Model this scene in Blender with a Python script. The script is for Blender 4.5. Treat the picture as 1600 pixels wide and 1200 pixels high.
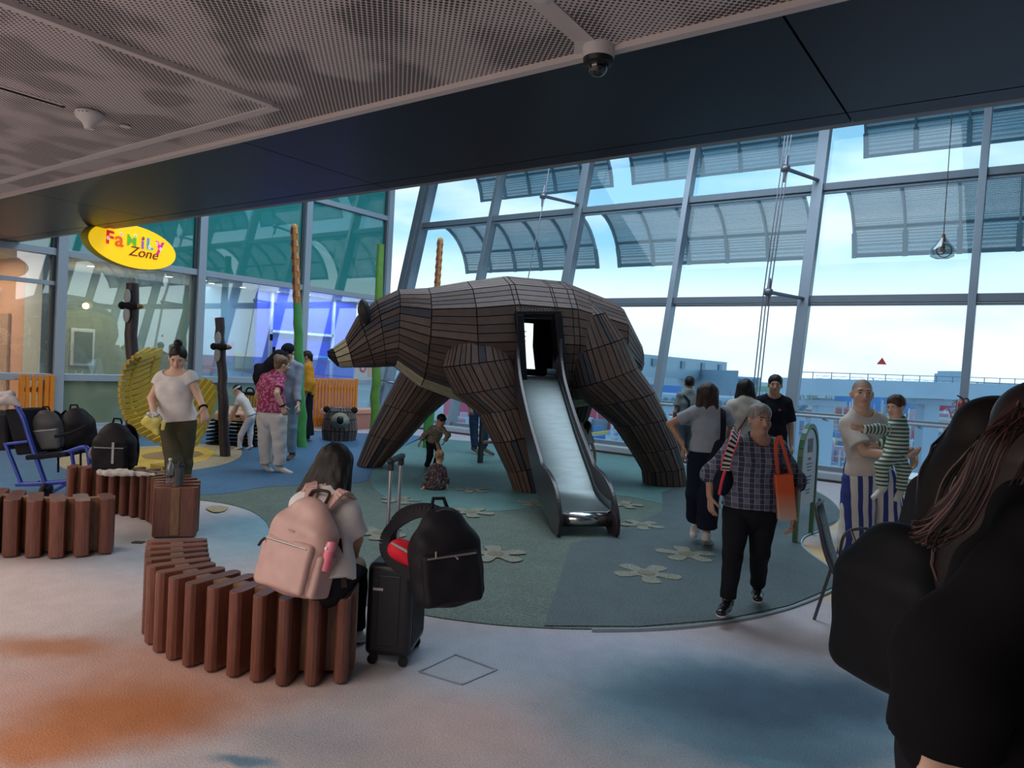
import bpy, bmesh, math, random
import numpy as np
from mathutils import Vector, Matrix, Euler
random.seed(7)
C = bpy.context.scene.collection
SC = bpy.context.scene
for o in list(bpy.data.objects): bpy.data.objects.remove(o)

# ---------------------------------------------------------------- camera
FPX = 1120.0; CAMH = 1.65
def _n(a): a = np.array(a, float); return a/np.linalg.norm(a)
_dY = _n([1606-800, 613-600, FPX]); _dX = -_n([-770-800, 487-600, FPX])
_dX = _n(_dX-_dX.dot(_dY)*_dY); _dZ = np.cross(_dX, _dY)
RW = np.array([_dX, _dY, _dZ])
cam = bpy.data.objects.new('camera', bpy.data.cameras.new('camera')); C.objects.link(cam)
cam.data.sensor_width = 36; cam.data.lens = 36*FPX/1600; cam.data.clip_start = .05; cam.data.clip_end = 3000
M = Matrix(((RW[0][0], -RW[0][1], -RW[0][2], 0), (RW[1][0], -RW[1][1], -RW[1][2], 0), (RW[2][0], -RW[2][1], -RW[2][2], CAMH), (0, 0, 0, 1)))
cam.matrix_world = M
SC.camera = cam
def ray(px, py): return RW@np.array([px-800., py-600., FPX])
def G(px, py, z=0.0):                       # the point of a level surface seen at a pixel
    d = ray(px, py); t = (z-CAMH)/d[2]; return Vector((t*d[0], t*d[1], z))
def PD(px, py, dep):                        # a point at a given distance along the view
    d = ray(px, py)/FPX*dep; return Vector((d[0], d[1], CAMH+d[2]))
def GX(px, py, x):
    d = ray(px, py); t = x/d[0]; return Vector((x, t*d[1], CAMH+t*d[2]))
def depth_of(p): return float((RW.T@np.array([p[0], p[1], p[2]-CAMH]))[2])
FW = Vector((RW[0][2], RW[1][2], 0)).normalized()      # level direction away from the camera
RT = Vector((RW[0][0], RW[1][0], 0)).normalized()      # level direction to the right
UP = Vector((0, 0, 1))

# ---------------------------------------------------------------- colour management, sky
SC.view_settings.view_transform = 'Standard'; SC.view_settings.look = 'None'
SC.view_settings.exposure = 0.45; SC.view_settings.gamma = 1.0; SC.view_settings.use_curve_mapping = False
try:
    SC.cycles.max_bounces = 7; SC.cycles.diffuse_bounces = 3; SC.cycles.glossy_bounces = 3; SC.cycles.transparent_max_bounces = 12
    SC.cycles.transmission_bounces = 3; SC.cycles.caustics_reflective = False; SC.cycles.caustics_refractive = False
    SC.cycles.use_denoising = True; SC.cycles.sample_clamp_indirect = 4.0; SC.cycles.use_adaptive_sampling = True
    SC.cycles.adaptive_threshold = 0.03
except Exception: pass
W = bpy.data.worlds.new('sky'); SC.world = W; W.use_nodes = True
nt = W.node_tree; nt.nodes.clear()
def N(t, **k):
    n = nt.nodes.new(t)
    for a, b in k.items(): setattr(n, a, b)
    return n
_out = N('ShaderNodeOutputWorld'); _bg = N('ShaderNodeBackground'); _bg.inputs[1].default_value = 1.15
_tc = N('ShaderNodeTexCoord'); _sep = N('ShaderNodeSeparateXYZ'); nt.links.new(_tc.outputs['Generated'], _sep.inputs[0])
_rp = N('ShaderNodeValToRGB'); nt.links.new(_sep.outputs[2], _rp.inputs[0])
_cr = _rp.color_ramp; _cr.elements[0].position = 0.0; _cr.elements[0].color = (.93, .97, 1, 1)
_cr.elements[1].position = .55; _cr.elements[1].color = (.12, .29, .46, 1)
e = _cr.elements.new(.09); e.color = (1.0, 1.0, 1.0, 1)
e = _cr.elements.new(.17); e.color = (.32, .57, .76, 1)
_mp = N('ShaderNodeMapping'); _mp.inputs['Scale'].default_value = (2.2, 2.2, 7); nt.links.new(_tc.outputs['Generated'], _mp.inputs[0])
_ns = N('ShaderNodeTexNoise'); _ns.inputs['Scale'].default_value = 1.6; _ns.inputs['Detail'].default_value = 5; nt.links.new(_mp.outputs[0], _ns.inputs['Vector'])
_r2 = N('ShaderNodeValToRGB'); _r2.color_ramp.elements[0].position = .47; _r2.color_ramp.elements[1].position = .66
nt.links.new(_ns.outputs[0], _r2.inputs[0])
_mx = N('ShaderNodeMix', data_type='RGBA'); nt.links.new(_r2.outputs[0], _mx.inputs[0]); nt.links.new(_rp.outputs[0], _mx.inputs[6])
_mx.inputs[7].default_value = (.74, .80, .88, 1); nt.links.new(_mx.outputs[2], _bg.inputs[0]); nt.links.new(_bg.outputs[0], _out.inputs[0])

def area(name, loc, size, power, col=(1, 1, 1), rot=(0, 0, 0), sy=None):
    l = bpy.data.lights.new(name, 'AREA'); l.energy = power; l.color = col; l.size = size
    if sy: l.shape = 'RECTANGLE'; l.size_y = sy
    o = bpy.data.objects.new(name, l); C.objects.link(o); o.location = loc; o.rotation_euler = rot; return o
area('atrium_fill_light', (-6, 9, 8.9), 9, 520, (.72, .86, 1.0), (0, 0, 0), 5)  # added unseen area light that brightens the play area
area('lounge_fill_light', (-3.5, -1.2, 3.12), 5, 115, (1.0, .86, .78), (0, 0, 0), 2.2)  # added fill under the ceiling to lift the dim lounge
area('lounge_fill_light', (-9.5, 1.0, 3.12), 4, 95, (1.0, .82, .70), (0, 0, 0), 2)  # second added lounge fill, further left
area('rear_fill_light', (-4, -4.85, 1.7), 9, 95, (1.0, .90, .86), (math.radians(90), 0, 0), 2.6)  # added fill behind the camera for the ceiling and near backs

# ---------------------------------------------------------------- materials
MATS = {}
def mat(name, col=(.5, .5, .5), rough=.6, metal=0.0, noise=0.0, nscale=8.0, bump=0.0, bscale=60.0, vcol=False, spec=.5, emit=0.0, sheen=0.0, wave=None):
    if name in MATS: return MATS[name]
    m = bpy.data.materials.new(name); m.use_nodes = True; t = m.node_tree; b = t.nodes['Principled BSDF']; L = t.links.new
    b.inputs['Roughness'].default_value = rough; b.inputs['Metallic'].default_value = metal
    b.inputs['Specular IOR Level'].default_value = spec
    tc = t.nodes.new('ShaderNodeTexCoord')
    src = None
    if vcol:
        a = t.nodes.new('ShaderNodeVertexColor'); a.layer_name = 'Col'; src = a.outputs[0]
    else:
        rgb = t.nodes.new('ShaderNodeRGB'); rgb.outputs[0].default_value = (*col, 1); src = rgb.outputs[0]
    if noise > 0 or wave:
        if wave:
            tx = t.nodes.new('ShaderNodeTexNoise'); mp = t.nodes.new('ShaderNodeMapping'); mp.inputs['Scale'].default_value = wave
            L(tc.outputs['Object'], mp.inputs[0]); L(mp.outputs[0], tx.inputs['Vector']); tx.inputs['Scale'].default_value = nscale; tx.inputs['Detail'].default_value = 4
        else:
            tx = t.nodes.new('ShaderNodeTexNoise'); L(tc.outputs['Object'], tx.inputs['Vector']); tx.inputs['Scale'].default_value = nscale; tx.inputs['Detail'].default_value = 4
        mr = t.nodes.new('ShaderNodeMapRange'); mr.inputs[1].default_value = .25; mr.inputs[2].default_value = .75
        mr.inputs[3].default_value = 1-noise; mr.inputs[4].default_value = 1+noise; L(tx.outputs[0], mr.inputs[0])
        mm = t.nodes.new('ShaderNodeVectorMath'); mm.operation = 'SCALE'; L(src, mm.inputs[0]); L(mr.outputs[0], mm.inputs['Scale']); src = mm.outputs[0]
    L(src, b.inputs['Base Color'])
    if emit > 0:
        L(src, b.inputs['Emission Color']); b.inputs['Emission Strength'].default_value = emit
    if sheen: b.inputs['Sheen Weight'].default_value = sheen
    if bump > 0:
        t2 = t.nodes.new('ShaderNodeTexNoise'); L(tc.outputs['Object'], t2.inputs['Vector']); t2.inputs['Scale'].default_value = bscale; t2.inputs['Detail'].default_value = 3
        bp = t.nodes.new('ShaderNodeBump'); bp.inputs['Strength'].default_value = bump; bp.inputs['Distance'].default_value = .01; L(t2.outputs[0], bp.inputs['Height']); L(bp.outputs[0], b.inputs['Normal'])
    MATS[name] = m; return m
def glass(name, tint=(.9, .97, 1), refl=.12, rough=.0, body=0.0, bodycol=(.2, .4, .4)):
    if name in MATS: return MATS[name]
    m = bpy.data.materials.new(name); m.use_nodes = True; t = m.node_tree; t.nodes.clear(); L = t.links.new
    o = t.nodes.new('ShaderNodeOutputMaterial'); tr = t.nodes.new('ShaderNodeBsdfTransparent'); tr.inputs[0].default_value = (*tint, 1)
    gl = t.nodes.new('ShaderNodeBsdfGlossy'); gl.inputs['Roughness'].default_value = rough
    fr = t.nodes.new('ShaderNodeLayerWeight'); fr.inputs[0].default_value = .5
    pw = t.nodes.new('ShaderNodeMath'); pw.operation = 'POWER'; pw.inputs[1].default_value = 5; L(fr.outputs['Facing'], pw.inputs[0])
    ad = t.nodes.new('ShaderNodeMath'); ad.operation = 'MULTIPLY_ADD'; ad.inputs[1].default_value = .8; ad.inputs[2].default_value = refl; ad.use_clamp = True; L(pw.outputs[0], ad.inputs[0])
    mx = t.nodes.new('ShaderNodeMixShader'); L(ad.outputs[0], mx.inputs[0]); L(gl.outputs[0], mx.inputs[2])
    if body > 0:
        df = t.nodes.new('ShaderNodeBsdfDiffuse'); df.inputs[0].default_value = (*bodycol, 1)
        m2 = t.nodes.new('ShaderNodeMixShader'); m2.inputs[0].default_value = body; L(tr.outputs[0], m2.inputs[1]); L(df.outputs[0], m2.inputs[2]); L(m2.outputs[0], mx.inputs[1])
    else: L(tr.outputs[0], mx.inputs[1])
    L(mx.outputs[0], o.inputs[0]); MATS[name] = m; return m

# ---------------------------------------------------------------- mesh helpers
def frame_of(d):
    d = Vector(d).normalized(); a = Vector((0, 0, 1)) if abs(d.z) < .95 else Vector((1, 0, 0))
    u = a.cross(d).normalized(); return u, d.cross(u)
class MB:
    def __init__(s): s.v = []; s.f = []; s.c = []; s.has = False
    def add(s, vs, fs, col=None):
        n = len(s.v); s.v += [tuple(p) for p in vs]; s.f += [tuple(i+n for i in f) for f in fs]; s.c += [col]*len(fs)
        if col is not None: s.has = True
        return s
    def box(s, c, sz, rot=None, col=None):
        c = Vector(c); x, y, z = sz[0]/2, sz[1]/2, sz[2]/2
        P = [Vector((a*x, b*y, d*z)) for a in (-1, 1) for b in (-1, 1) for d in (-1, 1)]
        if rot is not None:
            if not isinstance(rot, Matrix): rot = Euler(rot).to_matrix()
            P = [rot@p for p in P]
        return s.add([c+p for p in P], [(0, 1, 3, 2), (4, 6, 7, 5), (0, 4, 5, 1), (2, 3, 7, 6), (0, 2, 6, 4), (1, 5, 7, 3)], col)
    def bar(s, a, b, w, h, up=None, col=None):      # box along a-b, w sideways, h along up
        a, b = Vector(a), Vector(b); d = (b-a); L = d.length; d.normalize()
        up = Vector(up) if up is not None else (UP if abs(d.z) < .9 else Vector((1, 0, 0)))
        sd = d.cross(up).normalized(); up = sd.cross(d)
        R = Matrix((sd, d, up)).transposed(); return s.box((a+b)/2, (w, L, h), R, col)
    def rings(s, R, cap=True, col=None, closed=True):
        n = len(R[0]); vs = [p for r in R for p in r]; fs = []
        for i in range(len(R)-1):
            for j in range(n if closed else n-1):
                k = (j+1) % n; fs.append((i*n+j, i*n+k, (i+1)*n+k, (i+1)*n+j))
        if cap: fs.append(tuple(range(n-1, -1, -1))); fs.append(tuple((len(R)-1)*n+j for j in range(n)))
        return s.add(vs, fs, col)
    def tube(s, pts, r, n=10, col=None, cap=True, loop=False):
        pts = [Vector(p) for p in pts]; m = len(pts)
        rr = r if isinstance(r, (list, tuple)) else [r]*m
        R = []; u = None
        for i, p in enumerate(pts):
            if loop: d = pts[(i+1) % m]-pts[i-1]
            else: d = pts[min(i+1, m-1)]-pts[max(i-1, 0)]
            d.normalize()
            if u is None: u, w = frame_of(d)
            else:
                u = (u-d*u.dot(d)).normalized(); w = d.cross(u)
            R.append([p+(u*math.cos(2*math.pi*k/n)+w*math.sin(2*math.pi*k/n))*rr[i] for k in range(n)])
        if loop: R.append(R[0]); return s.rings(R, False, col)
        return s.rings(R, cap, col)
    def cyl(s, a, b, r0, r1=None, n=16, col=None): return s.tube([a, b], [r0, r0 if r1 is None else r1], n, col)
    def lathe(s, c, prof, n=20, axis=None, col=None):
        c = Vector(c); u, w, ax = (Vector((1, 0, 0)), Vector((0, 1, 0)), UP) if axis is None else (*frame_of(axis), Vector(axis).normalized())
        return s.rings([[c+ax*z+(u*math.cos(2*math.pi*k/n)+w*math.sin(2*math.pi*k/n))*max(r, 1e-4) for k in range(n)] for r, z in prof], True, col)
    def ell(s, c, r, rot=None, n=16, m=10, col=None):
        c = Vector(c); R = []
        if rot is not None and not isinstance(rot, Matrix): rot = Euler(rot).to_matrix()
        for i in range(m+1):
            t = math.pi*i/m; ring = []
            for k in range(n):
                p = Vector((r[0]*max(math.sin(t), 1e-3)*math.cos(2*math.pi*k/n), r[1]*max(math.sin(t), 1e-3)*math.sin(2*math.pi*k/n), -r[2]*math.cos(t)))
                ring.append(c+(rot@p if rot is not None else p))
            R.append(ring)
        return s.rings(R, True, col)
    def prism(s, poly, off, col=None):               # poly 3D points, extruded by vector off
        off = Vector(off); n = len(poly); P = [Vector(p) for p in poly]
        return s.add(P+[p+off for p in P], [tuple(range(n-1, -1, -1)), tuple(range(n, 2*n))]+[(i, (i+1) % n, n+(i+1) % n, n+i) for i in range(n)], col)
    def torus(s, c, R, r, axis=(0, 0, 1), n=28, m=8, col=None, a0=0, a1=360):
        u, w = frame_of(axis); c = Vector(c); full = abs(a1-a0) >= 359.9
        k = n if full else n+1
        pts = [c+(u*math.cos(math.radians(a0+(a1-a0)*i/n))+w*math.sin(math.radians(a0+(a1-a0)*i/n)))*R for i in range(k)]
        return s.tube(pts, r, m, col, loop=full)
    def build(s, name, m, parent=None, bevel=0, smooth=False, seg=2, sub=0, solid=0, fixn=True):
        me = bpy.data.meshes.new(name); me.from_pydata(s.v, [], s.f)
        if s.has:
            at = me.color_attributes.new('Col', 'FLOAT_COLOR', 'CORNER')
            arr = np.ones((len(me.loops), 4), np.float32); i = 0
            for p, c in zip(me.polygons, s.c):
                if c is not None: arr[p.loop_start:p.loop_start+p.loop_total, :3] = c
            at.data.foreach_set('color', arr.ravel())
        if fixn:
            bm = bmesh.new(); bm.from_mesh(me); bmesh.ops.recalc_face_normals(bm, faces=bm.faces); bm.to_mesh(me); bm.free()
        me.materials.append(m); o = bpy.data.objects.new(name, me); C.objects.link(o)
        if parent is not None: attach(o, parent)
        if bevel:
            b = o.modifiers.new('b', 'BEVEL'); b.width = bevel; b.segments = seg; b.limit_method = 'ANGLE'; b.angle_limit = math.radians(40)
        if sub: q = o.modifiers.new('s', 'SUBSURF'); q.levels = q.render_levels = sub
        if solid: q = o.modifiers.new('t', 'SOLIDIFY'); q.thickness = solid; q.offset = 0
        if smooth:
            for p in me.polygons: p.use_smooth = True
            if not sub:
                try: me.set_sharp_from_angle(angle=math.radians(38))
                except Exception: pass
        return o
def attach(o, parent):
    o.parent = parent
    if parent.type == 'EMPTY': o.matrix_parent_inverse = Matrix.Translation(-parent.location)
def tag(o, label=None, cat=None, group=None, kind=None):
    if label: o['label'] = label
    if cat: o['category'] = cat
    if group: o['group'] = group
    if kind: o['kind'] = kind
    return o
def thing(name, label, cat, loc=(0, 0, 0), group=None):
    o = bpy.data.objects.new(name, None); C.objects.link(o); o.location = loc; o.empty_display_size = .1
    return tag(o, label, cat, group)
def struct(o): o['kind'] = 'structure'; return o
def copy_tree(o, parent=None):
    c = o.copy(); C.objects.link(c)
    if parent is not None: c.parent = parent
    for ch in list(o.children): copy_tree(ch, c)
    return c
def lerp(a, b, t): return a+(b-a)*t
def srgb(r, g, b):
    f = lambda c: (c/255/12.92 if c/255 <= .04045 else ((c/255+.055)/1.055)**2.4)
    return (f(r), f(g), f(b))
def spline(P, n=8):                                  # Catmull-Rom through points
    P = [Vector(p) for p in P]; out = []
    for i in range(len(P)-1):
        a, b, c, d = P[max(i-1, 0)], P[i], P[i+1], P[min(i+2, len(P)-1)]
        for k in range(n):
            t = k/n; out.append(.5*((2*b)+(c-a)*t+(2*a-5*b+4*c-d)*t*t+(-a+3*b-3*c+d)*t**3))
    out.append(P[-1]); return out
# ================================================================ the room
alum = mat('brushed_aluminium', (.23, .28, .33), .42, .35, noise=.05, nscale=3)
alum_l = mat('pale_aluminium', (.40, .47, .54), .45, .2)
XL = -13.5; TILT = .235
def fac(x, z, off=0.0):                              # a point of the outward-leaning window wall
    n = Vector((0, 1, -TILT)).normalized(); return Vector((x, 12.9+TILT*z, z))+n*off
# --- carpet: woven colour clouds
def carpet_mat():
    m = bpy.data.materials.new('carpet_clouds'); m.use_nodes = True; t = m.node_tree; b = t.nodes['Principled BSDF']; L = t.links.new
    b.inputs['Roughness'].default_value = .95; b.inputs['Specular IOR Level'].default_value = .15
    ge = t.nodes.new('ShaderNodeNewGeometry'); no = t.nodes.new('ShaderNodeTexNoise'); no.inputs['Scale'].default_value = 1.1; no.inputs['Detail'].default_value = 7; no.inputs['Roughness'].default_value = .6
    L(ge.outputs['Position'], no.inputs['Vector'])
    sb = t.nodes.new('ShaderNodeVectorMath'); sb.operation = 'SUBTRACT'; sb.inputs[1].default_value = (.5, .5, .5); L(no.outputs['Color'], sb.inputs[0])
    sc = t.nodes.new('ShaderNodeVectorMath'); sc.operation = 'SCALE'; sc.inputs['Scale'].default_value = .55; L(sb.outputs[0], sc.inputs[0])
    ad = t.nodes.new('ShaderNodeVectorMath'); L(ge.outputs['Position'], ad.inputs[0]); L(sc.outputs[0], ad.inputs[1])
    cur = t.nodes.new('ShaderNodeRGB'); cur.outputs[0].default_value = (.50, .47, .49, 1); cur = cur.outputs[0]
    def blob(px, py, rx, ry, col, amt=1.0, inner=.25):    # px radii across and away, along the view
        nonlocal cur
        c = G(px, py); a = (G(px+rx, py)-c).length; bb = (G(px, py-ry)-G(px, min(py+ry, 1195))).length/2
        mp = t.nodes.new('ShaderNodeMapping'); mp.vector_type = 'TEXTURE'
        mp.inputs['Location'].default_value = (c.x, c.y, 0); mp.inputs['Rotation'].default_value = (0, 0, math.atan2(RT.y, RT.x)); mp.inputs['Scale'].default_value = (a, bb, 1)
        L(ad.outputs[0], mp.inputs[0]); sp = t.nodes.new('ShaderNodeVectorMath'); sp.operation = 'MULTIPLY'; sp.inputs[1].default_value = (1, 1, 0); L(mp.outputs[0], sp.inputs[0])
        ln = t.nodes.new('ShaderNodeVectorMath'); ln.operation = 'LENGTH'; L(sp.outputs[0], ln.inputs[0])
        mr = t.nodes.new('ShaderNodeMapRange'); mr.interpolation_type = 'SMOOTHSTEP'; mr.inputs[1].default_value = inner; mr.inputs[2].default_value = 1.1; mr.inputs[3].default_value = amt; mr.inputs[4].default_value = 0
        L(ln.outputs['Value'], mr.inputs[0]); mx = t.nodes.new('ShaderNodeMix'); mx.data_type = 'RGBA'; L(mr.outputs[0], mx.inputs[0]); L(cur, mx.inputs[6]); mx.inputs[7].default_value = (*col, 1); cur = mx.outputs[2]
    blob(100, 1080, 330, 130, (.52, .33, .28), .85)
    blob(330, 1060, 260, 75, (.50, .28, .20), .7)
    blob(20, 930, 330, 90, (.66, .55, .53), .8)
    blob(90, 1010, 130, 26, (.44, .21, .12), .9)
    blob(200, 1110, 240, 60, (.42, .17, .075), .95, .3)
    blob(80, 1160, 170, 50, (.48, .20, .09), .9)
    blob(520, 1150, 170, 60, (.36, .37, .42), .85)
    blob(390, 1196, 85, 30, (.13, .25, .34), .95)
    blob(740, 1120, 180, 90, (.58, .46, .46), .8)
    blob(760, 1030, 240, 60, (.46, .55, .64), .8)
    blob(1000, 1020, 330, 50, (.46, .50, .60), .8)
    blob(1180, 1105, 350, 120, (.17, .32, .40), .95, .4)
    blob(1190, 1095, 240, 82, (.065, .115, .17), .92, .2)
    blob(1320, 1090, 110, 45, (.07, .12, .17), .8)
    blob(1250, 1180, 200, 40, (.12, .21, .28), .8)
    blob(1200, 1185, 60, 16, (.16, .32, .40), .6)
    blob(400, 830, 150, 56, (.17, .34, .42), .9, .2)
    blob(250, 860, 180, 50, (.36, .44, .50), .6)
    blob(1330, 900, 130, 60, (.68, .47, .24), 1.0, .5)
    blob(1320, 820, 90, 30, (.66, .52, .34), .9)
    blob(560, 662, 140, 14, (.62, .42, .42), .9)
    blob(950, 712, 260, 12, (.40, .50, .62), .8)
    n2 = t.nodes.new('ShaderNodeTexNoise'); n2.inputs['Scale'].default_value = 120; n2.inputs['Detail'].default_value = 2; L(ge.outputs['Position'], n2.inputs['Vector'])
    n3 = t.nodes.new('ShaderNodeTexNoise'); n3.inputs['Scale'].default_value = 7; n3.inputs['Detail'].default_value = 5; L(ge.outputs['Position'], n3.inputs['Vector'])
    n3m = t.nodes.new('ShaderNodeMath'); n3m.operation = 'MULTIPLY_ADD'; n3m.inputs[1].default_value = .3; n3m.inputs[2].default_value = .35; L(n3.outputs[0], n3m.inputs[0]); am = t.nodes.new('ShaderNodeMath'); L(n2.outputs[0], am.inputs[0]); L(n3m.outputs[0], am.inputs[1])
    mr = t.nodes.new('ShaderNodeMapRange'); mr.inputs[1].default_value = .6; mr.inputs[2].default_value = 1.4; mr.inputs[3].default_value = .62; mr.inputs[4].default_value = 1.38; L(am.outputs[0], mr.inputs[0])
    mm = t.nodes.new('ShaderNodeVectorMath'); mm.operation = 'SCALE'; L(cur, mm.inputs[0]); L(mr.outputs[0], mm.inputs['Scale']); L(mm.outputs[0], b.inputs['Base Color'])
    bp = t.nodes.new('ShaderNodeBump'); bp.inputs['Strength'].default_value = .35; bp.inputs['Distance'].default_value = .008; L(n2.outputs[0], bp.inputs['Height']); L(bp.outputs[0], b.inputs['Normal'])
    return m
struct(MB().box((-3.5, 4.0, -.15), (27, 18.0, .3)).build('floor', carpet_mat()))

# --- rubber play surface
def rubber(name, col, k=1.0):
    m = mat(name, col, .62, noise=.12, nscale=4, bump=.35, bscale=170)
    t = m.node_tree; b = t.nodes['Principled BSDF']; src = b.inputs['Base Color'].links[0].from_socket
    g = t.nodes.new('ShaderNodeTexNoise'); g.inputs['Scale'].default_value = 95; tc = t.nodes.new('ShaderNodeTexCoord'); t.links.new(tc.outputs['Object'], g.inputs['Vector'])
    mr = t.nodes.new('ShaderNodeMapRange'); mr.inputs[1].default_value = .35; mr.inputs[2].default_value = .65; mr.inputs[3].default_value = .55; mr.inputs[4].default_value = 1.5; t.links.new(g.outputs[0], mr.inputs[0])
    mm = t.nodes.new('ShaderNodeVectorMath'); mm.operation = 'SCALE'; t.links.new(src, mm.inputs[0]); t.links.new(mr.outputs[0], mm.inputs['Scale']); t.links.new(mm.outputs[0], b.inputs['Base Color']); return m
def smooth_px(P, n=5):
    return [(p.x, p.y) for p in spline([Vector((a, b, 0)) for a, b in P], n)]
def patch(name, P, z, m, sm=True, th=.004):
    P = smooth_px(P+[P[0]])[:-1] if sm else P
    pts = [G(a, b, 0) for a, b in P]; pts = [Vector((p.x, p.y, z-th)) for p in pts]
    return struct(MB().prism(pts, (0, 0, th)).build(name, m))
GREEN = rubber('rubber_green', (.095, .135, .105)); GDARK = rubber('rubber_slate_green', (.065, .095, .100)); BLUE = rubber('rubber_blue', (.045, .13, .24))
TEAL = rubber('rubber_sea_green', (.09, .20, .19)); TAN = rubber('rubber_tan', (.40, .31, .18)); YEL = rubber('rubber_yellow', (.62, .38, .03)); BRN = rubber('rubber_brown', (.30, .16, .05))
front = [(565, 946), (640, 958), (700, 968), (775, 977), (850, 982), (925, 984), (1000, 983), (1070, 979), (1130, 972), (1185, 962), (1235, 949), (1280, 932), (1303, 920), (1310, 905), (1296, 886), (1268, 866), (1253, 851), (1258, 838), (1285, 828), (1308, 815), (1312, 799), (1296, 780), (1262, 762), (1215, 748), (1150, 738), (1080, 728), (1000, 715), (930, 707), (850, 700), (760, 692), (690, 686), (640, 680), (560, 677), (480, 673), (400, 673), (300, 675), (190, 680), (100, 684), (0, 690), (-150, 700), (-200, 740), (-60, 768), (60, 773), (190, 776), (310, 782), (375, 793), (412, 812), (425, 838), (440, 880), (490, 925)]
patch('floor_play_surface', front, .006, GREEN)
patch('floor_blue_area', [(0, 690), (190, 681), (400, 674), (560, 678), (655, 682), (640, 694), (610, 708), (590, 722), (578, 742), (560, 755), (425, 761), (362, 771), (300, 775), (190, 776), (60, 773), (-60, 768), (-180, 740), (-140, 701)], .009, BLUE)
patch('floor_sea_area', [(660, 683), (760, 693), (930, 708), (1080, 729), (1150, 739), (1214, 749), (1150, 790), (1050, 790), (960, 775), (860, 790), (760, 800), (640, 790), (585, 765), (585, 735), (620, 705)], .009, TEAL)
patch('floor_slate_area', [(893, 850), (960, 835), (1035, 800), (1034, 770), (1080, 752), (1214, 749), (1262, 763), (1294, 781), (1310, 799), (1306, 815), (1284, 827), (1257, 837), (1251, 851), (1266, 867), (1294, 887), (1307, 906), (1300, 920), (1233, 948), (1130, 970), (1000, 981), (850, 980)], .012, GDARK, sm=False)
patch('floor_tan_ring', [(378, 705), (374, 716), (345, 728), (290, 737), (215, 742), (120, 738), (88, 724), (110, 712), (165, 703), (240, 698), (310, 694), (360, 697)], .013, TAN)
patch('floor_yellow_ring', [(335, 706), (330, 716), (305, 724), (250, 731), (195, 732), (168, 722), (180, 711), (215, 705), (262, 701), (310, 700)], .017, YEL)
patch('floor_brown_spot', [(318, 712), (296, 718), (262, 720), (228, 718), (222, 713), (240, 709), (275, 706), (308, 707)], .02, BRN)
patch('floor_tan_spot', [(357, 794), (350, 800), (335, 802), (322, 796), (330, 792), (345, 792)], .013, TAN)
FLW = rubber('rubber_sand', (.21, .215, .16)); FLC = rubber('rubber_ochre', (.17, .15, .09))
def flower(px, py, r, a0=0.0, w=.4):
    r *= .66
    c = G(px, py); pts = []
    for i in range(5):
        a = a0+2*math.pi*i/5
        for da, k in ((-.5, .42), (-.36, .75), (-.26, .97), (0, 1.02), (.26, .97), (.36, .75), (.5, .42)):
            pts.append(Vector((c.x+math.cos(a+da)*r*k, c.y+math.sin(a+da)*r*k, .012)))
    struct(MB().prism(pts, (0, 0, .005)).build('floor_flower_print', FLW))
    struct(MB().cyl((c.x, c.y, .012), (c.x, c.y, .0195), r*.26, n=18).build('floor_flower_centre', FLC))
for a in [(1010, 898, .42, .3), (1072, 868, .42, .9), (1003, 822, .36, .2), (735, 802, .40, .5), (775, 868, .42, 1.1), (625, 783, .36, .8), (737, 767, .33, .1), (975, 790, .36, .6), (835, 788, .34, 1.0), (592, 835, .4, .4)]: flower(*a)
# thin bright strip along the edge of the surface
_e = [G(a, b, .012) for a, b in smooth_px(front[5:19])]
struct(MB().tube(_e, .009, 6).build('trim_1', alum_l))
# floor hatch and floor outlet
h = MB()
hp = [G(655, 1050), (G(712, 1023)), (G(776, 1047)), (G(722, 1070))]
hp = [Vector((p.x, p.y, .003)) for p in hp]
for i in range(4): h.bar(hp[i], hp[(i+1) % 4], .012, .006)
tag(h.build('floor_hatch', mat('hatch_steel', (.30, .34, .38), .4, .6)), 'thin metal frame of a carpeted floor hatch beside the black suitcase', 'hatch')
p = G(216, 848); tag(MB().box((p.x, p.y, .004), (.09, .06, .008), (0, 0, .6)).build('floor_outlet', mat('outlet', (.06, .06, .06), .5), bevel=.002), 'small dark metal floor outlet cover between the wooden benches', 'outlet')

# --- ceiling: perforated panels
def perf_mat():
    m = bpy.data.materials.new('perforated_ceiling'); m.use_nodes = True; t = m.node_tree; b = t.nodes['Principled BSDF']; L = t.links.new
    b.inputs['Roughness'].default_value = .55
    ge = t.nodes.new('ShaderNodeNewGeometry'); mp = t.nodes.new('ShaderNodeMapping'); mp.inputs['Rotation'].default_value = (0, 0, .785); L(ge.outputs['Position'], mp.inputs[0])
    vo = t.nodes.new('ShaderNodeTexVoronoi'); vo.voronoi_dimensions = '2D'; vo.inputs['Scale'].default_value = 42; vo.inputs['Randomness'].default_value = 0; L(mp.outputs[0], vo.inputs['Vector'])
    no = t.nodes.new('ShaderNodeTexNoise'); no.inputs['Scale'].default_value = 2.2; no.inputs['Detail'].default_value = 1; L(ge.outputs['Position'], no.inputs['Vector'])
    mr = t.nodes.new('ShaderNodeMapRange'); mr.inputs[1].default_value = .44; mr.inputs[2].default_value = .56; mr.inputs[3].default_value = .29; mr.inputs[4].default_value = .43; L(no.outputs[0], mr.inputs[0])
    lt = t.nodes.new('ShaderNodeMath'); lt.operation = 'LESS_THAN'; L(vo.outputs['Distance'], lt.inputs[0]); L(mr.outputs[0], lt.inputs[1])
    mx = t.nodes.new('ShaderNodeMix'); mx.data_type = 'RGBA'; L(lt.outputs[0], mx.inputs[0]); mx.inputs[6].default_value = (.62, .54, .53, 1); mx.inputs[7].default_value = (.03, .028, .03, 1); L(mx.outputs[2], b.inputs['Base Color'])
    return m
PERF = perf_mat(); CPL = mat('ceiling_paint', (.60, .53, .51), .5)
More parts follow.
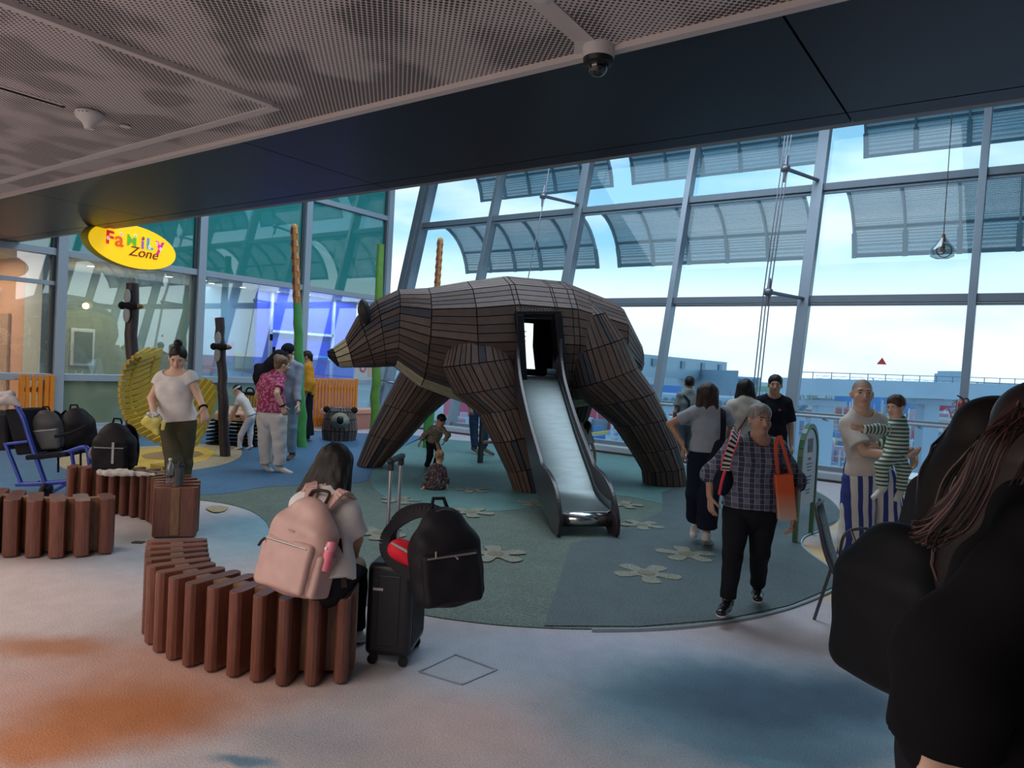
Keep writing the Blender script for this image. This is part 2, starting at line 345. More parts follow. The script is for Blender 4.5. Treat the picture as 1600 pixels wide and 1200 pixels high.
HC = 3.2
struct(MB().box((-3.5, -.95, HC+.05), (27, 8.06, .1)).build('ceiling', PERF))
def CZ(px, py, z=HC): return G(px, py, z)
# dropped tray with plain border, seen as a raised line
a = CZ(420, 160); y1 = a.y; x1 = a.x
t_ = MB(); t_.box(((-17+x1)/2-.0, (y1-4.9)/2, HC-.012), (x1+17, y1+4.9, .024))
struct(t_.build('ceiling_tray', PERF))
bb = MB(); bb.box(((-17+x1)/2, y1+.035, HC-.014), (x1+17.06, .07, .03)); bb.box((x1+.02, (y1-4.9)/2, HC-.014), (.05, y1+4.9, .03)); struct(bb.build('trim_2', CPL))
struct(MB().box((-3.5, 3.06, HC-.01), (27, .05, .04)).build('trim_3', CPL))
# plain strips running to the fittings
for (ax, ay), (bx, by), w in [((810, -30), (930, 78), .10)]:
    p, q = CZ(ax, ay), CZ(bx, by); p.z = q.z = HC-.003; 
    struct(MB().bar(p, q, w, .006).build('trim_4', CPL))
# slot diffuser
p, q = CZ(-60, 118, HC-.026), CZ(95, 165, HC-.026)
sd = thing('slot_diffuser', 'long dark linear air slot in the perforated ceiling near the white access point', 'air vent', p)
for k in (-1, 1): MB().bar(p+Vector((0, k*.022, -.004)), q+Vector((0, k*.022, -.004)), .022, .008).build('slot', mat('slot_black', (.012, .012, .014), .6), sd)
MB().bar(p, q, .085, .006).build('slot_frame', CPL, sd)
# dark metal soffit
SOF = mat('dark_soffit_metal', (.027, .031, .046), .42, .5, noise=.12, nscale=1.3)
y0, y2 = 3.085, 4.45
xs = [CZ(1228, 31).x+3.9*k for k in (-5, -4, -3, -2, -1, 0, 1)]
for i in range(len(xs)):
    xa = xs[i]+.006; xb = (xs[i+1] if i+1 < len(xs) else 10)-.006
    struct(MB().box(((xa+xb)/2, (y0+y2)/2, HC+.03), (xb-xa, y2-y0, .06)).build('ceiling_panel', SOF))
    struct(MB().box(((xa+xb)/2, y2+.1, HC+.03), (xb-xa, .17, .06)).build('ceiling_panel', SOF))
struct(MB().box((-3.5, (y0+y2)/2, HC+.1), (27, 1.55, .08)).build('trim_5', mat('gap_black', (.01, .01, .012), .8)))
struct(MB().box((-3.5, 4.72, 6.3), (27, .12, 6.15)).build('wall_upper', mat('upper_wall', (.30, .32, .34), .7)))
struct(MB().box((-3.5, 10.2, 9.5), (27, 11.2, .15)).build('ceiling_atrium', mat('atrium_paint', (.34, .38, .42), .8)))
# shell behind and beside the camera
BW = mat('lounge_wall', (.10, .085, .08), .7)
struct(MB().box((-3.5, -4.98, 1.6), (27, .12, 3.3)).build('wall_front', BW))
struct(MB().box((9.95, 4.0, 4.75), (.12, 18, 9.6)).build('wall_right', BW))
struct(MB().box((-16.95, 4.0, 4.75), (.12, 18, 9.6)).build('wall_left_outer', BW))

# --- window wall on the far side
FX = [-13.5, -10.95, -8.45, -5.9, -3.35, -.8, 1.75, 4.3, 6.85, 9.4]
FZ = [.16, 1.05, 3.09, 5.2, 7.3, 9.4]
GL = glass('facade_glass', (.83, .93, .96), .02)
k = 1
for i, x in enumerate(FX):
    thick = i in (2, 4, 6, 0)
    w = .19 if thick else .115
    m_ = MB().bar(fac(x, .0, -.1), fac(x, 9.45, -.1), w, .2, up=(0, 1, 0)); m_.bar(fac(x, 0, .04), fac(x, 9.45, .04), w*.6, .08, up=(0, 1, 0))
    struct(m_.build('trim_mullion', alum, bevel=.006)); k += 1
for z in FZ:
    h_ = .13 if z != 1.05 else .09
    struct(MB().bar(fac(-13.5, z, -.07), fac(9.5, z, -.07), .15, h_, up=(0, -TILT*0, 1)).build('trim_transom', alum, bevel=.006))
    if z > 3: struct(MB().bar(fac(-13.5, z-.085, -.03), fac(9.5, z-.085, -.03), .1, .035).build('trim_transom_lip', alum_l))
for i in range(len(FX)-1):
    for j in range(len(FZ)-1):
        a, b = FX[i]+.05, FX[i+1]-.05
        P = [fac(a, FZ[j]), fac(b, FZ[j]), fac(b, FZ[j+1]), fac(a, FZ[j+1])]
        struct(MB().prism(P, (0, .012, 0)).build('window_%d' % (i*5+j+1), GL))
struct(MB().box((-2, 12.78, .09), (23, .26, .14)).build('baseboard_back', mat('sill_white', (.42, .46, .50), .5), bevel=.03, seg=3))
struct(MB().box((-2, 12.66, .012), (23, .06, .02)).build('trim_6', mat('sill_dark', (.05, .035, .03), .5)))
# handrail
hr = thing('handrail', 'long grey tubular handrail running along the foot of the big windows', 'handrail', (-2, 12.9, 1.0))
MB().tube([fac(-13.3, .985, -.3), fac(9.4, .985, -.3)], .028, 12).build('rail', alum_l, hr, smooth=True)
for x in FX[1:-1]:
    for dx in (-.55, .0, .6): MB().bar(fac(x+dx, .97, -.05), fac(x+dx, .95, -.3), .05, .02).build('bracket', alum, hr)
# tension rods with struts inside the window wall
RM = mat('rod_steel', (.22, .23, .27), .35, .6)
for xr, nr in ((-8.45, 1), (-3.35, 3), (1.75, 3)):
    t_ = thing('tension_rod', {(-8.45): 'single steel tension rod with ball node, nearest the glazed corner behind the bear', (-3.35): 'bundle of steel tension rods with struts beside the leaning mullion right of the bear'}.get(xr, 'steel tension rods in front of the right end of the window wall'), 'tension rod', fac(xr, 0, -.9))
    off = -.75
    for n_ in range(nr):
        dx = -.30-.055*n_
        MB().tube([Vector((xr+dx, 12.0, .02)), Vector((xr+dx, 12.45, 3.1)), Vector((xr+dx+.0, 13.0, 5.3)), Vector((xr+dx, 13.75, 9.3))], .011, 8).build('rod', RM, t_, smooth=True)
    for z, y in ((5.35, 13.0), (3.12, 12.45)):
        MB().ell((xr-.33, y, z), (.085, .075, .075)).build('node', RM, t_, smooth=True)
        MB().cyl((xr-.33, y, z), fac(xr, z-.05, -.18), .035, .03).build('strut', RM, t_, smooth=True)
        MB().cyl((xr-.33, y-.02, z-.24), (xr-.33, y, z), .02, .04).build('socket', RM, t_, smooth=True)
        MB().cyl((xr-.33, y, z), (xr-.33, y+.04, z+.24), .04, .02).build('socket', RM, t_, smooth=True)

# --- perforated sun shades outside
def shade_mat():
    m = bpy.data.materials.new('shade_mesh'); m.use_nodes = True; t = m.node_tree; t.nodes.clear(); L = t.links.new
    o = t.nodes.new('ShaderNodeOutputMaterial'); tr = t.nodes.new('ShaderNodeBsdfTransparent'); df = t.nodes.new('ShaderNodeBsdfPrincipled'); df.inputs['Base Color'].default_value = (.30, .42, .50, 1); df.inputs['Roughness'].default_value = .6
    uv = t.nodes.new('ShaderNodeTexCoord'); w1 = t.nodes.new('ShaderNodeTexVoronoi'); w1.voronoi_dimensions = '3D'; w1.inputs['Scale'].default_value = 42; w1.inputs['Randomness'].default_value = 0; L(uv.outputs['Object'], w1.inputs['Vector'])
    lt = t.nodes.new('ShaderNodeMath'); lt.operation = 'LESS_THAN'; lt.inputs[1].default_value = .46; L(w1.outputs['Distance'], lt.inputs[0])
    mr = t.nodes.new('ShaderNodeMapRange'); mr.inputs[3].default_value = .22; mr.inputs[4].default_value = .60; L(lt.outputs[0], mr.inputs[0])
    mx = t.nodes.new('ShaderNodeMixShader'); L(mr.outputs[0], mx.inputs[0]); L(df.outputs[0], mx.inputs[1]); L(tr.outputs[0], mx.inputs[2]); L(mx.outputs[0], o.inputs[0]); return m
SHM = shade_mat(); RIB = mat('shade_rib', (.22, .32, .39), .6)
def shade(x0, x1, zt, lab):
    t_ = thing('sun_shade', lab, 'sun shade', fac((x0+x1)/2, zt, .5), 'curved perforated sun shades outside the window wall')
    def pt(x, s):                                    # s 0..1 from the head rail outward and down
        b = fac(x, zt, .12+1.35*math.sin(s*1.35)); return Vector((b.x, b.y, zt+.12-1.15*(1-math.cos(s*1.35))/.78))
    S = [i/8 for i in range(9)]
    m_ = MB(); R = [[pt(x, s) for s in S] for x in (x0, x1)]
    m_.rings(R, False, None, False); m_.build('mesh_panel', SHM, t_, solid=.006, fixn=False)
    n_ = 5
    for i in range(n_+1):
        x = lerp(x0, x1, i/n_)
        r_ = MB(); 
        for a, b in zip(S[:-1], S[1:]): r_.bar(pt(x, a)-Vector((0, 0, .04)), pt(x, b)-Vector((0, 0, .04)), .04, .09)
        r_.build('rib', RIB, t_)
    for s in (0.02, .72, 1.0): MB().bar(pt(x0, s), pt(x1, s), .05, .06).build('cross_rail', RIB, t_)
for zt, nm in ((5.2, 'lower'), (7.3, 'upper')):
    for x0, x1, wh in ((-12.9, -8.75, 'left end beside the glazed corner'), (-8.15, -3.75, 'middle above the bear'), (-2.95, 1.5, 'right part above the hanging bulb'), (2.1, 6.6, 'far right end')):
        shade(x0, x1, zt, 'perforated curved sun shade of the %s row, %s' % (nm, wh))

# --- glazed wall on the left
LY = [-4.9, -2.2, .35, 2.88, 5.4, 7.92, 10.45, 12.98]
LZ = [.16, 1.03, 3.15, 5.2, 7.3, 9.4]
TEALG = glass('teal_spandrel', (.25, .55, .55), .20, .02, .93, (.035, .33, .31))
FROST = glass('frosted_green', (.6, .75, .6), .14, .03, .7, (.30, .38, .27))
CLR = glass('shop_glass', (.85, .93, .93), .24, .0, .16, (.45, .60, .68))
for y in LY:
    m_ = MB().box((XL+.02, y, 4.7), (.22, .16, 9.4)); struct(m_.build('trim_mullion', alum_l, bevel=.008))
    struct(MB().box((XL-.02, y-.11, 4.7), (.14, .06, 9.4)).build('trim_mullion_side', mat('mullion_dark', (.06, .08, .09), .5)))
for z in LZ: struct(MB().box((XL, 4.1, z), (.16, 17.9, .12)).build('trim_transom', alum_l, bevel=.006))
struct(MB().box((XL, .35, 2.62), (.12, 10.1, .07)).build('trim_transom', alum_l))
for i in range(len(LY)-1):
    for j in range(len(LZ)-1):
        g = (FROST, CLR, TEALG, TEALG, TEALG)[j]
        if LY[i] < 5 and j == 0: g = CLR
        if LY[i] > 10 and j == 0: g = CLR
        struct(MB().box((XL, (LY[i]+LY[i+1])/2, (LZ[j]+LZ[j+1])/2), (.016, LY[i+1]-LY[i]-.02, LZ[j+1]-LZ[j])).build('window_%d' % (60+i*5+j), g))
struct(MB().box((XL+.06, 6.6, .08), (.3, 12.6, .16)).build('baseboard_left', mat('plinth', (.42, .50, .56), .5), bevel=.01))
# leaning end frame where the two glass walls meet
struct(MB().bar(Vector((XL+.12, 12.85, 0)), fac(XL+.12, 9.4), .22, .3, up=(0, 1, 0)).build('trim_corner', alum, bevel=.01))
# rooms behind the left glass
PE = mat('peach_wall', (.80, .38, .20), .7); CR = mat('cream_wall', (.62, .58, .48), .7); BL = mat('cobalt_wall', (.015, .035, .62), .45); SK = mat('sky_wall', (.30, .52, .72), .6)
struct(MB().box((-16.3, 1.6, 1.55), (.1, 6.4, 3.1)).build('wall_peach', PE)); struct(MB().box((-16.0, 5.25, 1.55), (2*(16.0-14.37), .1, 3.1)).build('wall_peach', PE)); struct(MB().box((-14.0, 5.25, 1.55), (.72, .1, 3.1)).build('wall_cream', CR)); struct(MB().box((-15.35, 5.17, 1.05), (.9, .05, 2.1)).build('door_2', mat('tan_door', (.55, .30, .15), .6), bevel=.01))
struct(MB().box((-16.0, 7.4, 1.55), (.1, 5.0, 3.1)).build('wall_olive', mat('olive_wall', (.26, .29, .20), .7))); struct(MB().box((-14.6, 11.5, 1.55), (.1, 3.0, 3.1)).build('wall_cobalt', BL))
struct(MB().box((-15.2, 9.6, 1.55), (.1, 1.6, 3.1)).build('wall_sky', SK))
struct(MB().box((-15.2, 6.0, 3.13), (3.2, 15.5, .06)).build('ceiling_shop', mat('shop_ceiling', (.55, .55, .52), .7)))
area('shop_light', (-15.0, 2.8, 3.05), 1.6, 130, (1, .86, .70), (0, 0, 0), 4)
area('shop_light', (-14.8, 7.2, 3.05), 1.4, 60, (.95, 1, .9), (0, 0, 0), 4)
area('shop_light', (-14.0, 11.3, 3.05), .7, 150, (.6, .7, 1), (0, 0, 0), 3)
EM = mat('lamp_glow', (1, .82, .55), .5, emit=6.0)
for i, (px, py, x) in enumerate([(142, 418, -14.4), (264, 444, -14.4), (318, 443, -14.2), (330, 459, -14.6), (379, 459, -14.6), (433, 459, -14.6), (480, 471, -14.2)]):
    p = GX(px, py, x); p.z = 3.085
    t_ = thing('downlight', 'round recessed downlight in the shop ceiling behind the left glass', 'downlight', p, 'downlights behind the left glass')
    MB().cyl(p, p+Vector((0, 0, .012)), .085, n=20).build('rim', alum_l, t_); MB().cyl(p-Vector((0, 0, .004)), p+Vector((0, 0, .002)), .065, n=20).build('lens', EM, t_)
# arched playhouse with a warm wall lamp behind the frosted glass
t_ = thing('arched_playhouse', 'olive arched playhouse with a small window seen through the left glass', 'playhouse', (-15.6, 6.7, 0))
ar = [Vector((-15.75, 6.75+1.25*math.cos(a), 1.25+1.05*math.sin(a))) for a in [math.pi*i/16 for i in range(17)]]
MB().prism([Vector((-15.75, 8.0, 0))]+ar+[Vector((-15.75, 5.5, 0))], (.15, 0, 0)).build('front', mat('olive_board', (.30, .31, .17), .7), t_)
MB().box((-15.57, 6.7, 1.55), (.04, .45, .75)).build('window_frame', mat('playhouse_white', (.7, .72, .66), .6), t_, bevel=.01); MB().box((-15.54, 6.7, 1.55), (.03, .34, .62)).build('pane', mat('playhouse_pane', (.16, .18, .12), .3), t_)
p = GX(134, 478, -14.9)
t_ = thing('wall_lamp', 'warm glowing globe lamp behind the left glass', 'lamp', p); MB().ell(p, (.06, .06, .06)).build('globe', mat('warm_globe', (1, .62, .18), .5, emit=9), t_, smooth=True); MB().cyl(p, p+Vector((-.3, 0, 0)), .012).build('arm', RM, t_)
pl = bpy.data.lights.new('wall_lamp_light', 'POINT'); pl.energy = 14; pl.color = (1, .6, .25); pl.shadow_soft_size = .08; o = bpy.data.objects.new('wall_lamp_light', pl); C.objects.link(o); o.location = p+Vector((.12, 0, 0))
# door in the peach wall
struct(MB().box((-16.22, 2.75, 1.05), (.06, .95, 2.1)).build('door_1', mat('tan_door', (.55, .30, .15), .6), bevel=.01))
# coloured play boards behind the blue film
random.seed(3)
for i, (y, z, w, h, c) in enumerate([(8.86, 1.35, .3, .4, (.35, .16, .34)), (9.2, 1.3, .3, .4, (.50, .20, .20)), (9.62, 1.6, .4, .5, (.35, .25, .6)), (10.1, 1.4, .5, .4, (.5, .45, .2))]):
    tag(MB().box((-15.12, y, z), (.03, w, h)).build('picture_board', mat('board_%d' % i, c, .6), bevel=.004), ['purple', 'red', 'violet', 'ochre', 'long blue'][i]+' picture board on the pale blue wall behind the left glass', 'picture')
for y in (10.35, 11.15, 12.2): struct(MB().box((-14.5, y, 1.55), (.06, .07, 3.1)).build('trim_7', mat('film_frame', (.35, .38, .62), .5)))
struct(MB().box((-14.5, 11.3, 2.15), (.06, 1.9, .06)).build('trim_8', mat('film_frame2', (.55, .65, .85), .5)))
struct(MB().box((-14.5, 11.5, 1.6), (.03, 1.4, .04)).build('trim_9', mat('cyan_line', (.05, .45, .8), .4)))
# ================================================================ the bear
TH = math.radians(16); BO = RT*.2+FW*10.45
BA = -math.cos(TH)*RT-math.sin(TH)*FW; BLt = -math.sin(TH)*RT+math.cos(TH)*FW
def Bw(a, l, z): return BO+BA*a+BLt*l+UP*z
def BP(px, py, l):                                   # where the sight line meets the bear's lengthwise plane at l
    d = Vector(ray(px, py)); o = Vector((0, 0, CAMH)); t = (l+(BO-Vector((0, 0, 0))).dot(BLt)-o.dot(BLt))/d.dot(BLt)
    p = o+d*t; return (p-BO).dot(BA), p.z
wood = mat('bear_cladding', rough=.55, vcol=True, noise=.18, nscale=9, wave=(1, 1, 1)); hullm = mat('bear_dark_core', (.012, .010, .010), .9)
rb = random.Random(5)
def plank_col(kind='brown'):
    r = rb.random(); j = rb.uniform(.8, 1.2)
    if kind == 'beige': return tuple(c*j for c in ((.50, .42, .27) if r < .8 else (.38, .34, .22)))
    if kind == 'black': return (.012, .012, .014)
    if r < .80: c = (.112, .070, .056)
    elif r < .92: c = (.074, .050, .046)
    else: c = (.035, .034, .046)
    return tuple(x*j for x in c)
def plank(mb, q, col, gap=.006, h=.018):
    P = [Vector(p) for p in q]; n = (P[3]-P[1]).cross(P[2]-P[0])
    if n.length < 1e-7: return
    n.normalize(); c = sum(P, Vector())/4
    def ins(i):
        p = P[i]; a = P[(i+1) % 4]-p; b = P[i-1]-p; la, lb = a.length, b.length; r = p.copy()
        if la > 1e-5: r += a*min(gap/la, .3)
        if lb > 1e-5: r += b*min(gap/lb, .3)
        return r
    lo = [ins(i) for i in range(4)]; hi = [p+n*h for p in lo]
    mb.add(lo+hi, [(7, 6, 5, 4), (4, 5, 1, 0), (5, 6, 2, 1), (6, 7, 3, 2), (7, 4, 0, 3)], col)
def clad(mb, core, R, ks, kindf, skip=None, flip=False):
    """cover a row of polygon rings with separate planks; ks planks per polygon side"""
    n = len(R[0])
    for i in range(len(R)-1):
        k = ks[i]
        for j in range(n):
            a0, a1, b0, b1 = R[i][j], R[i][(j+1) % n], R[i+1][j], R[i+1][(j+1) % n]
            sub = 1
            if (b0-a0).length > .75: sub = 2
            for q in range(k):
                cut = [0, 1] if sub == 1 or rb.random() < .35 else [0, rb.uniform(.3, .7), 1]
                A0, A1, B0, B1 = a0.lerp(a1, q/k), a0.lerp(a1, (q+1)/k), b0.lerp(b1, q/k), b0.lerp(b1, (q+1)/k)
                if skip and skip(i, (A0+A1+B0+B1)/4): continue
                for u, v in zip(cut[:-1], cut[1:]):
                    Q = [A0.lerp(B0, u), A1.lerp(B1, u), A1.lerp(B1, v), A0.lerp(B0, v)]
                    if flip: Q = Q[::-1]
                    plank(mb, Q, plank_col(kindf(i, j)))
                Q = [A0, A1, B1, B0]; core.add(Q, [(0, 1, 2, 3)])
bear = thing('bear_play_sculpture', 'giant walking bear climbing frame clad in brown wooden planks with a pale muzzle', 'play sculpture', tuple(BO))
ST = [((512, 551), (514, 556), .05), ((521, 545), (531, 573), .13), ((541, 530), (553, 573), .20), ((560, 494), (586, 573), .30), ((588, 470), (603, 572), .37), ((622, 454), (618, 572), .46),
      ((666, 452), (660, 604), .72), ((725, 442), (732, 632), .88), ((785, 434), (800, 638), .93), ((871, 442), (880, 640), .93), ((952, 474), (950, 630), .80), ((990, 537), (976, 606), .52), ((996, 562), (985, 592), .34)]
KEYS = []
for (t, b, hw) in ST:
    at, zt = BP(*t, -.05); ab, zb = BP(*b, -.25 if hw > .5 else -.1); KEYS.append(((at+ab)/2, at, ab, zt, zb, hw))
def sect(a):
    K = KEYS
    for i in range(len(K)-1):
        if K[i][0] >= a >= K[i+1][0]:
            t = (K[i][0]-a)/(K[i][0]-K[i+1][0]); return [lerp(K[i][j], K[i+1][j], t) for j in range(6)]
    return list(K[0] if a > K[0][0] else K[-1])
# opening over the slide
oa0, oz1 = BP(812, 490, -.93); oa1, oz0 = BP(872, 590, -.93)
fa0, fz1 = BP(812, 506, .9); fa1, fz0 = BP(831, 578, .9)
brk = sorted(set([k[0] for k in KEYS]+[oa0, oa1, fa0, fa1]), reverse=True)
NP = 14
def bring(a):
    _, at, ab, zt, zb, hw = sect(a); R = []
    for j in range(NP):
        t = 2*math.pi*(j+.5)/NP; c, s = math.cos(t), math.sin(t)
        e = .78; x = hw*math.copysign(abs(s)**e, s); z = math.copysign(abs(c)**e, c); zz = lerp(zb, zt, (z+1)/2)
        if hw > .6 and z < -.3: x *= 1-.28*(-z-.3)/.7
        R.append(Bw(lerp(ab, at, (z+1)/2), x, zz))
    return R
R = [bring(a) for a in brk]
ks = [1 if sect((brk[i]+brk[i+1])/2)[5] < .18 else 2 if sect(brk[i])[5] < .3 else 3 if sect(brk[i])[5] < .5 else 4 if brk[i] > -1.9 else 4 for i in range(len(brk)-1)]
def bkind(i, j):
    a = (brk[i]+brk[i+1])/2
    if a > KEYS[1][0]: return 'black'
    if a > KEYS[2][0]: return 'beige'
    t = 2*math.pi*(j+1)/NP
    if math.cos(t) < -.86 and KEYS[5][0] > a > KEYS[10][0]: return 'beige'
    return 'brown'
def bskip(i, c):
    a = (brk[i]+brk[i+1])/2; l = (c-BO).dot(BLt)
    if l < 0 and oa0 > a > oa1 and oz0-.1 < c.z < oz1: return True
    if l > 0 and fa0 > a > fa1 and fz0 < c.z < fz1: return True
    return False
mb, core = MB(), MB(); clad(mb, core, R, ks, bkind, bskip)
mb.add(R[-1], [tuple(range(NP))], (.12, .08, .06)); 
mb.build('body_cladding', wood, bear, fixn=False); core.build('body_core', hullm, bear, fixn=False)
# inside of the body: platform and the panels seen through the opening
ins = MB()
fz = oz0-.03
ins.add([Bw(oa0+.25, -.8, fz), Bw(oa1-.45, -.8, fz), Bw(oa1-.45, .8, fz), Bw(oa0+.25, .8, fz)], [(0, 1, 2, 3)])
ins.build('platform', mat('black_panel', (.010, .011, .014), .4), bear, solid=.03)
def lring(spec, np_=12, ex=.85, flat=False):
    (x0, y0), (x1, y1), l, hl = spec; a0, z0 = BP(x0, y0, l); a1, z1 = BP(x1, y1, l)
    A, Bp = Bw(a0, l, z0), Bw(a1, l, z1)
    if flat: A.z = Bp.z = .012
    c, w = (A+Bp)/2, (A-Bp)/2; out = []
    for j in range(np_):
        t = 2*math.pi*(j+.5)/np_; out.append(c+w*math.copysign(abs(math.cos(t))**ex, math.cos(t))+BLt*hl*math.copysign(abs(math.sin(t))**ex, math.sin(t)))
    return out
def leg(name, specs, lab, ks):
    R = [lring(s, flat=(i == len(specs)-1)) for i, s in enumerate(specs)]
    m1, m2 = MB(), MB(); clad(m1, m2, R, ks, lambda i, j: 'brown', flip=True)
    m1.add(R[0], [tuple(range(12))], (.10, .065, .055))
    o = m1.build('leg', wood, bear, fixn=False); o['label'] = lab
    m2.build('leg_core', hullm, o, fixn=False)
leg('leg', [((722, 516), (774, 512), -.62, .12), ((700, 540), (790, 530), -.64, .22), ((690, 574), (803, 560), -.70, .26), ((712, 616), (818, 598), -.76, .29), ((748, 645), (838, 630), -.84, .29), ((772, 690), (846, 672), -.96, .30), ((794, 735), (852, 720), -.97, .26), ((805, 768), (858, 770), -.98, .24)], 'near front leg beside the slide', [2, 3, 3, 3, 3, 2, 2])
leg('leg', [((886, 476), (920, 470), -.58, .10), ((880, 502), (946, 490), -.64, .20), ((882, 556), (972, 528), -.68, .27), ((892, 606), (992, 574), -.69, .31), ((925, 633), (1018, 612), -.66, .34), ((962, 664), (1036, 652), -.60, .32), ((990, 706), (1054, 694), -.54, .28), ((1007, 735), (1064, 728), -.50, .27), ((1009, 758), (1069, 750), -.47, .26)], 'near hind leg stretched back to the right', [2, 3, 3, 3, 3, 3, 2, 2])
leg('leg', [((642, 548), (752, 600), .70, .24), ((626, 581), (700, 622), .88, .34), ((600, 632), (668, 650), .96, .32), ((577, 678), (632, 690), 1.0, .28), ((559, 725), (594, 731), 1.04, .26)], 'far front leg reaching forward to the left', [2, 3, 2, 2])
leg('leg', [((862, 580), (938, 580), .60, .24), ((882, 625), (922, 632), .75, .28), ((872, 680), (906, 684), .85, .24), ((856, 736), (888, 738), .9, .22)], 'far hind leg partly hidden by the slide', [2, 2, 2])
for s in (-1, 1):
    a, z = BP(570, 487, s*.34); c = Bw(a, s*.33, z)
    Rm = Matrix((BA, BLt, UP)).transposed()@Euler((0, .25, s*.5)).to_matrix()
    e = MB(); e.ell(c, (.075, .085, .17), Rm, 20, 12, (.018, .018, .022)); e.ell(c-BLt*0+BA*.03, (.06, .06, .12), Rm, 16, 10, (.05, .045, .05))
    e.build('ear', mat('bear_ear', vcol=True, rough=.5), bear, smooth=True)
# perforated row above the opening
pf = MB()
for i in range(24):
    t = i/23; a, z = BP(lerp(808, 862, t), 482+(3 if i % 2 else 0)+2*math.sin(t*3.1), -.95); pf.ell(Bw(a, -.96, z), (.008, .008, .008), n=6, m=4)
pf.build('rivet_row', mat('rivets', (.55, .6, .62), .3, .8), bear)

# ---------------------------------------------------------------- the slide
sA = Bw((oa0+oa1)/2, -.80, 0); sB = G(916, 838); sd_ = (sB-sA); SL = sd_.length; sd_.normalize(); ss = sd_.cross(UP).normalized()
HWS = .27
def SP(s, w, z): return sA+sd_*(s*SL/2.42)+ss*w+UP*z
slide = thing('slide', 'stainless steel slide with dark curved side panels coming out of the bear flank', 'slide', tuple(sB))
steel = mat('brushed_slide_steel', (.13, .155, .155), .38, .85, noise=.12, nscale=5, wave=(1, 1, 9)); drk = mat('slide_side_panel', (.045, .040, .045), .30, .1)
z0 = oz0
path = spline([Vector((s, 0, z)) for s, z in [(-.35, z0), (0, z0), (.14, z0-.02), (.32, z0-.14), (1.0, z0-.66), (1.66, .42), (1.86, .29), (2.12, .235), (2.34, .22)]], 6)
sh = MB(); prof = [(-HWS, .11), (-HWS, .02), (-HWS+.03, 0), (HWS-.03, 0), (HWS, .02), (HWS, .11)]
sh.rings([[SP(p.x, w, p.z+h) for w, h in prof] for p in path], False, None, False); sh.build('slide_bed', steel, slide, smooth=True, solid=.006, fixn=False)
bar_ = MB(); bar_.rings([[SP(2.34+.07*math.sin(t), w, .15+.07*math.cos(t)) for t in [math.pi*i/12 for i in range(13)]] for w in (-HWS, HWS)], False, None, False); bar_.build('slide_lip', mat('polished_steel', (.75, .75, .76), .18, 1), slide, smooth=True, solid=.006, fixn=False)
top = spline([Vector((s, 0, z)) for s, z in [(-.10, oz1+.02), (.03, oz1+.0), (.13, oz1-.14), (.20, oz1-.42), (.30, z0+.18), (.5, z0-.06), (1.0, z0-.45), (1.55, .72), (1.75, .60), (1.95, .57), (2.2, .50), (2.38, .36), (2.5, .18), (2.5, .03)]], 5)
bot = spline([Vector((s, 0, z)) for s, z in [(2.44, .0), (2.3, .0), (2.1, .10), (1.8, .16), (1.5, .34), (.5, z0-.40), (.25, z0-.28), (.1, z0-.3), (-.1, z0-.3)]], 4)
for w in (-1, 1):
    outl = [SP(p.x, w*HWS, p.z) for p in top+bot]
    MB().prism(outl, ss*w*.045).build('side_panel', drk, slide, bevel=.008)
# inner panels in the doorway: steel panel with holes on the right, dark slotted one beside a gap
ip = MB(); ip.add([SP(-.02, HWS, z0+.02), SP(-.02, HWS, oz1-.05), SP(-.55, HWS-.14, oz1-.05), SP(-.55, HWS-.14, z0+.02)], [(0, 1, 2, 3)]); ip.build('door_panel', mat('inner_steel', (.20, .27, .33), .35, .7), slide, solid=.012)
for i in range(5): MB().box(SP(-.5, HWS-.16, z0+.1+i*.16), (.05, .05, .012)).build('door_tab', mat('tabs', (.6, .65, .68), .4, .5), slide)
for dz, dw in ((.62, .05), (.52, .09), (.30, .07), (.18, .08)):
    c = SP(-.2, HWS-.055, z0+dz); MB().cyl(c-ss*.01, c-ss*.002, .011, n=8).build('door_hole', mat('hole_black', (.01, .01, .01), .8), slide)
inner = MB(); inner.box(SP(-1.0, .16, (z0+oz1)/2), (.16, .34, oz1-z0-.02), Matrix((sd_, ss, UP)).transposed()); inner.build('climbing_post', mat('black_panel', (.010, .011, .014), .4), bear)
for i in range(9): MB().box(SP(-.9, -.04, z0+.08+i*.07), (.03, .06, .012)).build('climbing_hold', mat('dark_hold', (.05, .06, .07), .5), bear)
MB().bar(SP(0.02, -HWS, oz1-.02), SP(0.02, HWS, oz1-.02), .05, .05).build('door_header', drk, slide)

# black jambs round the doorway
for (xa, ya), (xb, yb) in (((811, 492), (817, 600)), ((871, 492), (880, 600))):
    a0, z0_ = BP(xa, ya, -.95); a1, z1_ = BP(xb, yb, -.95); MB().bar(Bw(a0, -.90, z0_), Bw(a1, -.90, z1_), .10, .22, up=BLt).build('door_jamb', mat('black_panel', (.010, .011, .014), .4), bear, bevel=.006)
a0, z0_ = BP(806, 489, -.95); a1, z1_ = BP(876, 489, -.95); MB().bar(Bw(a0, -.90, z0_), Bw(a1, -.90, z1_), .2, .05, up=UP).build('door_lintel', mat('black_panel'), bear, bevel=.006)
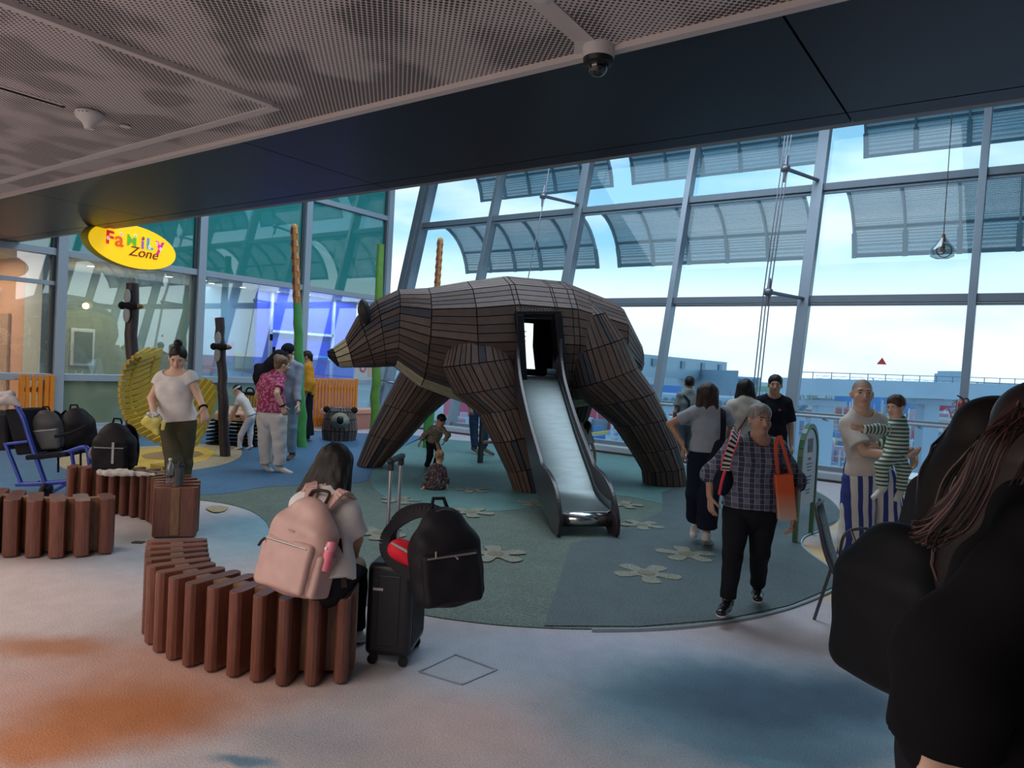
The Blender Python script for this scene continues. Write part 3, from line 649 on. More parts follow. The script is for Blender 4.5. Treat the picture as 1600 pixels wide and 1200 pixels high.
# ================================================================ figure builder: one implicit surface per body, clothes as shells around it
def _arr(v): return np.array([v[0], v[1], v[2]], np.float32)
def cap(a, b, ra, rb, k=.02, side=None, flat=1.0, cut=0):       # tapering limb; side+flat squash it across; cut 1 = square end at b, 2 = both
    return ('cap', _arr(a), _arr(b), ra, rb, k, None if side is None else _arr(Vector(side).normalized()), flat, cut)
def ell(c, r, M3=None, k=.02): return ('ell', _arr(c), np.array(r, np.float32), np.eye(3, dtype=np.float32) if M3 is None else np.array([[*x] for x in M3], np.float32), k)
def rbox(c, half, M3, r, k=.02): return ('box', _arr(c), np.array(half, np.float32), np.array([[*x] for x in M3], np.float32), k, r)
def sdf_mesh(prims, vox, cuts=(), subs=(), ripple=None):
    lo = np.full(3, 1e9); hi = np.full(3, -1e9)
    for p in prims:
        if p[0] == 'cap': q = np.array([p[1], p[2]]); r = max(p[3], p[4])*max(1, 1)
        elif p[0] == 'box': q = np.array([p[1]]); r = float(np.linalg.norm(p[2]))
        else: q = np.array([p[1]]); r = float(max(p[2]))
        lo = np.minimum(lo, q.min(0)-r); hi = np.maximum(hi, q.max(0)+r)
    lo -= vox*3+.015; hi += vox*3+.015; n = np.ceil((hi-lo)/vox).astype(int)+1
    V = np.full(n, .2, np.float32); ax = [lo[i]+vox*np.arange(n[i]) for i in range(3)]
    def ev(p, X, Y, Z):
        if p[0] == 'cap':
            a, b, ra, rb = p[1:5]; ab = b-a; L2 = max(float(ab@ab), 1e-9); L = L2**.5
            x, y, z = X-a[0], Y-a[1], Z-a[2]; t = (x*ab[0]+y*ab[1]+z*ab[2])/L2; h = np.clip(t, 0, 1)
            x, y, z = x-h*ab[0], y-h*ab[1], z-h*ab[2]; r = ra+(rb-ra)*h
            if p[6] is not None:
                s = p[6]; fw = np.cross(ab/L, s); fw = fw/max(np.linalg.norm(fw), 1e-6); q = x*fw[0]+y*fw[1]+z*fw[2]
                m = 1/p[7]-1; x = x+fw[0]*q*m; y = y+fw[1]*q*m; z = z+fw[2]*q*m
            d = np.sqrt(x*x+y*y+z*z)-r
            if p[6] is not None: d = d*min(1.0, .5+.5*p[7])
            if p[8]: d = np.maximum(d, (t-1)*L)
            if p[8] == 2: d = np.maximum(d, -t*L)
            return d
        c, r, M3 = p[1:4]
        if p[0] == 'box':
            P = np.stack([(X-c[0])+0*Y+0*Z, (Y-c[1])+0*X+0*Z, (Z-c[2])+0*X+0*Y], -1)@M3; q = np.abs(P)-(r-p[5]); return np.sqrt((np.maximum(q, 0)**2).sum(-1))+np.minimum(q.max(-1), 0)-p[5]
        P = np.stack([(X-c[0])+0*Y+0*Z, (Y-c[1])+0*X+0*Z, (Z-c[2])+0*X+0*Y], -1)@M3
        k0 = np.sqrt(((P/r)**2).sum(-1)); k1 = np.sqrt(((P/(r*r))**2).sum(-1))+1e-9; return k0*(k0-1)/k1
    def box(p, mg):
        if p[0] == 'cap': q = np.array([p[1], p[2]]); r = max(p[3], p[4])
        elif p[0] == 'box': q = np.array([p[1]]); r = float(np.linalg.norm(p[2]))
        else: q = np.array([p[1]]); r = float(max(p[2]))
        i0 = np.clip(np.floor((q.min(0)-r-mg-lo)/vox).astype(int), 0, n-1); i1 = np.clip(np.ceil((q.max(0)+r+mg-lo)/vox).astype(int)+1, 1, n)
        return tuple(slice(a, b) for a, b in zip(i0, i1))
    def axes(sl): return ax[0][sl[0]][:, None, None].astype(np.float32), ax[1][sl[1]][None, :, None].astype(np.float32), ax[2][sl[2]][None, None, :].astype(np.float32)
    for p in prims:
        k = p[5] if p[0] == 'cap' else p[4]; sl = box(p, max(k, vox*2)+.01); d = ev(p, *axes(sl)); cur = V[sl]
        h = np.clip(.5+.5*(cur-d)/k, 0, 1); V[sl] = cur+(d-cur)*h-k*h*(1-h)
    for p in subs:
        sl = box(p, .02); V[sl] = np.maximum(V[sl], -ev(p, *axes(sl)))
    X, Y, Z = axes(tuple(slice(0, m) for m in n))
    for pt, nn in cuts:
        nn = _arr(Vector(nn).normalized()); V = np.maximum(V, (X-pt[0])*nn[0]+(Y-pt[1])*nn[1]+(Z-pt[2])*nn[2])
    if ripple:
        amp, fx, fz = ripple
        V = V+amp*(np.sin(X*fx+Z*fz*.7)+np.sin(Y*fx*1.2-Z*fz+1.3)+.7*np.sin((X+Y)*fx*.6+Z*fz*1.6+2))/2.7
    # surface nets
    S = V < 0; A = S[:-1, :-1, :-1]; cnt = np.zeros(A.shape, np.int8)
    cs = [(a, b, c) for a in (0, 1) for b in (0, 1) for c in (0, 1)]
    def sub(M_, a, b, c): return M_[a:a+M_.shape[0]-1 or None, b:b+M_.shape[1]-1 or None, c:c+M_.shape[2]-1 or None]
    for a, b, c in cs: cnt += S[a:n[0]-1+a, b:n[1]-1+b, c:n[2]-1+c]
    I = np.argwhere((cnt > 0) & (cnt < 8)); idx = np.full(A.shape, -1, np.int64); idx[tuple(I.T)] = np.arange(len(I))
    pos = np.zeros((len(I), 3)); num = np.zeros(len(I))
    for c0 in cs:
        for d in range(3):
            if c0[d]: continue
            c1 = list(c0); c1[d] = 1
            v0 = V[I[:, 0]+c0[0], I[:, 1]+c0[1], I[:, 2]+c0[2]]; v1 = V[I[:, 0]+c1[0], I[:, 1]+c1[1], I[:, 2]+c1[2]]
            m = (v0 < 0) != (v1 < 0); t = v0/(v0-v1+1e-12); q = np.tile(np.array(c0, float), (len(I), 1)); q[:, d] = t
            pos[m] += q[m]; num[m] += 1
    pos = (pos/num[:, None]+I)*vox+lo
    F = []
    for d in range(3):
        e = [1, 2, 0][d], [2, 0, 1][d]
        sl0 = [slice(0, n[i]) for i in range(3)]; sl1 = list(sl0); sl0[d] = slice(0, n[d]-1); sl1[d] = slice(1, n[d])
        for flip, mk in ((False, S[tuple(sl0)] & ~S[tuple(sl1)]), (True, ~S[tuple(sl0)] & S[tuple(sl1)])):
            E = np.argwhere(mk); E = E[(E[:, e[0]] > 0) & (E[:, e[1]] > 0) & (E[:, e[0]] < n[e[0]]-1) & (E[:, e[1]] < n[e[1]]-1)]
            if not len(E): continue
            q = []
            for da, db in ((-1, -1), (0, -1), (0, 0), (-1, 0)):
                J = E.copy(); J[:, e[0]] += da; J[:, e[1]] += db; q.append(idx[J[:, 0], J[:, 1], J[:, 2]])
            q = np.stack(q, 1); F.append(q[:, ::-1] if flip else q)
    return pos, np.concatenate(F)
def skin_obj(name, pf, m, parent, colf=None, base=None):
    pos, F = pf; me = bpy.data.meshes.new(name)
    me.vertices.add(len(pos)); me.vertices.foreach_set('co', pos.astype(np.float32).ravel())
    me.loops.add(len(F)*4); me.loops.foreach_set('vertex_index', F.astype(np.int32).ravel())
    me.polygons.add(len(F)); me.polygons.foreach_set('loop_start', np.arange(0, len(F)*4, 4, dtype=np.int32)); me.polygons.foreach_set('loop_total', np.full(len(F), 4, np.int32))
    me.polygons.foreach_set('use_smooth', np.ones(len(F), bool)); me.update(calc_edges=True); me.validate()
    if base is not None:
        col = np.ones((len(pos), 4), np.float32); col[:, :3] = base
        for c, r, k, soft in (colf or []):
            d = np.linalg.norm((pos-_arr(c))/np.array(r if hasattr(r, '__len__') else (r, r, r)), axis=1); w = np.clip((1.1-d)/soft, 0, 1)[:, None]; col[:, :3] = col[:, :3]*(1-w)+np.array(k)*w
        at = me.color_attributes.new('Col', 'FLOAT_COLOR', 'POINT'); at.data.foreach_set('color', col.ravel())
    me.materials.append(m); o = bpy.data.objects.new(name, me); C.objects.link(o)
    if parent is not None: attach(o, parent)
    return o
def toV(r, f, u): return RT*r+FW*f+UP*u
def fabric(name, col, **k):
    k.setdefault('noise', .10); k.setdefault('nscale', 12); k.setdefault('bump', .15); k.setdefault('bscale', 300); k.setdefault('rough', .9); k.setdefault('spec', .15)
    return mat(name, col, **k)
def stripes(name, c1, c2, freq, axis, duty=.5, c3=None, axis2=None, world=False):
    if name in MATS: return MATS[name]
    m = bpy.data.materials.new(name); m.use_nodes = True; t = m.node_tree; b = t.nodes['Principled BSDF']; L = t.links.new; b.inputs['Roughness'].default_value = .9
    ge = t.nodes.new('ShaderNodeNewGeometry')
    def band(a, fr, du):
        d = t.nodes.new('ShaderNodeVectorMath'); d.operation = 'DOT_PRODUCT'; d.inputs[1].default_value = tuple(Vector(a)*fr); L(ge.outputs['Position'], d.inputs[0])
        f = t.nodes.new('ShaderNodeMath'); f.operation = 'FRACT'; L(d.outputs['Value'], f.inputs[0]); l = t.nodes.new('ShaderNodeMath'); l.operation = 'LESS_THAN'; l.inputs[1].default_value = du; L(f.outputs[0], l.inputs[0]); return l.outputs[0]
    def mix(f, a, c, fac=None):
        x = t.nodes.new('ShaderNodeMix'); x.data_type = 'RGBA'; L(f, x.inputs[0])
        if hasattr(a, 'links'): L(a, x.inputs[6])
        else: x.inputs[6].default_value = (*a, 1)
        x.inputs[7].default_value = (*c, 1); return x.outputs[2]
    o = mix(band(axis, freq, duty), c1, c2)
    if c3 is not None:
        s = band(axis2, freq, duty); h = t.nodes.new('ShaderNodeMath'); h.operation = 'MULTIPLY'; h.inputs[1].default_value = .55; L(s, h.inputs[0]); o = mix(h.outputs[0], o, c2)
        th = t.nodes.new('ShaderNodeMath'); th.operation = 'MULTIPLY'; th.inputs[1].default_value = .5; L(band(axis, freq*2, .09), th.inputs[0]); o = mix(th.outputs[0], o, c3)
        t2 = t.nodes.new('ShaderNodeMath'); t2.operation = 'MULTIPLY'; t2.inputs[1].default_value = .5; L(band(axis2, freq*2, .09), t2.inputs[0]); o = mix(t2.outputs[0], o, c3)
    L(o, b.inputs['Base Color']); MATS[name] = m; return m
def blotch(name, c1, c2, sc, th=.5, c3=None):
    if name in MATS: return MATS[name]
    m = bpy.data.materials.new(name); m.use_nodes = True; t = m.node_tree; b = t.nodes['Principled BSDF']; L = t.links.new; b.inputs['Roughness'].default_value = .9
    tc = t.nodes.new('ShaderNodeTexCoord'); n = t.nodes.new('ShaderNodeTexNoise'); n.inputs['Scale'].default_value = sc; n.inputs['Detail'].default_value = 4; L(tc.outputs['Object'], n.inputs['Vector'])
    r = t.nodes.new('ShaderNodeValToRGB'); r.color_ramp.interpolation = 'CONSTANT'; r.color_ramp.elements[0].color = (*c1, 1); r.color_ramp.elements[1].position = th; r.color_ramp.elements[1].color = (*c2, 1)
    if c3: e = r.color_ramp.elements.new(min(th+.08, .95)); e.color = (*c3, 1)
    L(n.outputs[0], r.inputs[0]); L(r.outputs[0], b.inputs['Base Color']); MATS[name] = m; return m
def hair_mat(name, c, c2=None):
    m = mat(name, c, .45, spec=.3, noise=.55, nscale=2.2, wave=(45, 45, 2.5), bump=.35, bscale=160); return m
EYEW = mat('eye_white', (.34, .31, .29), .4); EYEI = mat('eye_iris', (.02, .012, .008), .2); SOLE = mat('sole_white', (.72, .70, .66), .6); BROW = mat('brow_hair', (.03, .02, .017), .8)
SKINM = mat('skin', rough=.55, vcol=True, noise=.06, nscale=15)
def hand_prims(w, d, n, thumb, s, curl=.35, spread=1.0):
    d = Vector(d).normalized(); n = Vector(n); n = (n-d*n.dot(d)).normalized(); x = d.cross(n).normalized()
    if x.dot(Vector(thumb)) < 0: x = -x                        # x points to the thumb side
    w = Vector(w); P = [cap(w, w+d*.085*s, .030*s, .040*s, .012, side=x, flat=.42)]; tips = []
    for i, (o, L, r) in enumerate(((.029, .068, .0088), (.010, .078, .009), (-.010, .072, .0088), (-.028, .056, .0078))):
        b = w+d*.083*s+x*o*s; d1 = (d+x*o*3*spread+n*curl*.6).normalized(); d2 = (d1+n*curl).normalized(); d3 = (d2+n*curl).normalized()
        p1 = b+d1*L*.45*s; p2 = p1+d2*L*.32*s; p3 = p2+d3*L*.25*s
        P += [cap(b-d*.01*s, p1, r*1.08*s, r*s, .005), cap(p1, p2, r*s, r*.94*s, .004), cap(p2, p3, r*.94*s, r*.8*s, .004)]; tips.append(p3)
    b = w+d*.025*s+x*.026*s; t1 = (d*.65+x*.75+n*.25).normalized(); p1 = b+t1*.038*s; t2 = (t1+d*.5+n*.25).normalized(); p2 = p1+t2*.028*s; p3 = p2+(t2+d*.3).normalized()*.02*s
    P += [cap(b, p1, .014*s, .011*s, .010), cap(p1, p2, .0105*s, .0095*s, .004), cap(p2, p3, .0095*s, .008*s, .004)]
    return P, tips
SK_LIGHT = (.60, .38, .28); SK_MID = (.46, .27, .18); SK_TAN = (.40, .22, .14)
def person(lab, at, H, face, J=None, look=None, skin=SK_MID, vox=.009, top=None, bottom=None, shoes=None, hair=None, fat=1.0, build_=1.0, child=False, hands=None, sex='f', name='person', group=None, extras=None, sit=False, mouthc=None, scalp=None):
    """at: ground point; face: body facing (right, away) ; J: joint overrides as world points; returns (root, joints, frame)"""
    s = H/1.7; at = Vector(at); f = toV(face[0], face[1], 0).normalized(); sd = f.cross(UP).normalized()      # sd = the figure's right-hand side
    hs = 1.28 if child else 1.0; hs = hs if child is not True else 1.28
    if isinstance(child, float): hs = child
    def L(x, y, z): return at+sd*x*s+f*y*s+UP*z*s
    sw = (.185 if sex == 'm' else .160)*build_
    hdz = 1.59 if not child else 1.7-.125*hs
    j = dict(pel=L(0, 0, .95), che=L(0, .0, 1.26), nck=L(0, -.01, 1.455), hd=L(0, .03, hdz+.0), shR=L(sw, -.01, 1.39), shL=L(-sw, -.01, 1.39), elR=L(sw+.05, -.03, 1.10), elL=L(-sw-.05, -.03, 1.10),
             wrR=L(sw+.06, .04, .86), wrL=L(-sw-.06, .04, .86), hpR=L(.09, 0, .90), hpL=L(-.09, 0, .90), knR=L(.10, .02, .49), knL=L(-.10, .02, .49), anR=L(.11, -.02, .09), anL=L(-.11, -.02, .09),
             toR=L(.12, .13, .03), toL=L(-.12, .13, .03))
    if child: 
        for k_ in ('nck', 'shR', 'shL'): j[k_] = j[k_]-UP*.05*s*hs
    for k_, v in (J or {}).items(): j[k_] = Vector(v)
    mc = (j['shR']+j['shL'])/2
    for k_ in ('shR', 'shL'): j[k_] = mc+(j[k_]-mc)*(.87 if (J and 'shR' in J) else .93)-UP*.012*s
    root = thing(name, lab, 'person' if not child else 'child', tuple(at), group)
    g = Vector(look).normalized() if look is not None else f
    gs = g.cross(UP).normalized(); gu = gs.cross(g).normalized(); HM = Matrix((gs, g, gu)).transposed()       # head frame: right, forward, up
    h = s*hs
    if child: h = s*hs
    def HP(x, y, z): return j['hd']+(gs*x+g*y+gu*z)*h
    sdir = (j['shR']-j['shL']).normalized(); hdir = (j['hpR']-j['hpL']).normalized(); F_ = fat
    P = []
    mid = j['pel'].lerp(j['che'], .5)
    T = lambda e, k=.05: [cap(j['pel'], mid, (.150*F_+e/s)*s, (.128*F_+e/s)*s, k, hdir, .70+.12*(F_-1)), cap(mid, j['che'], (.128*F_+e/s)*s, (.150*(.5+.5*F_)+e/s)*s, k, sdir, .68+.12*(F_-1)),
                    cap(j['che'], j['nck']-UP*.06*s, (.142*(.5+.5*F_)+e/s)*s, (.075+e*.6/s)*s, k, sdir, .66), cap(j['shR'], j['shL'], (.046+e*.6/s)*s, (.046+e*.6/s)*s, k), cap(j['shR'].lerp(j['nck'], .25), j['nck']+UP*.01*s, (.044+e*.5/s)*s, (.050+e*.4/s)*s, k), cap(j['shL'].lerp(j['nck'], .25), j['nck']+UP*.01*s, (.044+e*.5/s)*s, (.050+e*.4/s)*s, k)]
    P += T(0)
    if sex == 'f' and not child:
        fb = sdir.cross((j['che']-j['pel']).normalized()); fb = -fb if fb.dot(f) < 0 else fb
        bust = [ell(j['che']+sdir*x*s+fb*.062*s*F_-UP*.0, (.056*s*F_, .048*s*F_, .058*s*F_), Matrix((gs, g, gu)).transposed(), .03) for x in (-.065, .065)]
    else: bust = []
    P += bust
    P += [cap(j['nck']-UP*.06*s, j['hd']-gu*.03*h, .056*s*(1.1 if sex == 'm' else 1), .052*h, .03)]
    for q in 'RL':
        P += [cap(j['sh'+q], j['el'+q], .047*s*F_, .037*s, .03), cap(j['el'+q], j['wr'+q], .038*s, .026*s, .015)]
        P += [cap(j['hp'+q], j['kn'+q], .086*s*F_, .057*s, .02), cap(j['kn'+q], j['an'+q], .055*s, .036*s, .02), ell(j['kn'+q].lerp(j['an'+q], .3)-f*.012*s, (.05*s, .05*s, .1*s), None, .03)]
        P += [cap(j['an'+q]-UP*.03*s, j['to'+q], (.026 if shoes else .034)*s, (.018 if shoes else .026)*s, .02)]
    # head
    P += [ell(HP(0, -.012, .030), (.074*h, .094*h, .088*h), HM, .02), ell(HP(0, .030, -.035), (.060*h, .064*h, .078*h), HM, .03), ell(HP(0, .066, -.088), (.026*h, .022*h, .018*h), HM, .02),
          cap(HP(0, .090, .012), HP(0, .112, -.024), .008*h, .0135*h, .012), ell(HP(-.013, .098, -.028), (.009*h,)*3, HM, .006), ell(HP(.013, .098, -.028), (.009*h,)*3, HM, .006),
          cap(HP(-.040, .078, .030), HP(.040, .078, .030), .011*h, .011*h, .015), ell(HP(-.042, .064, -.025), (.020*h, .018*h, .022*h), HM, .02), ell(HP(.042, .064, -.025), (.020*h, .018*h, .022*h), HM, .02),
          ell(HP(0, .090, -.051), (.023*h, .010*h, .0055*h), HM, .006), ell(HP(0, .088, -.061), (.020*h, .010*h, .0065*h), HM, .006)]
    for x in (-1, 1): P += [ell(HP(x*.077, -.008, -.005), (.010*h, .020*h, .032*h), HM, .008), cap(HP(x*.070, -.01, .0), HP(x*.078, -.014, .0), .014*h, .012*h, .01)]
    subs = [ell(HP(x*.031, .092, .012), (.016*h, .012*h, .0075*h), HM) for x in (-1, 1)]
    hn = hands or {}
    for q in 'RL':
        d, n_, th_, cu = hn.get(q, (None, None, None, .35)) if isinstance(hn.get(q), tuple) else (None, None, None, .35)
        if d is None: d = (j['wr'+q]-j['el'+q]).normalized()
        if n_ is None: n_ = sd if q == 'L' else -sd
        if th_ is None: th_ = f
        hp, tips = hand_prims(j['wr'+q], d, n_, th_, s*(1.05 if not child else 1.1), cu); P += hp; j['tip'+q] = tips[1]; j['ha'+q] = j['wr'+q]+Vector(d).normalized()*.07*s
    lip = mouthc or tuple(c*k for c, k in zip(skin, (.85, .60, .58)))
    cf = [(HP(0, .098, -.056), (.026*h, .026*h, .014*h), lip, .35)]
    for x in (-1, 1): cf.append((HP(x*.045, .08, -.03), (.028*h,)*3, tuple(c*k for c, k in zip(skin, (1.05, .88, .86))), 1.0))
    if scalp: cf.insert(0, (HP(0, -.045, .075), (.098*h, .105*h, .085*h), scalp, .15))
    skin_obj('body', sdf_mesh(P, vox, subs=subs), SKINM, root, cf, skin)
    for x in (-1, 1):
        e = MB().ell(HP(x*.031, .0735, .012), (.0125*h,)*3, None, 12, 8).build('eye', EYEW, root, smooth=True); MB().ell(HP(x*.031, .0815, .012), (.0078*h, .0056*h, .0074*h), None, 10, 6).build('iris', EYEI, e, smooth=True)
        MB().tube([HP(x*.014, .094, .029), HP(x*.03, .093, .034), HP(x*.047, .081, .029)], [.003*h, .0042*h, .002*h], 6).build('eyebrow', BROW, root, smooth=True)
    # clothes
    if bottom:
        m, loose, ln = bottom['m'], bottom.get('loose', .012), bottom.get('len', 1.0); Q = []; wide = bottom.get('wide', 0)
        Q += [cap(j['pel']+UP*.04*s, j['pel']-UP*.03*s, (.146*F_+loose*.5/s)*s, (.154*F_+loose*.6/s)*s, .05, hdir, .72+.1*(F_-1))]
        for q in 'RL':
            e_ = loose
            if ln > .5:
                end = j['kn'+q].lerp(j['an'+q], (ln-.5)*2*.95)
                Q += [cap(j['hp'+q], j['kn'+q], .090*s*F_+e_*.8, .060*s+e_+wide*.5, .012), cap(j['kn'+q], end, .060*s+e_+wide*.5, .044*s+e_+wide, .02, cut=1)]
            else: Q += [cap(j['hp'+q], j['hp'+q].lerp(j['kn'+q], ln*2), .093*s*F_+e_, .075*s+e_, .03, cut=1)]
        skin_obj(bottom.get('name', 'trousers'), sdf_mesh(Q, vox, cuts=[(j['pel']+UP*bottom.get('rise', .055)*s, (j['mid'] if 'mid' in j else j['che'])-j['pel'])], ripple=(bottom.get('rip', .004), 26, 30)), m, root)
    if bottom and bottom.get('skirt'):
        w0, w1, zl = bottom['skirt']; Q = [cap(j['pel']+UP*.08*s, L(0, 0, zl), w0*s, w1*s, .04, hdir, .72, cut=1)]; skin_obj('skirt', sdf_mesh(Q, vox, ripple=(.012, 40, 3)), bottom['m'], root)
    if top:
        m, loose, sl = top['m'], top.get('loose', .014), top.get('sleeve', .5); Q = T(loose) + [(*b[:2], b[2]+loose*.7, *b[3:]) for b in bust]
        up = (j['che']-j['pel']).normalized(); hem = j['pel']-up*top.get('hem', .06)*s
        Q.append(cap(j['pel']+up*.03*s, hem-up*.03*s, (.160*F_)*s+loose, (.172*F_)*s+loose, .04, hdir, .74+.1*(F_-1)))
        slv = top.get('sw', .0)
        for q in 'RL':
            a, b, c = j['sh'+q], j['el'+q], j['wr'+q]; r0, r1 = .047*s*(.6+.4*F_)+loose*.75, .046*s+loose+slv
            if sl <= .5: Q.append(cap(a, a.lerp(b, max(sl*2, .1)), r0, lerp(r0, r1, sl*2)+.004, .03, cut=1))
            else: Q += [cap(a, b, r0, r1*.95, .03), cap(b, b.lerp(c, (sl-.5)*2), r1*.95, .034*s+loose+slv, .02, cut=1)]
        sb = [ell(j['nck']+UP*.035*s+f*.03*s, (top.get('nw', .085)*s, .085*s, top.get('nd', .075)*s), HM if False else Matrix((sd, f, UP)).transposed())]
        skin_obj(top.get('name', 'shirt'), sdf_mesh(Q, vox, cuts=[(hem, -up)], subs=sb, ripple=(top.get('rip', .005), 24, 32)), m, root)
    if shoes:
        for q in 'RL':
            if q in shoes.get('skip', ''): continue
            a, t = j['an'+q], j['to'+q]; hz = min(t.z, a.z-.05*s); heel = a-(t-a).normalized()*.035*s; heel = heel-UP*.045*s; d = (t-heel).normalized(); sdv = d.cross(UP).normalized()
            Q = [cap(heel, heel.lerp(t, .55), .040*s, .042*s, .02, sdv, .8), cap(heel.lerp(t, .5), t+d*.02*s, .044*s, .040*s, .02, sdv, .7), cap(heel+UP*.03*s, a, .040*s, .042*s, .02)]
            upn = sdv.cross(d).normalized(); base = heel-upn*.022*s
            so = skin_obj('shoe', sdf_mesh(Q, min(vox, .008), cuts=[(base, -upn)], subs=[]), shoes['m'], root)
            Q2 = [cap(heel, heel.lerp(t, .55), .043*s, .045*s, .02, sdv, .85), cap(heel.lerp(t, .5), t+d*.022*s, .047*s, .043*s, .02, sdv, .8)]
            skin_obj('sole', sdf_mesh(Q2, min(vox, .008), cuts=[(base-upn*.012*s, -upn), (base+upn*.010*s, upn)]), shoes.get('sole', SOLE), so)
    if hair:
        st = hair['style']; m = hair['m']; Q = [ell(HP(0, -.020, .040), (.084*h, .098*h, .090*h), HM, .02)]
        sb = [ell(HP(0, .115, -.022), (.068*h, .076*h, .100*h), HM), ell(HP(0, .02, -.13), (.10*h, .13*h, .06*h), HM)]
        if st == 'short': sb[0] = ell(HP(0, .118, -.022), (.088*h, .078*h, .100*h), HM); Q.append(ell(HP(0, -.008, .062), (.082*h, .090*h, .074*h), HM, .02)); sb.append(ell(HP(-.08, .01, -.035), (.03*h, .05*h, .04*h), HM)); sb.append(ell(HP(.08, .01, -.035), (.03*h, .05*h, .04*h), HM))
        if st == 'curly': Q += [ell(HP(.045*math.cos(a), -.02+.05*math.sin(a)-.02, .07+.03*math.sin(a*3)), (.055*h,)*3, HM, .015) for a in [i*.9 for i in range(7)]]+[ell(HP(0, -.07, -.01), (.075*h, .045*h, .06*h), HM, .02)]; sb = sb[:1]
        if st in ('bob', 'long'):
            ln = hair.get('len', .22); sb = sb[:1]; tilt = Vector(hair.get('fall', (0, 0, 0)))
            end = HP(0, -.055, -.02)-UP*ln+tilt*ln
            for x in (-1, 0, 1):
                a = HP(x*.055, -.035 if x else -.05, .03); Q.append(cap(a, a-UP*ln*(.92 if x else 1)+tilt*ln+gs*x*.028*h, .050*h, hair.get('w', .040)*h, .04, gs, .8))
            for x in (-1, 1):
                if hair.get('sides', 1): Q.append(cap(HP(x*.066, .0, .04), HP(x*.078, .02, -.02)-UP*ln*.62, .030*h, .022*h, .03))
        if st == 'bun': Q.append(ell(HP(0, -.045, .145), (.042*h, .042*h, .036*h), HM, .012))
        if st in ('pony', 'tied'):
            ln = hair.get('len', .2); a = HP(0, -.10, .02); Q += [ell(a, (.026*h,)*3, HM, .01), cap(a, a-g*.02-UP*ln, .028*h, .014*h, .02)]
        if st == 'tied': sb = sb[:1]+[ell(HP(0, .02, -.13), (.12*h, .13*h, .07*h), HM)]
        skin_obj('hair', sdf_mesh(Q, vox*.9, subs=sb, cuts=hair.get('cuts', ()), ripple=(hair.get('rip', .003), 150, 6)), m, root)
    return root, j, dict(HP=HP, f=f, sd=sd, s=s, g=g, gs=gs, gu=gu, HM=HM)
# ================================================================ the people
def at_D(px, D):                                     # ground point straight below a column of the picture at a distance
    p = PD(px, 560, D); return Vector((p.x, p.y, 0))
WHITE = fabric('white_cotton', (.68, .66, .66)); BLACKC = fabric('black_cloth', (.012, .013, .018)); HBLK = hair_mat('hair_black', (.012, .009, .009)); HBRN = hair_mat('hair_dark_brown', (.035, .018, .014))
OLIVE = fabric('olive_cloth', (.075, .070, .042)); JEAN = fabric('jeans_blue', (.03, .055, .12)); NAVY = fabric('navy_cloth', (.010, .014, .028)); HGRY = hair_mat('hair_grey', (.22, .20, .19))
WSH = mat('white_shoe', (.62, .60, .56), .6); BSH = mat('black_leather', (.012, .012, .014), .25); GSH = mat('grey_shoe', (.10, .09, .085), .7)
def pp(D):
    return lambda x, y, dd=0.0: PD(x, y, D+dd)
# 1 woman with a bun beyond the middle bench
q = pp(6.9)
W1, j1, f1 = person('woman with a dark bun, white tee and olive trousers holding a yellow bag', at_D(279, 6.9), 1.66, (.12, -1), look=toV(.25, -.9, -.45), skin=SK_LIGHT, vox=.008,
    J=dict(hd=q(278, 560), nck=q(275, 584), che=q(272, 608), pel=q(277, 656), shR=q(250, 589), shL=q(300, 587), elR=q(237, 622, -.05), wrR=q(240, 644, -.28), elL=q(308, 614, 0), wrL=q(318, 638, -.1),
           hpR=q(266, 662), hpL=q(290, 662), knR=q(272, 722, -.12), anR=q(270, 786, .12), toR=q(268, 800, -.06), knL=q(287, 724), anL=q(284, 786), toL=q(284, 803, -.15)),
    hands=dict(R=(toV(.3, -.7, -.4), toV(0, 0, -1), toV(1, 0, .2), .7), L=(toV(.35, -.25, -1), toV(-.3, .3, 0), toV(-.3, -1, 0), .45)),
    top=dict(m=WHITE, sleeve=.18, loose=.022, hem=.02, nw=.12, nd=.085, name='tee_shirt'), bottom=dict(m=OLIVE, loose=.02), shoes=dict(m=GSH), hair=dict(style='bun', m=HBLK))
MB().torus(j1['wrL']-(j1['wrL']-j1['elL']).normalized()*.01, .034, .010, (j1['wrL']-j1['elL']), 18, 6).build('watch_band', BLACKC, W1, smooth=True)
# 2 girl bending over the low play table
q = pp(11.9)
W2, j2, f2 = person('young girl in a white tee, pale leggings and a headband, bending forward', at_D(380, 11.9), 1.12, (-1, .1), look=toV(-.8, -.1, -.6), skin=SK_LIGHT, vox=.009, child=1.15,
    J=dict(hd=q(371, 610), nck=q(376, 618), che=q(381, 628), pel=q(392, 650), shR=q(376, 623, .07), shL=q(374, 624, -.07), elR=q(368, 642, .1), elL=q(364, 642, -.1), wrR=q(361, 655, .1), wrL=q(358, 657, -.1),
           hpR=q(392, 653, .05), hpL=q(391, 653, -.05), knR=q(391, 678, .05), anR=q(391, 697, .05), toR=q(383, 703, .05), knL=q(376, 680, -.06), anL=q(374, 698, -.06), toL=q(366, 703, -.06)),
    top=dict(m=WHITE, sleeve=.25, loose=.012, hem=.0, name='tee_shirt'), bottom=dict(m=blotch('pastel_print', (.62, .64, .72), (.75, .62, .72), 14, .6), loose=.006), shoes=dict(m=WSH, sole=mat('pink_sole', (.6, .18, .2), .7)), hair=dict(style='pony', m=HBLK, len=.22))
MB().torus(f2['HP'](0, -.01, .045), .088*f2['s']*1.15, .017, f2['gu'], 24, 6).build('headband', WHITE, W2, smooth=True)
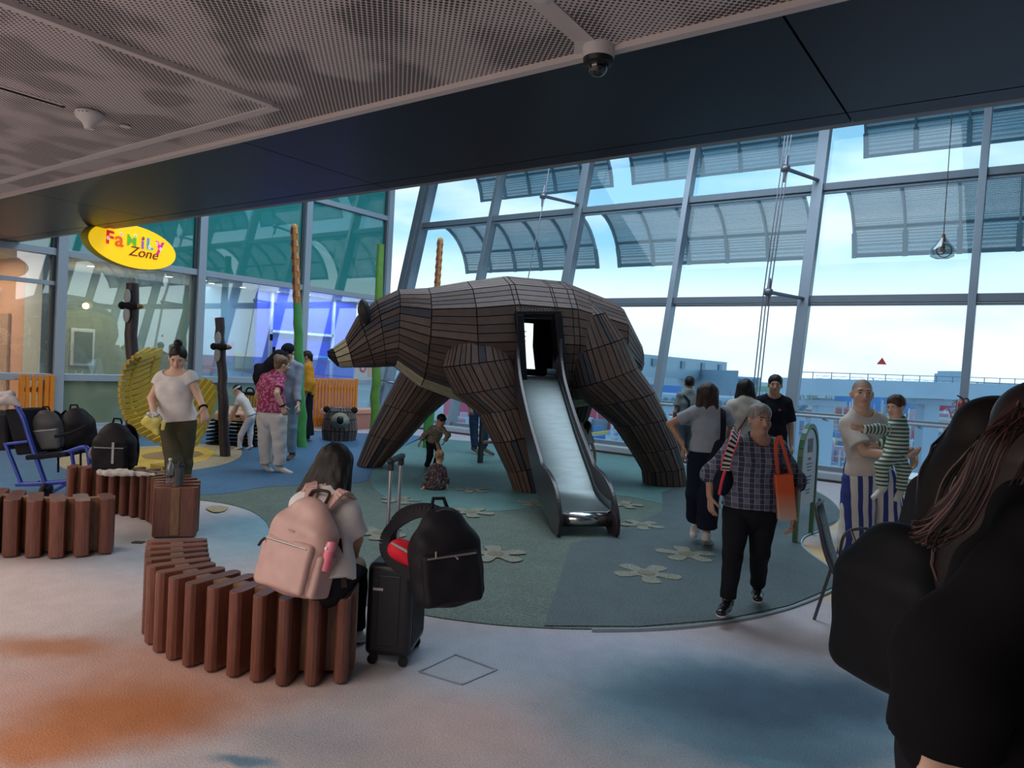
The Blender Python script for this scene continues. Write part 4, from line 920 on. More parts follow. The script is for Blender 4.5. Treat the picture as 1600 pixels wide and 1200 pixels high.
# 3 woman in a pink blouse
q = pp(9.9)
W3, j3, f3 = person('stout woman with short curly hair, pink patterned blouse and white trousers', at_D(428, 9.9), 1.62, (.35, .9), look=toV(.75, .55, -.15), skin=SK_LIGHT, vox=.009, fat=1.32,
    J=dict(hd=q(441, 571), nck=q(432, 584), che=q(425, 604), pel=q(424, 645), shR=q(441, 590, -.06), shL=q(412, 590, .1), elR=q(432, 615, -.26), wrR=q(441, 634, -.24), elL=q(402, 618, .2), wrL=q(408, 640, .3),
           hpR=q(434, 652, -.04), hpL=q(416, 652, .06), knR=q(437, 694, -.05), anR=q(437, 728, -.04), toR=q(452, 738, -.06), knL=q(414, 694, .04), anL=q(416, 726, .05), toL=q(424, 736, .05)),
    hands=dict(R=(toV(.35, .1, -1), toV(-.3, 1, 0), toV(1, 0, 0), .6)),
    top=dict(m=blotch('pink_print', (.32, .03, .11), (.62, .28, .42), 26, .54, (.40, .04, .16)), sleeve=.35, loose=.02, hem=-.01, name='blouse'), bottom=dict(m=fabric('white_twill', (.72, .70, .68)), loose=.022, wide=.02, rip=.006), shoes=dict(m=WSH), hair=dict(style='curly', m=hair_mat('hair_grey_brown', (.20, .13, .09))))
MB().torus(j3['wrR'], .036, .012, (j3['wrR']-j3['elR']), 18, 6).build('watch', BLACKC, W3, smooth=True)
# 4 man with a cap behind her
q = pp(11.1)
W4, j4, f4 = person('man in a black cap, grey blue shirt and pale jeans behind the woman in pink', at_D(451, 11.1), 1.77, (-.1, -1), look=toV(-.2, -.9, -.4), skin=SK_LIGHT, sex='m', fat=1.1, vox=.01,
    J=dict(elL=q(464, 610, -.1), wrL=q(466, 632, -.2)),
    top=dict(m=fabric('grey_blue_shirt', (.28, .33, .42)), sleeve=.9, loose=.02, hem=.1), bottom=dict(m=fabric('pale_jeans', (.22, .33, .42)), loose=.02), shoes=dict(m=mat('brown_shoe', (.08, .05, .035), .6)), hair=dict(style='short', m=HGRY))
HPf = f4['HP']; cp = MB(); cp.ell(HPf(0, -.010, .055), (.098, .116, .092), f4['HM']); cp.build('cap', BLACKC, W4, smooth=True)
cb = MB(); cb.ell(HPf(0, .120, .052), (.078, .070, .012), f4['HM']); cb.build('cap_peak', BLACKC, W4, smooth=True)
# 5 person in yellow
q = pp(13.6)
W5, j5, f5 = person('person with a ponytail and loose mustard yellow top beside the front green pole', at_D(481, 13.6), 1.70, (-.9, -.35), look=toV(-.95, -.2, -.2), skin=SK_MID, vox=.011,
    top=dict(m=fabric('mustard_cloth', (.62, .27, .03)), sleeve=.8, loose=.05, hem=.16, sw=.02, name='smock'), bottom=dict(m=BLACKC, loose=.05, wide=.06), shoes=dict(m=BSH), hair=dict(style='pony', m=HBRN, len=.34))
# 6 seated woman on the near bench
q = pp(3.75)
W6, j6, f6 = person('seated woman with straight dark hair and white tee on the nearest wooden bench', at_D(530, 3.7), 1.62, (.42, .9), look=toV(.35, .85, -.45), skin=SK_TAN, vox=.007,
    J=dict(hd=q(524, 728, .12), nck=q(513, 768, .04), che=q(506, 810, .0), pel=q(508, 893, -.10), shL=q(466, 785, .04), shR=q(549, 795, -.04), elR=q(556, 843, .02), wrR=q(553, 868, .27), elL=q(470, 850, .15), wrL=q(520, 870, .38),
           hpL=q(492, 905, -.02), hpR=q(520, 905, -.12), knL=q(515, 880, .40), knR=q(556, 885, .30), anL=q(520, 975, .45), anR=q(556, 985, .36), toL=q(535, 985, .55), toR=q(572, 992, .46)),
    top=dict(m=WHITE, sleeve=.40, loose=.018, hem=.06, sw=.014, name='tee_shirt', nd=.05), bottom=dict(m=BLACKC, loose=.012), shoes=dict(m=WSH), hair=dict(style='bob', m=HBLK, len=.20, w=.070, fall=tuple(toV(-.22, -.34, 0)), sides=1))
# 7 toddler bending
q = pp(10.7)
W7, j7, f7 = person('toddler with dark hair and speckled jacket, running bent forward under the bear', at_D(678, 10.7), .92, (.35, -.75), look=toV(.7, -.3, -.6), skin=SK_MID, vox=.008, child=1.35,
    J=dict(hd=q(689, 657), nck=q(686, 667), che=q(682, 674, .03), pel=q(675, 689, .1), shR=q(674, 670), shL=q(693, 671), elR=q(663, 680), elL=q(700, 680, -.05), wrR=q(657, 690), wrL=q(695, 689, -.12),
           hpR=q(672, 693, .1), hpL=q(680, 693, .1), knR=q(672, 712, .02), knL=q(686, 704, -.08), anR=q(667, 728, .2), toR=q(660, 738, .18), anL=q(680, 727, 0), toL=q(686, 733, -.08)),
    top=dict(m=blotch('speckle', (.10, .085, .07), (.34, .30, .24), 70, .5), sleeve=.95, loose=.016, hem=.0, name='jacket'), bottom=dict(m=BLACKC, loose=.016), shoes=dict(m=mat('toddler_shoe', (.35, .10, .09), .6)), hair=dict(style='short', m=HBLK))
# 8 baby on the floor
q = pp(9.15)
W8, j8, f8 = person('baby with fair hair and a dark floral romper, sitting on the play floor', at_D(682, 9.15), .74, (-.1, 1), look=toV(.25, .9, -.05), skin=SK_LIGHT, vox=.007, child=1.55,
    J=dict(hd=q(687, 714), nck=q(685, 727), che=q(683, 737), pel=q(680, 757), shL=q(674, 732), shR=q(694, 733), elR=q(698, 748, .02), wrR=q(699, 761, .04), elL=q(668, 744, .05), wrL=q(668, 752, .14),
           hpL=q(674, 760), hpR=q(687, 760), knL=q(664, 758, .12), knR=q(694, 760, .16), anL=q(662, 762, .0), anR=q(690, 763, .22), toL=q(657, 765, -.04), toR=q(698, 765, .24)),
    hands=dict(R=(toV(.3, .0, -1), toV(-1, 0, 0), toV(0, 1, 0), .2)),
    top=dict(m=blotch('floral_dark', (.06, .035, .045), (.26, .18, .18), 40, .56), sleeve=.8, loose=.014, hem=.08, name='romper'), bottom=dict(m=blotch('floral_dark', (0, 0, 0), (0, 0, 0), 1), loose=.014, len=.9), hair=dict(style='short', m=hair_mat('hair_fair', (.30, .18, .09))))
# 9 adult whose legs show under the bear
q = pp(12.9)
W9, j9, f9 = person('adult in dark blue jeans and grey trainers behind the bear, only the legs showing', at_D(748, 12.9), 1.74, (.8, -.5), skin=SK_MID, sex='m', vox=.012,
    J=dict(anL=q(742, 700), toL=q(752, 709, -.05), anR=q(757, 699, .05), toR=q(768, 708, .0), knL=q(740, 660), knR=q(757, 660), hpL=q(743, 618), hpR=q(755, 618)), top=dict(m=fabric('dark_jumper', (.04, .045, .06)), sleeve=.95), bottom=dict(m=JEAN, loose=.02), shoes=dict(m=GSH), hair=dict(style='short', m=HBLK))
# 10 girl behind the slide
q = pp(10.3)
W10, j10, f10 = person('small girl with a black ponytail and white dress, standing behind the slide', at_D(915, 10.3), 1.0, (-.25, 1), look=toV(-.1, 1, -.05), skin=SK_LIGHT, vox=.008, child=1.3,
    J=dict(hd=q(917, 668), wrR=q(930, 722), elR=q(929, 706)), top=dict(m=WHITE, sleeve=.3, loose=.02, hem=.25, name='dress'), bottom=dict(m=WHITE, loose=.03, len=.55), shoes=dict(m=WSH), hair=dict(style='pony', m=HBLK, len=.10))
# 11 person by the window with a top knot
W11, j11, f11 = person('person with short dark hair and grey top with dark strap, at the window rail', at_D(1080, 11.4), 1.60, (.2, 1), look=toV(.25, 1, .0), skin=SK_MID, vox=.011,
    top=dict(m=fabric('sage_top', (.20, .24, .24)), sleeve=.3, loose=.02), bottom=dict(m=fabric('grey_trousers', (.14, .17, .19)), loose=.03), shoes=dict(m=WSH), hair=dict(style='short', m=HBLK))
MB().tube([j11['shL']+Vector((0, 0, .07)), j11['che']-f11['f']*.15+Vector((0, 0, .05)), j11['pel']-f11['f']*.16], .018, 6).build('strap', BLACKC, W11, smooth=True)
# 12 woman in the grey tee
q = pp(6.9)
W12, j12, f12 = person('woman seen from behind in a pale grey tee and navy trousers, elbow out', at_D(1101, 6.9), 1.64, (.05, 1), look=toV(.1, 1, 0), skin=SK_TAN, vox=.008,
    J=dict(hd=q(1105, 617), nck=q(1107, 637), shL=q(1081, 643), shR=q(1135, 643), elL=q(1047, 662, .12), wrL=q(1067, 695, .0), elR=q(1144, 668, .25), wrR=q(1130, 690, .42), pel=q(1106, 706), che=q(1108, 668), hpL=q(1092, 716), hpR=q(1118, 716),
           knL=q(1088, 770, .0), anL=q(1088, 816, .24), toL=q(1084, 834, .10), knR=q(1107, 772, -.1), anR=q(1104, 836, -.05), toR=q(1110, 850, .12)),
    hands=dict(L=(toV(.05, -.1, -1), toV(1, 0, 0), toV(0, -1, 0), .5)),
    top=dict(m=fabric('pale_grey_tee', (.30, .33, .38)), sleeve=.30, loose=.016, hem=.0, name='tee_shirt', nd=.04), bottom=dict(m=NAVY, loose=.026, len=.93, wide=.03), shoes=dict(m=WSH), hair=dict(style='long', m=HBRN, len=.19, w=.036))
# 13 woman in beige
W13, j13, f13 = person('woman with a dark bob and cream top with brown diagonal strap', at_D(1168, 8.4), 1.62, (.1, 1), skin=SK_MID, vox=.010,
    top=dict(m=fabric('cream_top', (.52, .48, .42)), sleeve=.45, loose=.03), bottom=dict(m=fabric('taupe', (.16, .13, .11)), loose=.02), shoes=dict(m=WSH), hair=dict(style='bob', m=HBLK, len=.15, w=.05))
MB().tube([j13['shR']+Vector((0, 0, .07)), j13['che']-f13['f']*.15, j13['pel']-f13['f']*.17-f13['sd']*.16], .016, 6).build('strap', mat('brown_strap', (.10, .045, .03), .6), W13, smooth=True)
# 14 young man in black
W14, j14, f14 = person('young man with cropped hair and black tee with a small red logo by the window', at_D(1213, 8.8), 1.68, (-.15, -1), look=toV(-.35, -1, -.05), skin=SK_MID, sex='m', vox=.009, build_=.95,
    top=dict(m=BLACKC, sleeve=.42, loose=.022, hem=.1, name='tee_shirt', sw=.01), bottom=dict(m=JEAN, loose=.02), shoes=dict(m=WSH), hair=dict(style='short', m=HBLK))
MB().ell(j14['che']+f14['f']*.128-f14['sd']*.05+Vector((0, 0, .03)), (.018, .008, .014)).build('shirt_logo', mat('logo_red', (.5, .02, .03), .6), W14, smooth=True)
# 15 woman in the plaid blouse walking towards the camera
q = pp(5.0); PLAID = stripes('plaid', (.13, .14, .19), (.028, .036, .070), 14.5, RT, .5, (.45, .43, .46), UP)
W15, j15, f15 = person('older woman with grey hair, plaid blouse and black trousers carrying an orange bag', at_D(1163, 5.0), 1.52, (.05, -1), look=toV(.12, -1, -.02), skin=(.40, .235, .165), vox=.0065, fat=1.16,
    J=dict(hd=q(1187, 657), nck=q(1184, 688), che=q(1180, 722), pel=q(1172, 790), shR=q(1143, 694), shL=q(1220, 697), elR=q(1110, 742, .05), wrR=q(1109, 775, -.02), elL=q(1243, 752, .08), wrL=q(1240, 806, -.08),
           hpR=q(1152, 800), hpL=q(1192, 800), knR=q(1145, 868, -.12), anR=q(1137, 937, -.10), toR=q(1128, 956, -.24), knL=q(1187, 862, .0), anL=q(1184, 914, .25), toL=q(1184, 934, .08)),
    hands=dict(R=(toV(.12, -.15, -1), toV(1, .3, 0), toV(.2, -1, 0), .4), L=(toV(-.05, -.1, -1), toV(-1, .2, 0), toV(0, -1, 0), .9)),
    top=dict(m=PLAID, sleeve=.60, loose=.022, hem=.015, sw=.010, name='blouse', rip=.006, nd=.10), bottom=dict(m=BLACKC, loose=.014), shoes=dict(m=BSH), hair=dict(style='short', m=HGRY, rip=.0015))
# 16 person with the shaved head
q = pp(5.7); STR = stripes('blue_white_stripes', (.70, .67, .62), (.03, .05, .24), 13.5, RT, .45)
W16, j16, f16 = person('person with a shaved head, cream tee and blue striped trousers, carrying a child', at_D(1352, 5.7), 1.71, (.35, -.9), look=toV(-.25, -1, .02), skin=SK_LIGHT, vox=.0065, sex='m', build_=.92, scalp=(.24, .19, .16),
    J=dict(hd=q(1347, 616), nck=q(1346, 645), che=q(1350, 678), pel=q(1358, 742), shR=q(1322, 662, -.02), shL=q(1376, 655, .06), elR=q(1350, 706, -.18), wrR=q(1408, 713, -.38), elL=q(1404, 700, .0), wrL=q(1424, 704, -.22),
           hpR=q(1342, 752), hpL=q(1378, 752, .05), knR=q(1338, 840, -.05), anR=q(1334, 905, .05), toR=q(1322, 922, -.10), knL=q(1384, 840, .0), anL=q(1388, 905, .1), toL=q(1394, 922, -.06)),
    hands=dict(R=(toV(.9, .1, .15), toV(0, .3, 1), toV(0, -1, .4), .6), L=(toV(.15, -.3, -1), toV(-1, 0, .2), toV(0, -1, 0), .7)),
    top=dict(m=fabric('cream_tee', (.60, .55, .50)), sleeve=.40, loose=.024, hem=-.02, sw=.012, name='tee_shirt', rip=.006), bottom=dict(m=STR, loose=.045, wide=.055, rip=.006), shoes=dict(m=WSH))
# 17 child in arms
q = pp(5.35); GST = stripes('green_white_stripes', (.60, .62, .55), (.03, .13, .085), 34, UP, .5)
GSV = stripes('green_white_stripes_across', (.60, .62, .55), (.03, .13, .085), 34, RT, .5)
W17, j17, f17 = person('small child in green and white striped pyjamas carried on the arm of the tall figure', at_D(1400, 5.35), .95, (-1, -.15), look=toV(-.85, -.45, -.25), skin=SK_LIGHT, vox=.006, child=1.22, name='person',
    J=dict(hd=q(1400, 636), nck=q(1403, 657), che=q(1404, 672), pel=q(1400, 706), shR=q(1398, 667, .07), shL=q(1394, 671, -.07), elL=q(1371, 670, -.10), wrL=q(1348, 671, -.14), elR=q(1385, 690, .14), wrR=q(1372, 696, .14),
           hpL=q(1394, 712, -.06), hpR=q(1402, 712, .05), knL=q(1378, 728, -.12), anL=q(1378, 762, -.10), toL=q(1367, 775, -.12), knR=q(1412, 735, .06), anR=q(1408, 765, .12), toR=q(1402, 778, .10)),
    hands=dict(L=(toV(-1, -.05, .25), toV(0, 1, 0), toV(0, 0, 1), .1)),
    top=dict(m=GST, sleeve=.3, loose=.012, hem=.02, name='pyjama_top', rip=.003), bottom=dict(m=GST, loose=.012), shoes=dict(m=WSH), hair=dict(style='short', m=hair_mat('hair_brown', (.06, .032, .022))))
for a, b, c in ((j17['shL'], j17['elL'], j17['wrL']), (j17['shR'], j17['elR'], j17['wrR'])):
    skin_obj('sleeve', sdf_mesh([cap(a, b, .042, .037, .02), cap(b, c, .037, .031, .02, cut=1)], .006), GSV, W17)
# 18 tall long-haired woman close on the right
q = pp(1.5); HRED = mat('hair_dark_auburn', (.014, .007, .007), .5, spec=.3)
W18, j18, f18 = person('woman with long dark auburn hair and black clothes, closest person at right', at_D(1585, 1.5), 1.66, (1, .25), look=toV(.9, .5, -.1), skin=SK_LIGHT, vox=.008,
    J=dict(hd=q(1632, 690, .02), shL=q(1640, 850, -.17), shR=q(1590, 830, .20), elL=q(1490, 1030, -.16), wrL=q(1475, 1165, -.14), nck=q(1610, 775), che=q(1590, 930), pel=q(1560, 1150)),
    hands=dict(L=(toV(-.05, .1, -1), toV(.4, 1, 0), toV(1, 0, 0), .4)),
    top=dict(m=fabric('black_knit', (.005, .0045, .006), bump=.05), sleeve=.97, loose=.045, hem=.10, sw=.02, name='cardigan', rip=.008), bottom=dict(m=BLACKC, loose=.03), shoes=dict(m=BSH), hair=None)
# 19 second dark-haired woman just beyond her
W19, j19, f19 = person('dark-haired woman in a dark jacket half hidden behind the auburn-haired woman', at_D(1545, 2.15), 1.60, (1, .4), look=toV(.9, .5, 0), skin=SK_LIGHT, vox=.010,
    top=dict(m=fabric('charcoal_jacket', (.014, .016, .022)), sleeve=.95, loose=.04), bottom=dict(m=BLACKC, loose=.02), shoes=dict(m=BSH), hair=None)
def long_hair(root, spine, r, m, m2, side, vox=.008, extra=(), n=150, seed=1, frac=1.0, up0=None):
    Q = [cap(spine[i], spine[i+1], r[i], r[i+1], .06, side, .7) for i in range(len(spine)-1)]+list(extra)
    o = skin_obj('hair', sdf_mesh(Q, vox), m, root); rr = random.Random(seed)
    sp = spline(spine, 8); rl = [lerp(r[int(i/8)], r[min(int(i/8)+1, len(r)-1)], (i % 8)/8) for i in range(len(sp))]; sv = Vector(side).normalized()
    for nm, mm, k in (('hair_strand', m, n), ('hair_highlight', m2, int(n*.45))):
        st = MB()
        for _ in range(k):
            a = rr.uniform(-2.6, 2.6); i0 = rr.randint(0, len(sp)//2); i1 = rr.randint(i0+8, len(sp)-1) if i0+8 < len(sp)-1 else len(sp)-1; P_, dr = [], rr.uniform(-.25, .25)
            for i in range(i0, i1):
                d = (sp[min(i+1, len(sp)-1)]-sp[max(i-1, 0)]).normalized(); w = d.cross(sv).normalized(); b = a+dr*(i-i0)/12
                P_.append(sp[i]+(sv*math.sin(b)*.99+w*math.cos(b)*.72)*(rl[i]*1.16+.004)*(1.0+.015*math.sin(i)))
            if len(P_) > 3: st.tube(P_, [.0016+.0010*rr.random()]*(len(P_)-1)+[.0004], 5)
        h_ = st.build(nm, mm, o, smooth=True); h_['kind'] = 'stuff'
    return o
hm = f18['HM']; q = pp(1.5); HAU = mat('auburn_strand', (.075, .026, .024), .45)
long_hair(W18, [q(1655, 645, .0), q(1622, 735, .02), q(1590, 830, .03), q(1566, 920, .03), q(1552, 985, .02)], [.085, .125, .150, .145, .07], HRED, HAU, toV(0, 1, 0), extra=[ell(f18['HP'](0, -.02, .035), (.088, .108, .094), hm, .03)], n=170, seed=4)
for nm, mm, n_, sd0 in (('hair_strand', HRED, 230, 4), ('hair_highlight', HAU, 110, 9)):
    st = MB(); rs = random.Random(sd0)
    for i in range(n_):
        t = rs.random(); u = rs.uniform(-1, 1); v = rs.uniform(-.03, .03); k2 = rs.uniform(-1, 1)
        P_ = [q(1592+22*t, 625+40*t, -.13+v), q(1556+18*u, 690+14*u, -.14+v), q(1522+26*u, 752+24*t, -.12+v), q(1480+30*u, 796+40*t, -.09+v), q(1440+26*k2, 822+34*t+14*k2, -.07+v)]
        st.tube(spline(P_[:rs.choice((4, 5, 5))], 6)[:-1], .0016, 4)
    h_ = st.build(nm, mm, W18, smooth=True); h_['kind'] = 'stuff'
q = pp(2.15)
long_hair(W19, [q(1553, 672), q(1524, 725), q(1496, 770), (q(1482, 830)), q(1474, 880)], [.105, .13, .115, .08, .05], mat('hair_soft_black', (.008, .006, .0055), .6, spec=.2), mat('brown_strand', (.11, .075, .06), .4), toV(0, 1, 0), .01, extra=[ell(f19['HP'](0, -.02, .035), (.09, .11, .10), f19['HM'], .03)], n=240, seed=8)
# ================================================================ wooden benches
BW1 = mat('bench_wood', rough=.32, vcol=True, noise=.28, nscale=7, wave=(14, 14, 1.2))
SPW = mat('bench_spine_wood', (.22, .115, .06), .4, noise=.3, nscale=7, wave=(10, 10, 1.2))
rbn = random.Random(2)
def bench(lab, near, far, n, z=.44, th=.072, loc=None, pale=()):
    A = spline([G(a, b, z) for a, b in near], 12); B = spline([G(a, b, z) for a, b in far], 12)
    def at(P, t):
        L = [0]
        for i in range(len(P)-1): L.append(L[-1]+(P[i+1]-P[i]).length)
        d = t*L[-1]
        for i in range(len(P)-1):
            if L[i+1] >= d: return P[i].lerp(P[i+1], (d-L[i])/max(L[i+1]-L[i], 1e-6))
        return P[-1]
    root = thing('slatted_bench', lab, 'bench', tuple(G(*near[len(near)//2], z)*1.0-UP*z), 'curved wooden slat benches')
    mids = []
    for i in range(n):
        t = i/(n-1); a, b = at(A, t), at(B, t); d = (b-a); w = d.length; c = (a+b)/2; mids.append(c.copy()); d.normalize(); s_ = d.cross(UP)
        hw = w/2; prof = []
        for x, y in ((-hw+.03, -th/2), (-hw+.008, -th/2+.01), (-hw, -.008), (-hw, .008), (-hw+.008, th/2-.01), (-hw+.03, th/2), (hw-.03, th/2), (hw-.008, th/2-.01), (hw, .008), (hw, -.008), (hw-.008, -th/2+.01), (hw-.03, -th/2)):
            prof.append(c-UP*(z-.012)+d*x+s_*y)
        k_ = rbn.uniform(.8, 1.2); col = (.165*k_, .062*k_, .042*k_) if i not in pale else (.36, .22, .10)
        MB().prism(prof, UP*(z-.012), col).build('slat', BW1, root, bevel=.005)
    R_ = []
    e0, e1 = (mids[0]-mids[1]).normalized()*(th/2+.012), (mids[-1]-mids[-2]).normalized()*(th/2+.012); sp = [mids[0]+e0]+spline(mids, 3)+[mids[-1]+e1]
    for i, p in enumerate(sp):
        d = (sp[min(i+1, len(sp)-1)]-sp[max(i-1, 0)]).normalized(); s_ = d.cross(UP)
        R_.append([p+s_*x+UP*h for x, h in ((-.035, -z+.03), (.035, -z+.03), (.035, -.004), (-.035, -.004))])
    MB().rings(R_).build('spine', SPW, root)
    return root
B1n = [(229, 845), (227, 852), (226, 860), (226, 868), (227, 879), (237, 890), (259, 901), (287, 911), (329, 919), (360, 925), (395, 931), (440, 937), (487, 938), (536, 936)]
B1f = [(324, 842), (325, 851), (326, 860), (329, 871), (337, 879), (352, 886), (372, 890), (391, 895), (420, 899), (450, 902), (480, 904), (505, 905), (528, 906), (552, 907)]
bench('curved bench of dark red wooden slats, the nearest one, with a woman seated on it', B1n, B1f, 14)
B2n = [(111, 731), (129, 732), (150, 732), (167, 733), (186, 735), (201, 737), (214, 739), (225, 741), (233, 744), (239, 748), (241, 752), (241, 756), (240, 761)]
B2f = [(118, 725), (140, 724), (165, 724), (190, 726), (215, 728), (237, 730), (257, 732), (275, 735), (290, 739), (303, 743), (312, 748), (314, 754), (310, 761)]
bench('curved bench of dark wooden slats in the middle, with a backpack and bottles on it', B2n, B2f, 13)
B3n = [(-110, 772), (-75, 775), (-42, 778), (-8, 780), (25, 782), (60, 783), (96, 784), (129, 783), (169, 780)]
B3f = [(-62, 752), (-42, 756), (-20, 759), (3, 762), (28, 765), (54, 768), (82, 770), (119, 771), (163, 770)]
bench('wooden slat bench at the left edge of view in front of the blue chair', B3n, B3f, 9, th=.105)

# ================================================================ tree poles, green stems
def pole(lab, base, top_px, r0, r1, m, name='play_pole', cols=None, wob=.015, seed=1, n=12, dia=None):
    b = G(*base); D = depth_of(b); t = PD(top_px[0], top_px[1], D); rr = random.Random(seed)
    root = thing(name, lab, 'pole', tuple(b)); k = 14
    P = [b.lerp(t, i/k)+Vector((rr.uniform(-wob, wob), rr.uniform(-wob, wob), 0))*(1 if 0 < i < k else 0) for i in range(k+1)]
    P[0] = Vector((b.x, b.y, .0)); MB().tube(P, [lerp(r0, r1, i/k)*(1+rr.uniform(-.06, .06)) for i in range(k+1)], n).build('trunk', m, root, smooth=True)
    return root, b, t, D
BARK = mat('dark_bark', (.030, .020, .022), .5, noise=.4, nscale=8, wave=(9, 9, 1.5), bump=.3, bscale=25)
GRN = mat('stem_green', (.06, .30, .07), .5, noise=.15, nscale=6); GRL = mat('stem_lime', (.14, .32, .05), .5, noise=.15, nscale=6)
MW = mat('bee_wing', (.30, .34, .36), .4); YB = mat('bee_yellow', (.16, .10, .02), .5)
def bee(lab, px, py, D, w):
    c = PD(px, py, D-.12); t_ = thing('bee_figure', lab, 'bee figure', tuple(c), 'black bees on the dark poles')
    MB().ell(c, (w*.62, .05, .055), Matrix((RT, FW, UP)).transposed()).build('bee_body', BLACKC, t_, smooth=True)
    MB().ell(c-RT*w*.62, (.05, .05, .055)).build('bee_head', BLACKC, t_, smooth=True)
    MB().tube([c+RT*w*.5, c+RT*w*.72, c+RT*w*.85], [.042, .03, .004], 10).build('bee_tail', YB, t_, smooth=True)
    for s in (1, -1): MB().ell(c-RT*w*.30+UP*s*.12, (.05, .012, .11), Matrix((RT, FW, UP)).transposed()).build('bee_wing', MW, t_, smooth=True)
_, b_, t_, D1 = pole('tall dark tree trunk pole left of the woman with the bun', (206, 724), (207, 443), .078, .078, BARK, seed=2)
bee('black bee on the taller dark pole at left', 205, 478, D1, .2)
_, b_, t_, D2 = pole('shorter dark tree trunk pole right of the woman with the bun', (352, 714), (343, 497), .075, .070, BARK, seed=3)
bee('black bee on the shorter dark pole', 346, 542, D2, .19)
def cattail(t0, t1, r, root, seed=1):
    rr = random.Random(seed); n = 12; m = MB(); O_ = (.58, .30, .06); M_ = (.22, .05, .045); K_ = (.42, .16, .08)
    for i in range(n):
        a, b = t0.lerp(t1, i/n), t0.lerp(t1, (i+1)/n); d = (b-a).normalized(); u, w = frame_of(d); ra, rb_ = r*(1.12 if i % 2 else .92), r*(.92 if i % 2 else 1.05)
        N_ = 10; R0 = [a+(u*math.cos(2*math.pi*k/N_)+w*math.sin(2*math.pi*k/N_))*ra for k in range(N_)]; R1 = [b+(u*math.cos(2*math.pi*k/N_)+w*math.sin(2*math.pi*k/N_))*rb_ for k in range(N_)]
        for k in range(N_):
            q = [R0[k], R0[(k+1) % N_], R1[(k+1) % N_], R1[k]]; c = (M_ if k % 3 == 0 else K_ if k % 3 == 1 else O_) if i % 2 else O_ if k % 2 else K_
            m.add(q, [(0, 1, 2, 3)], c)
    m.ell(t1, (r*.95, r*.95, r*1.1), None, 10, 6, O_)
    m.build('flower_spike', mat('spike', rough=.6, vcol=True), root)
r_, b_, t_, Dg = pole('green stem pole with an orange spike top, in front of the yellow-topped person', (472, 699), (464, 474), .095, .072, GRN, seed=4)
cattail(t_, PD(460, 356, Dg), .068, r_)
r_, b_, t_, Dg2 = pole('plain green stem pole with a cut lime top behind the bear muzzle', (584, 686), (595, 382), .10, .075, GRL, seed=5, wob=.018)
MB().tube([PD(584, 592, Dg2), PD(604, 596, Dg2), PD(617, 600, Dg2)], .012, 6).build('twig', BARK, r_)
r_, b_, t_, Dg3 = pole('green stem pole with a spike top, mostly hidden behind the bear back', (668, 700), (683, 448), .095, .07, GRN, seed=6)
cattail(t_, PD(688, 376, Dg3), .06, r_)

# ================================================================ small bear, fence, bench, gate
c = G(524, 690); sb_ = thing('small_bear_sculpture', 'small plank-clad bear cub sculpture facing the camera behind the seated woman', 'play sculpture', tuple(c))
fr = -(c-Vector((0, 0, 0))); fr.z = 0; fr.normalize(); sr = fr.cross(UP); F3 = Matrix((sr, fr, UP)).transposed()
mb, core = MB(), MB(); RR = []
for z, w, d in ((0, .30, .34), (.2, .33, .36), (.42, .30, .34), (.56, .25, .28), (.64, .16, .18)):
    RR.append([c+FW*.3+sr*w*math.cos(2*math.pi*k/12)+fr*d*math.sin(2*math.pi*k/12)+UP*z for k in range(12)])
clad(mb, core, [r[::-1] for r in RR], [2]*4, lambda i, j: 'brown'); mb.add(RR[-1], [tuple(range(12))], (.12, .08, .06)); mb.build('cub_body', wood, sb_, fixn=False); core.build('cub_core', hullm, sb_, fixn=False)
mz = MB(); h0 = c+FW*.3+fr*.32+UP*.40
for i in range(24):
    a0, a1 = 2*math.pi*i/24, 2*math.pi*(i+.86)/24
    f_ = lambda a, r, y: h0+sr*r*math.cos(a)+UP*r*.95*math.sin(a)+fr*y
    mz.add([f_(a0, .17, 0), f_(a1, .17, 0), f_(a1, .06, .14), f_(a0, .06, .14)], [(0, 1, 2, 3)], (.27, .28, .22) if i % 5 else (.36, .32, .24))
mz.build('muzzle', wood, sb_, solid=.012); MB().ell(h0+fr*.14+UP*.05, (.065, .06, .06), F3).build('nose', mat('cub_nose', (.01, .01, .012), .4), sb_, smooth=True)
for s in (-1, 1): MB().ell(c+FW*.3+sr*s*.26+UP*.60+fr*.1, (.07, .03, .065), F3).build('ear', hullm, sb_, smooth=True)
ORG = mat('orange_paint', (.80, .26, .02), .5, noise=.06)
def picket(lab, x, y0, y1, z0, z1, n, post=True):
    t_ = thing('picket_fence', lab, 'fence', (x, (y0+y1)/2, z0))
    for i in range(n):
        y = lerp(y0, y1, i/(n-1)); w = (y1-y0)/(n-1)*.62
        P = [Vector((x, y-w/2, z0+.03)), Vector((x, y+w/2, z0+.03)), Vector((x, y+w/2, z1-.05))]+[Vector((x, y+w/2*math.cos(a), z1-.05+.05*math.sin(a))) for a in (math.pi*.25, math.pi*.5, math.pi*.75)]+[Vector((x, y-w/2, z1-.05))]
        MB().prism(P, (.03, 0, 0)).build('picket', ORG, t_)
    for z in (z0+.18, z1-.25): MB().bar((x-.03, y0-.05, z), (x-.03, y1+.05, z), .03, .08).build('rail', ORG, t_)
    if post:
        for y in (y0-.08, y1+.08): MB().box((x, y, (z0+z1)/2), (.07, .07, z1-z0)).build('post', ORG, t_, bevel=.01)
p0, p1 = GX(489, 590, -12.9), GX(553, 590, -12.9)
picket('orange picket fence with rounded tops by the blue glass, behind the bear cub', -12.9, p0.y, p1.y, .0, p0.z, 14)
p0, p1 = GX(43, 585, -13.33), GX(73, 588, -13.33)
picket('short orange picket gate in front of the peach wall at the left edge', -13.33, p0.y, p1.y, .02, p0.z, 4)
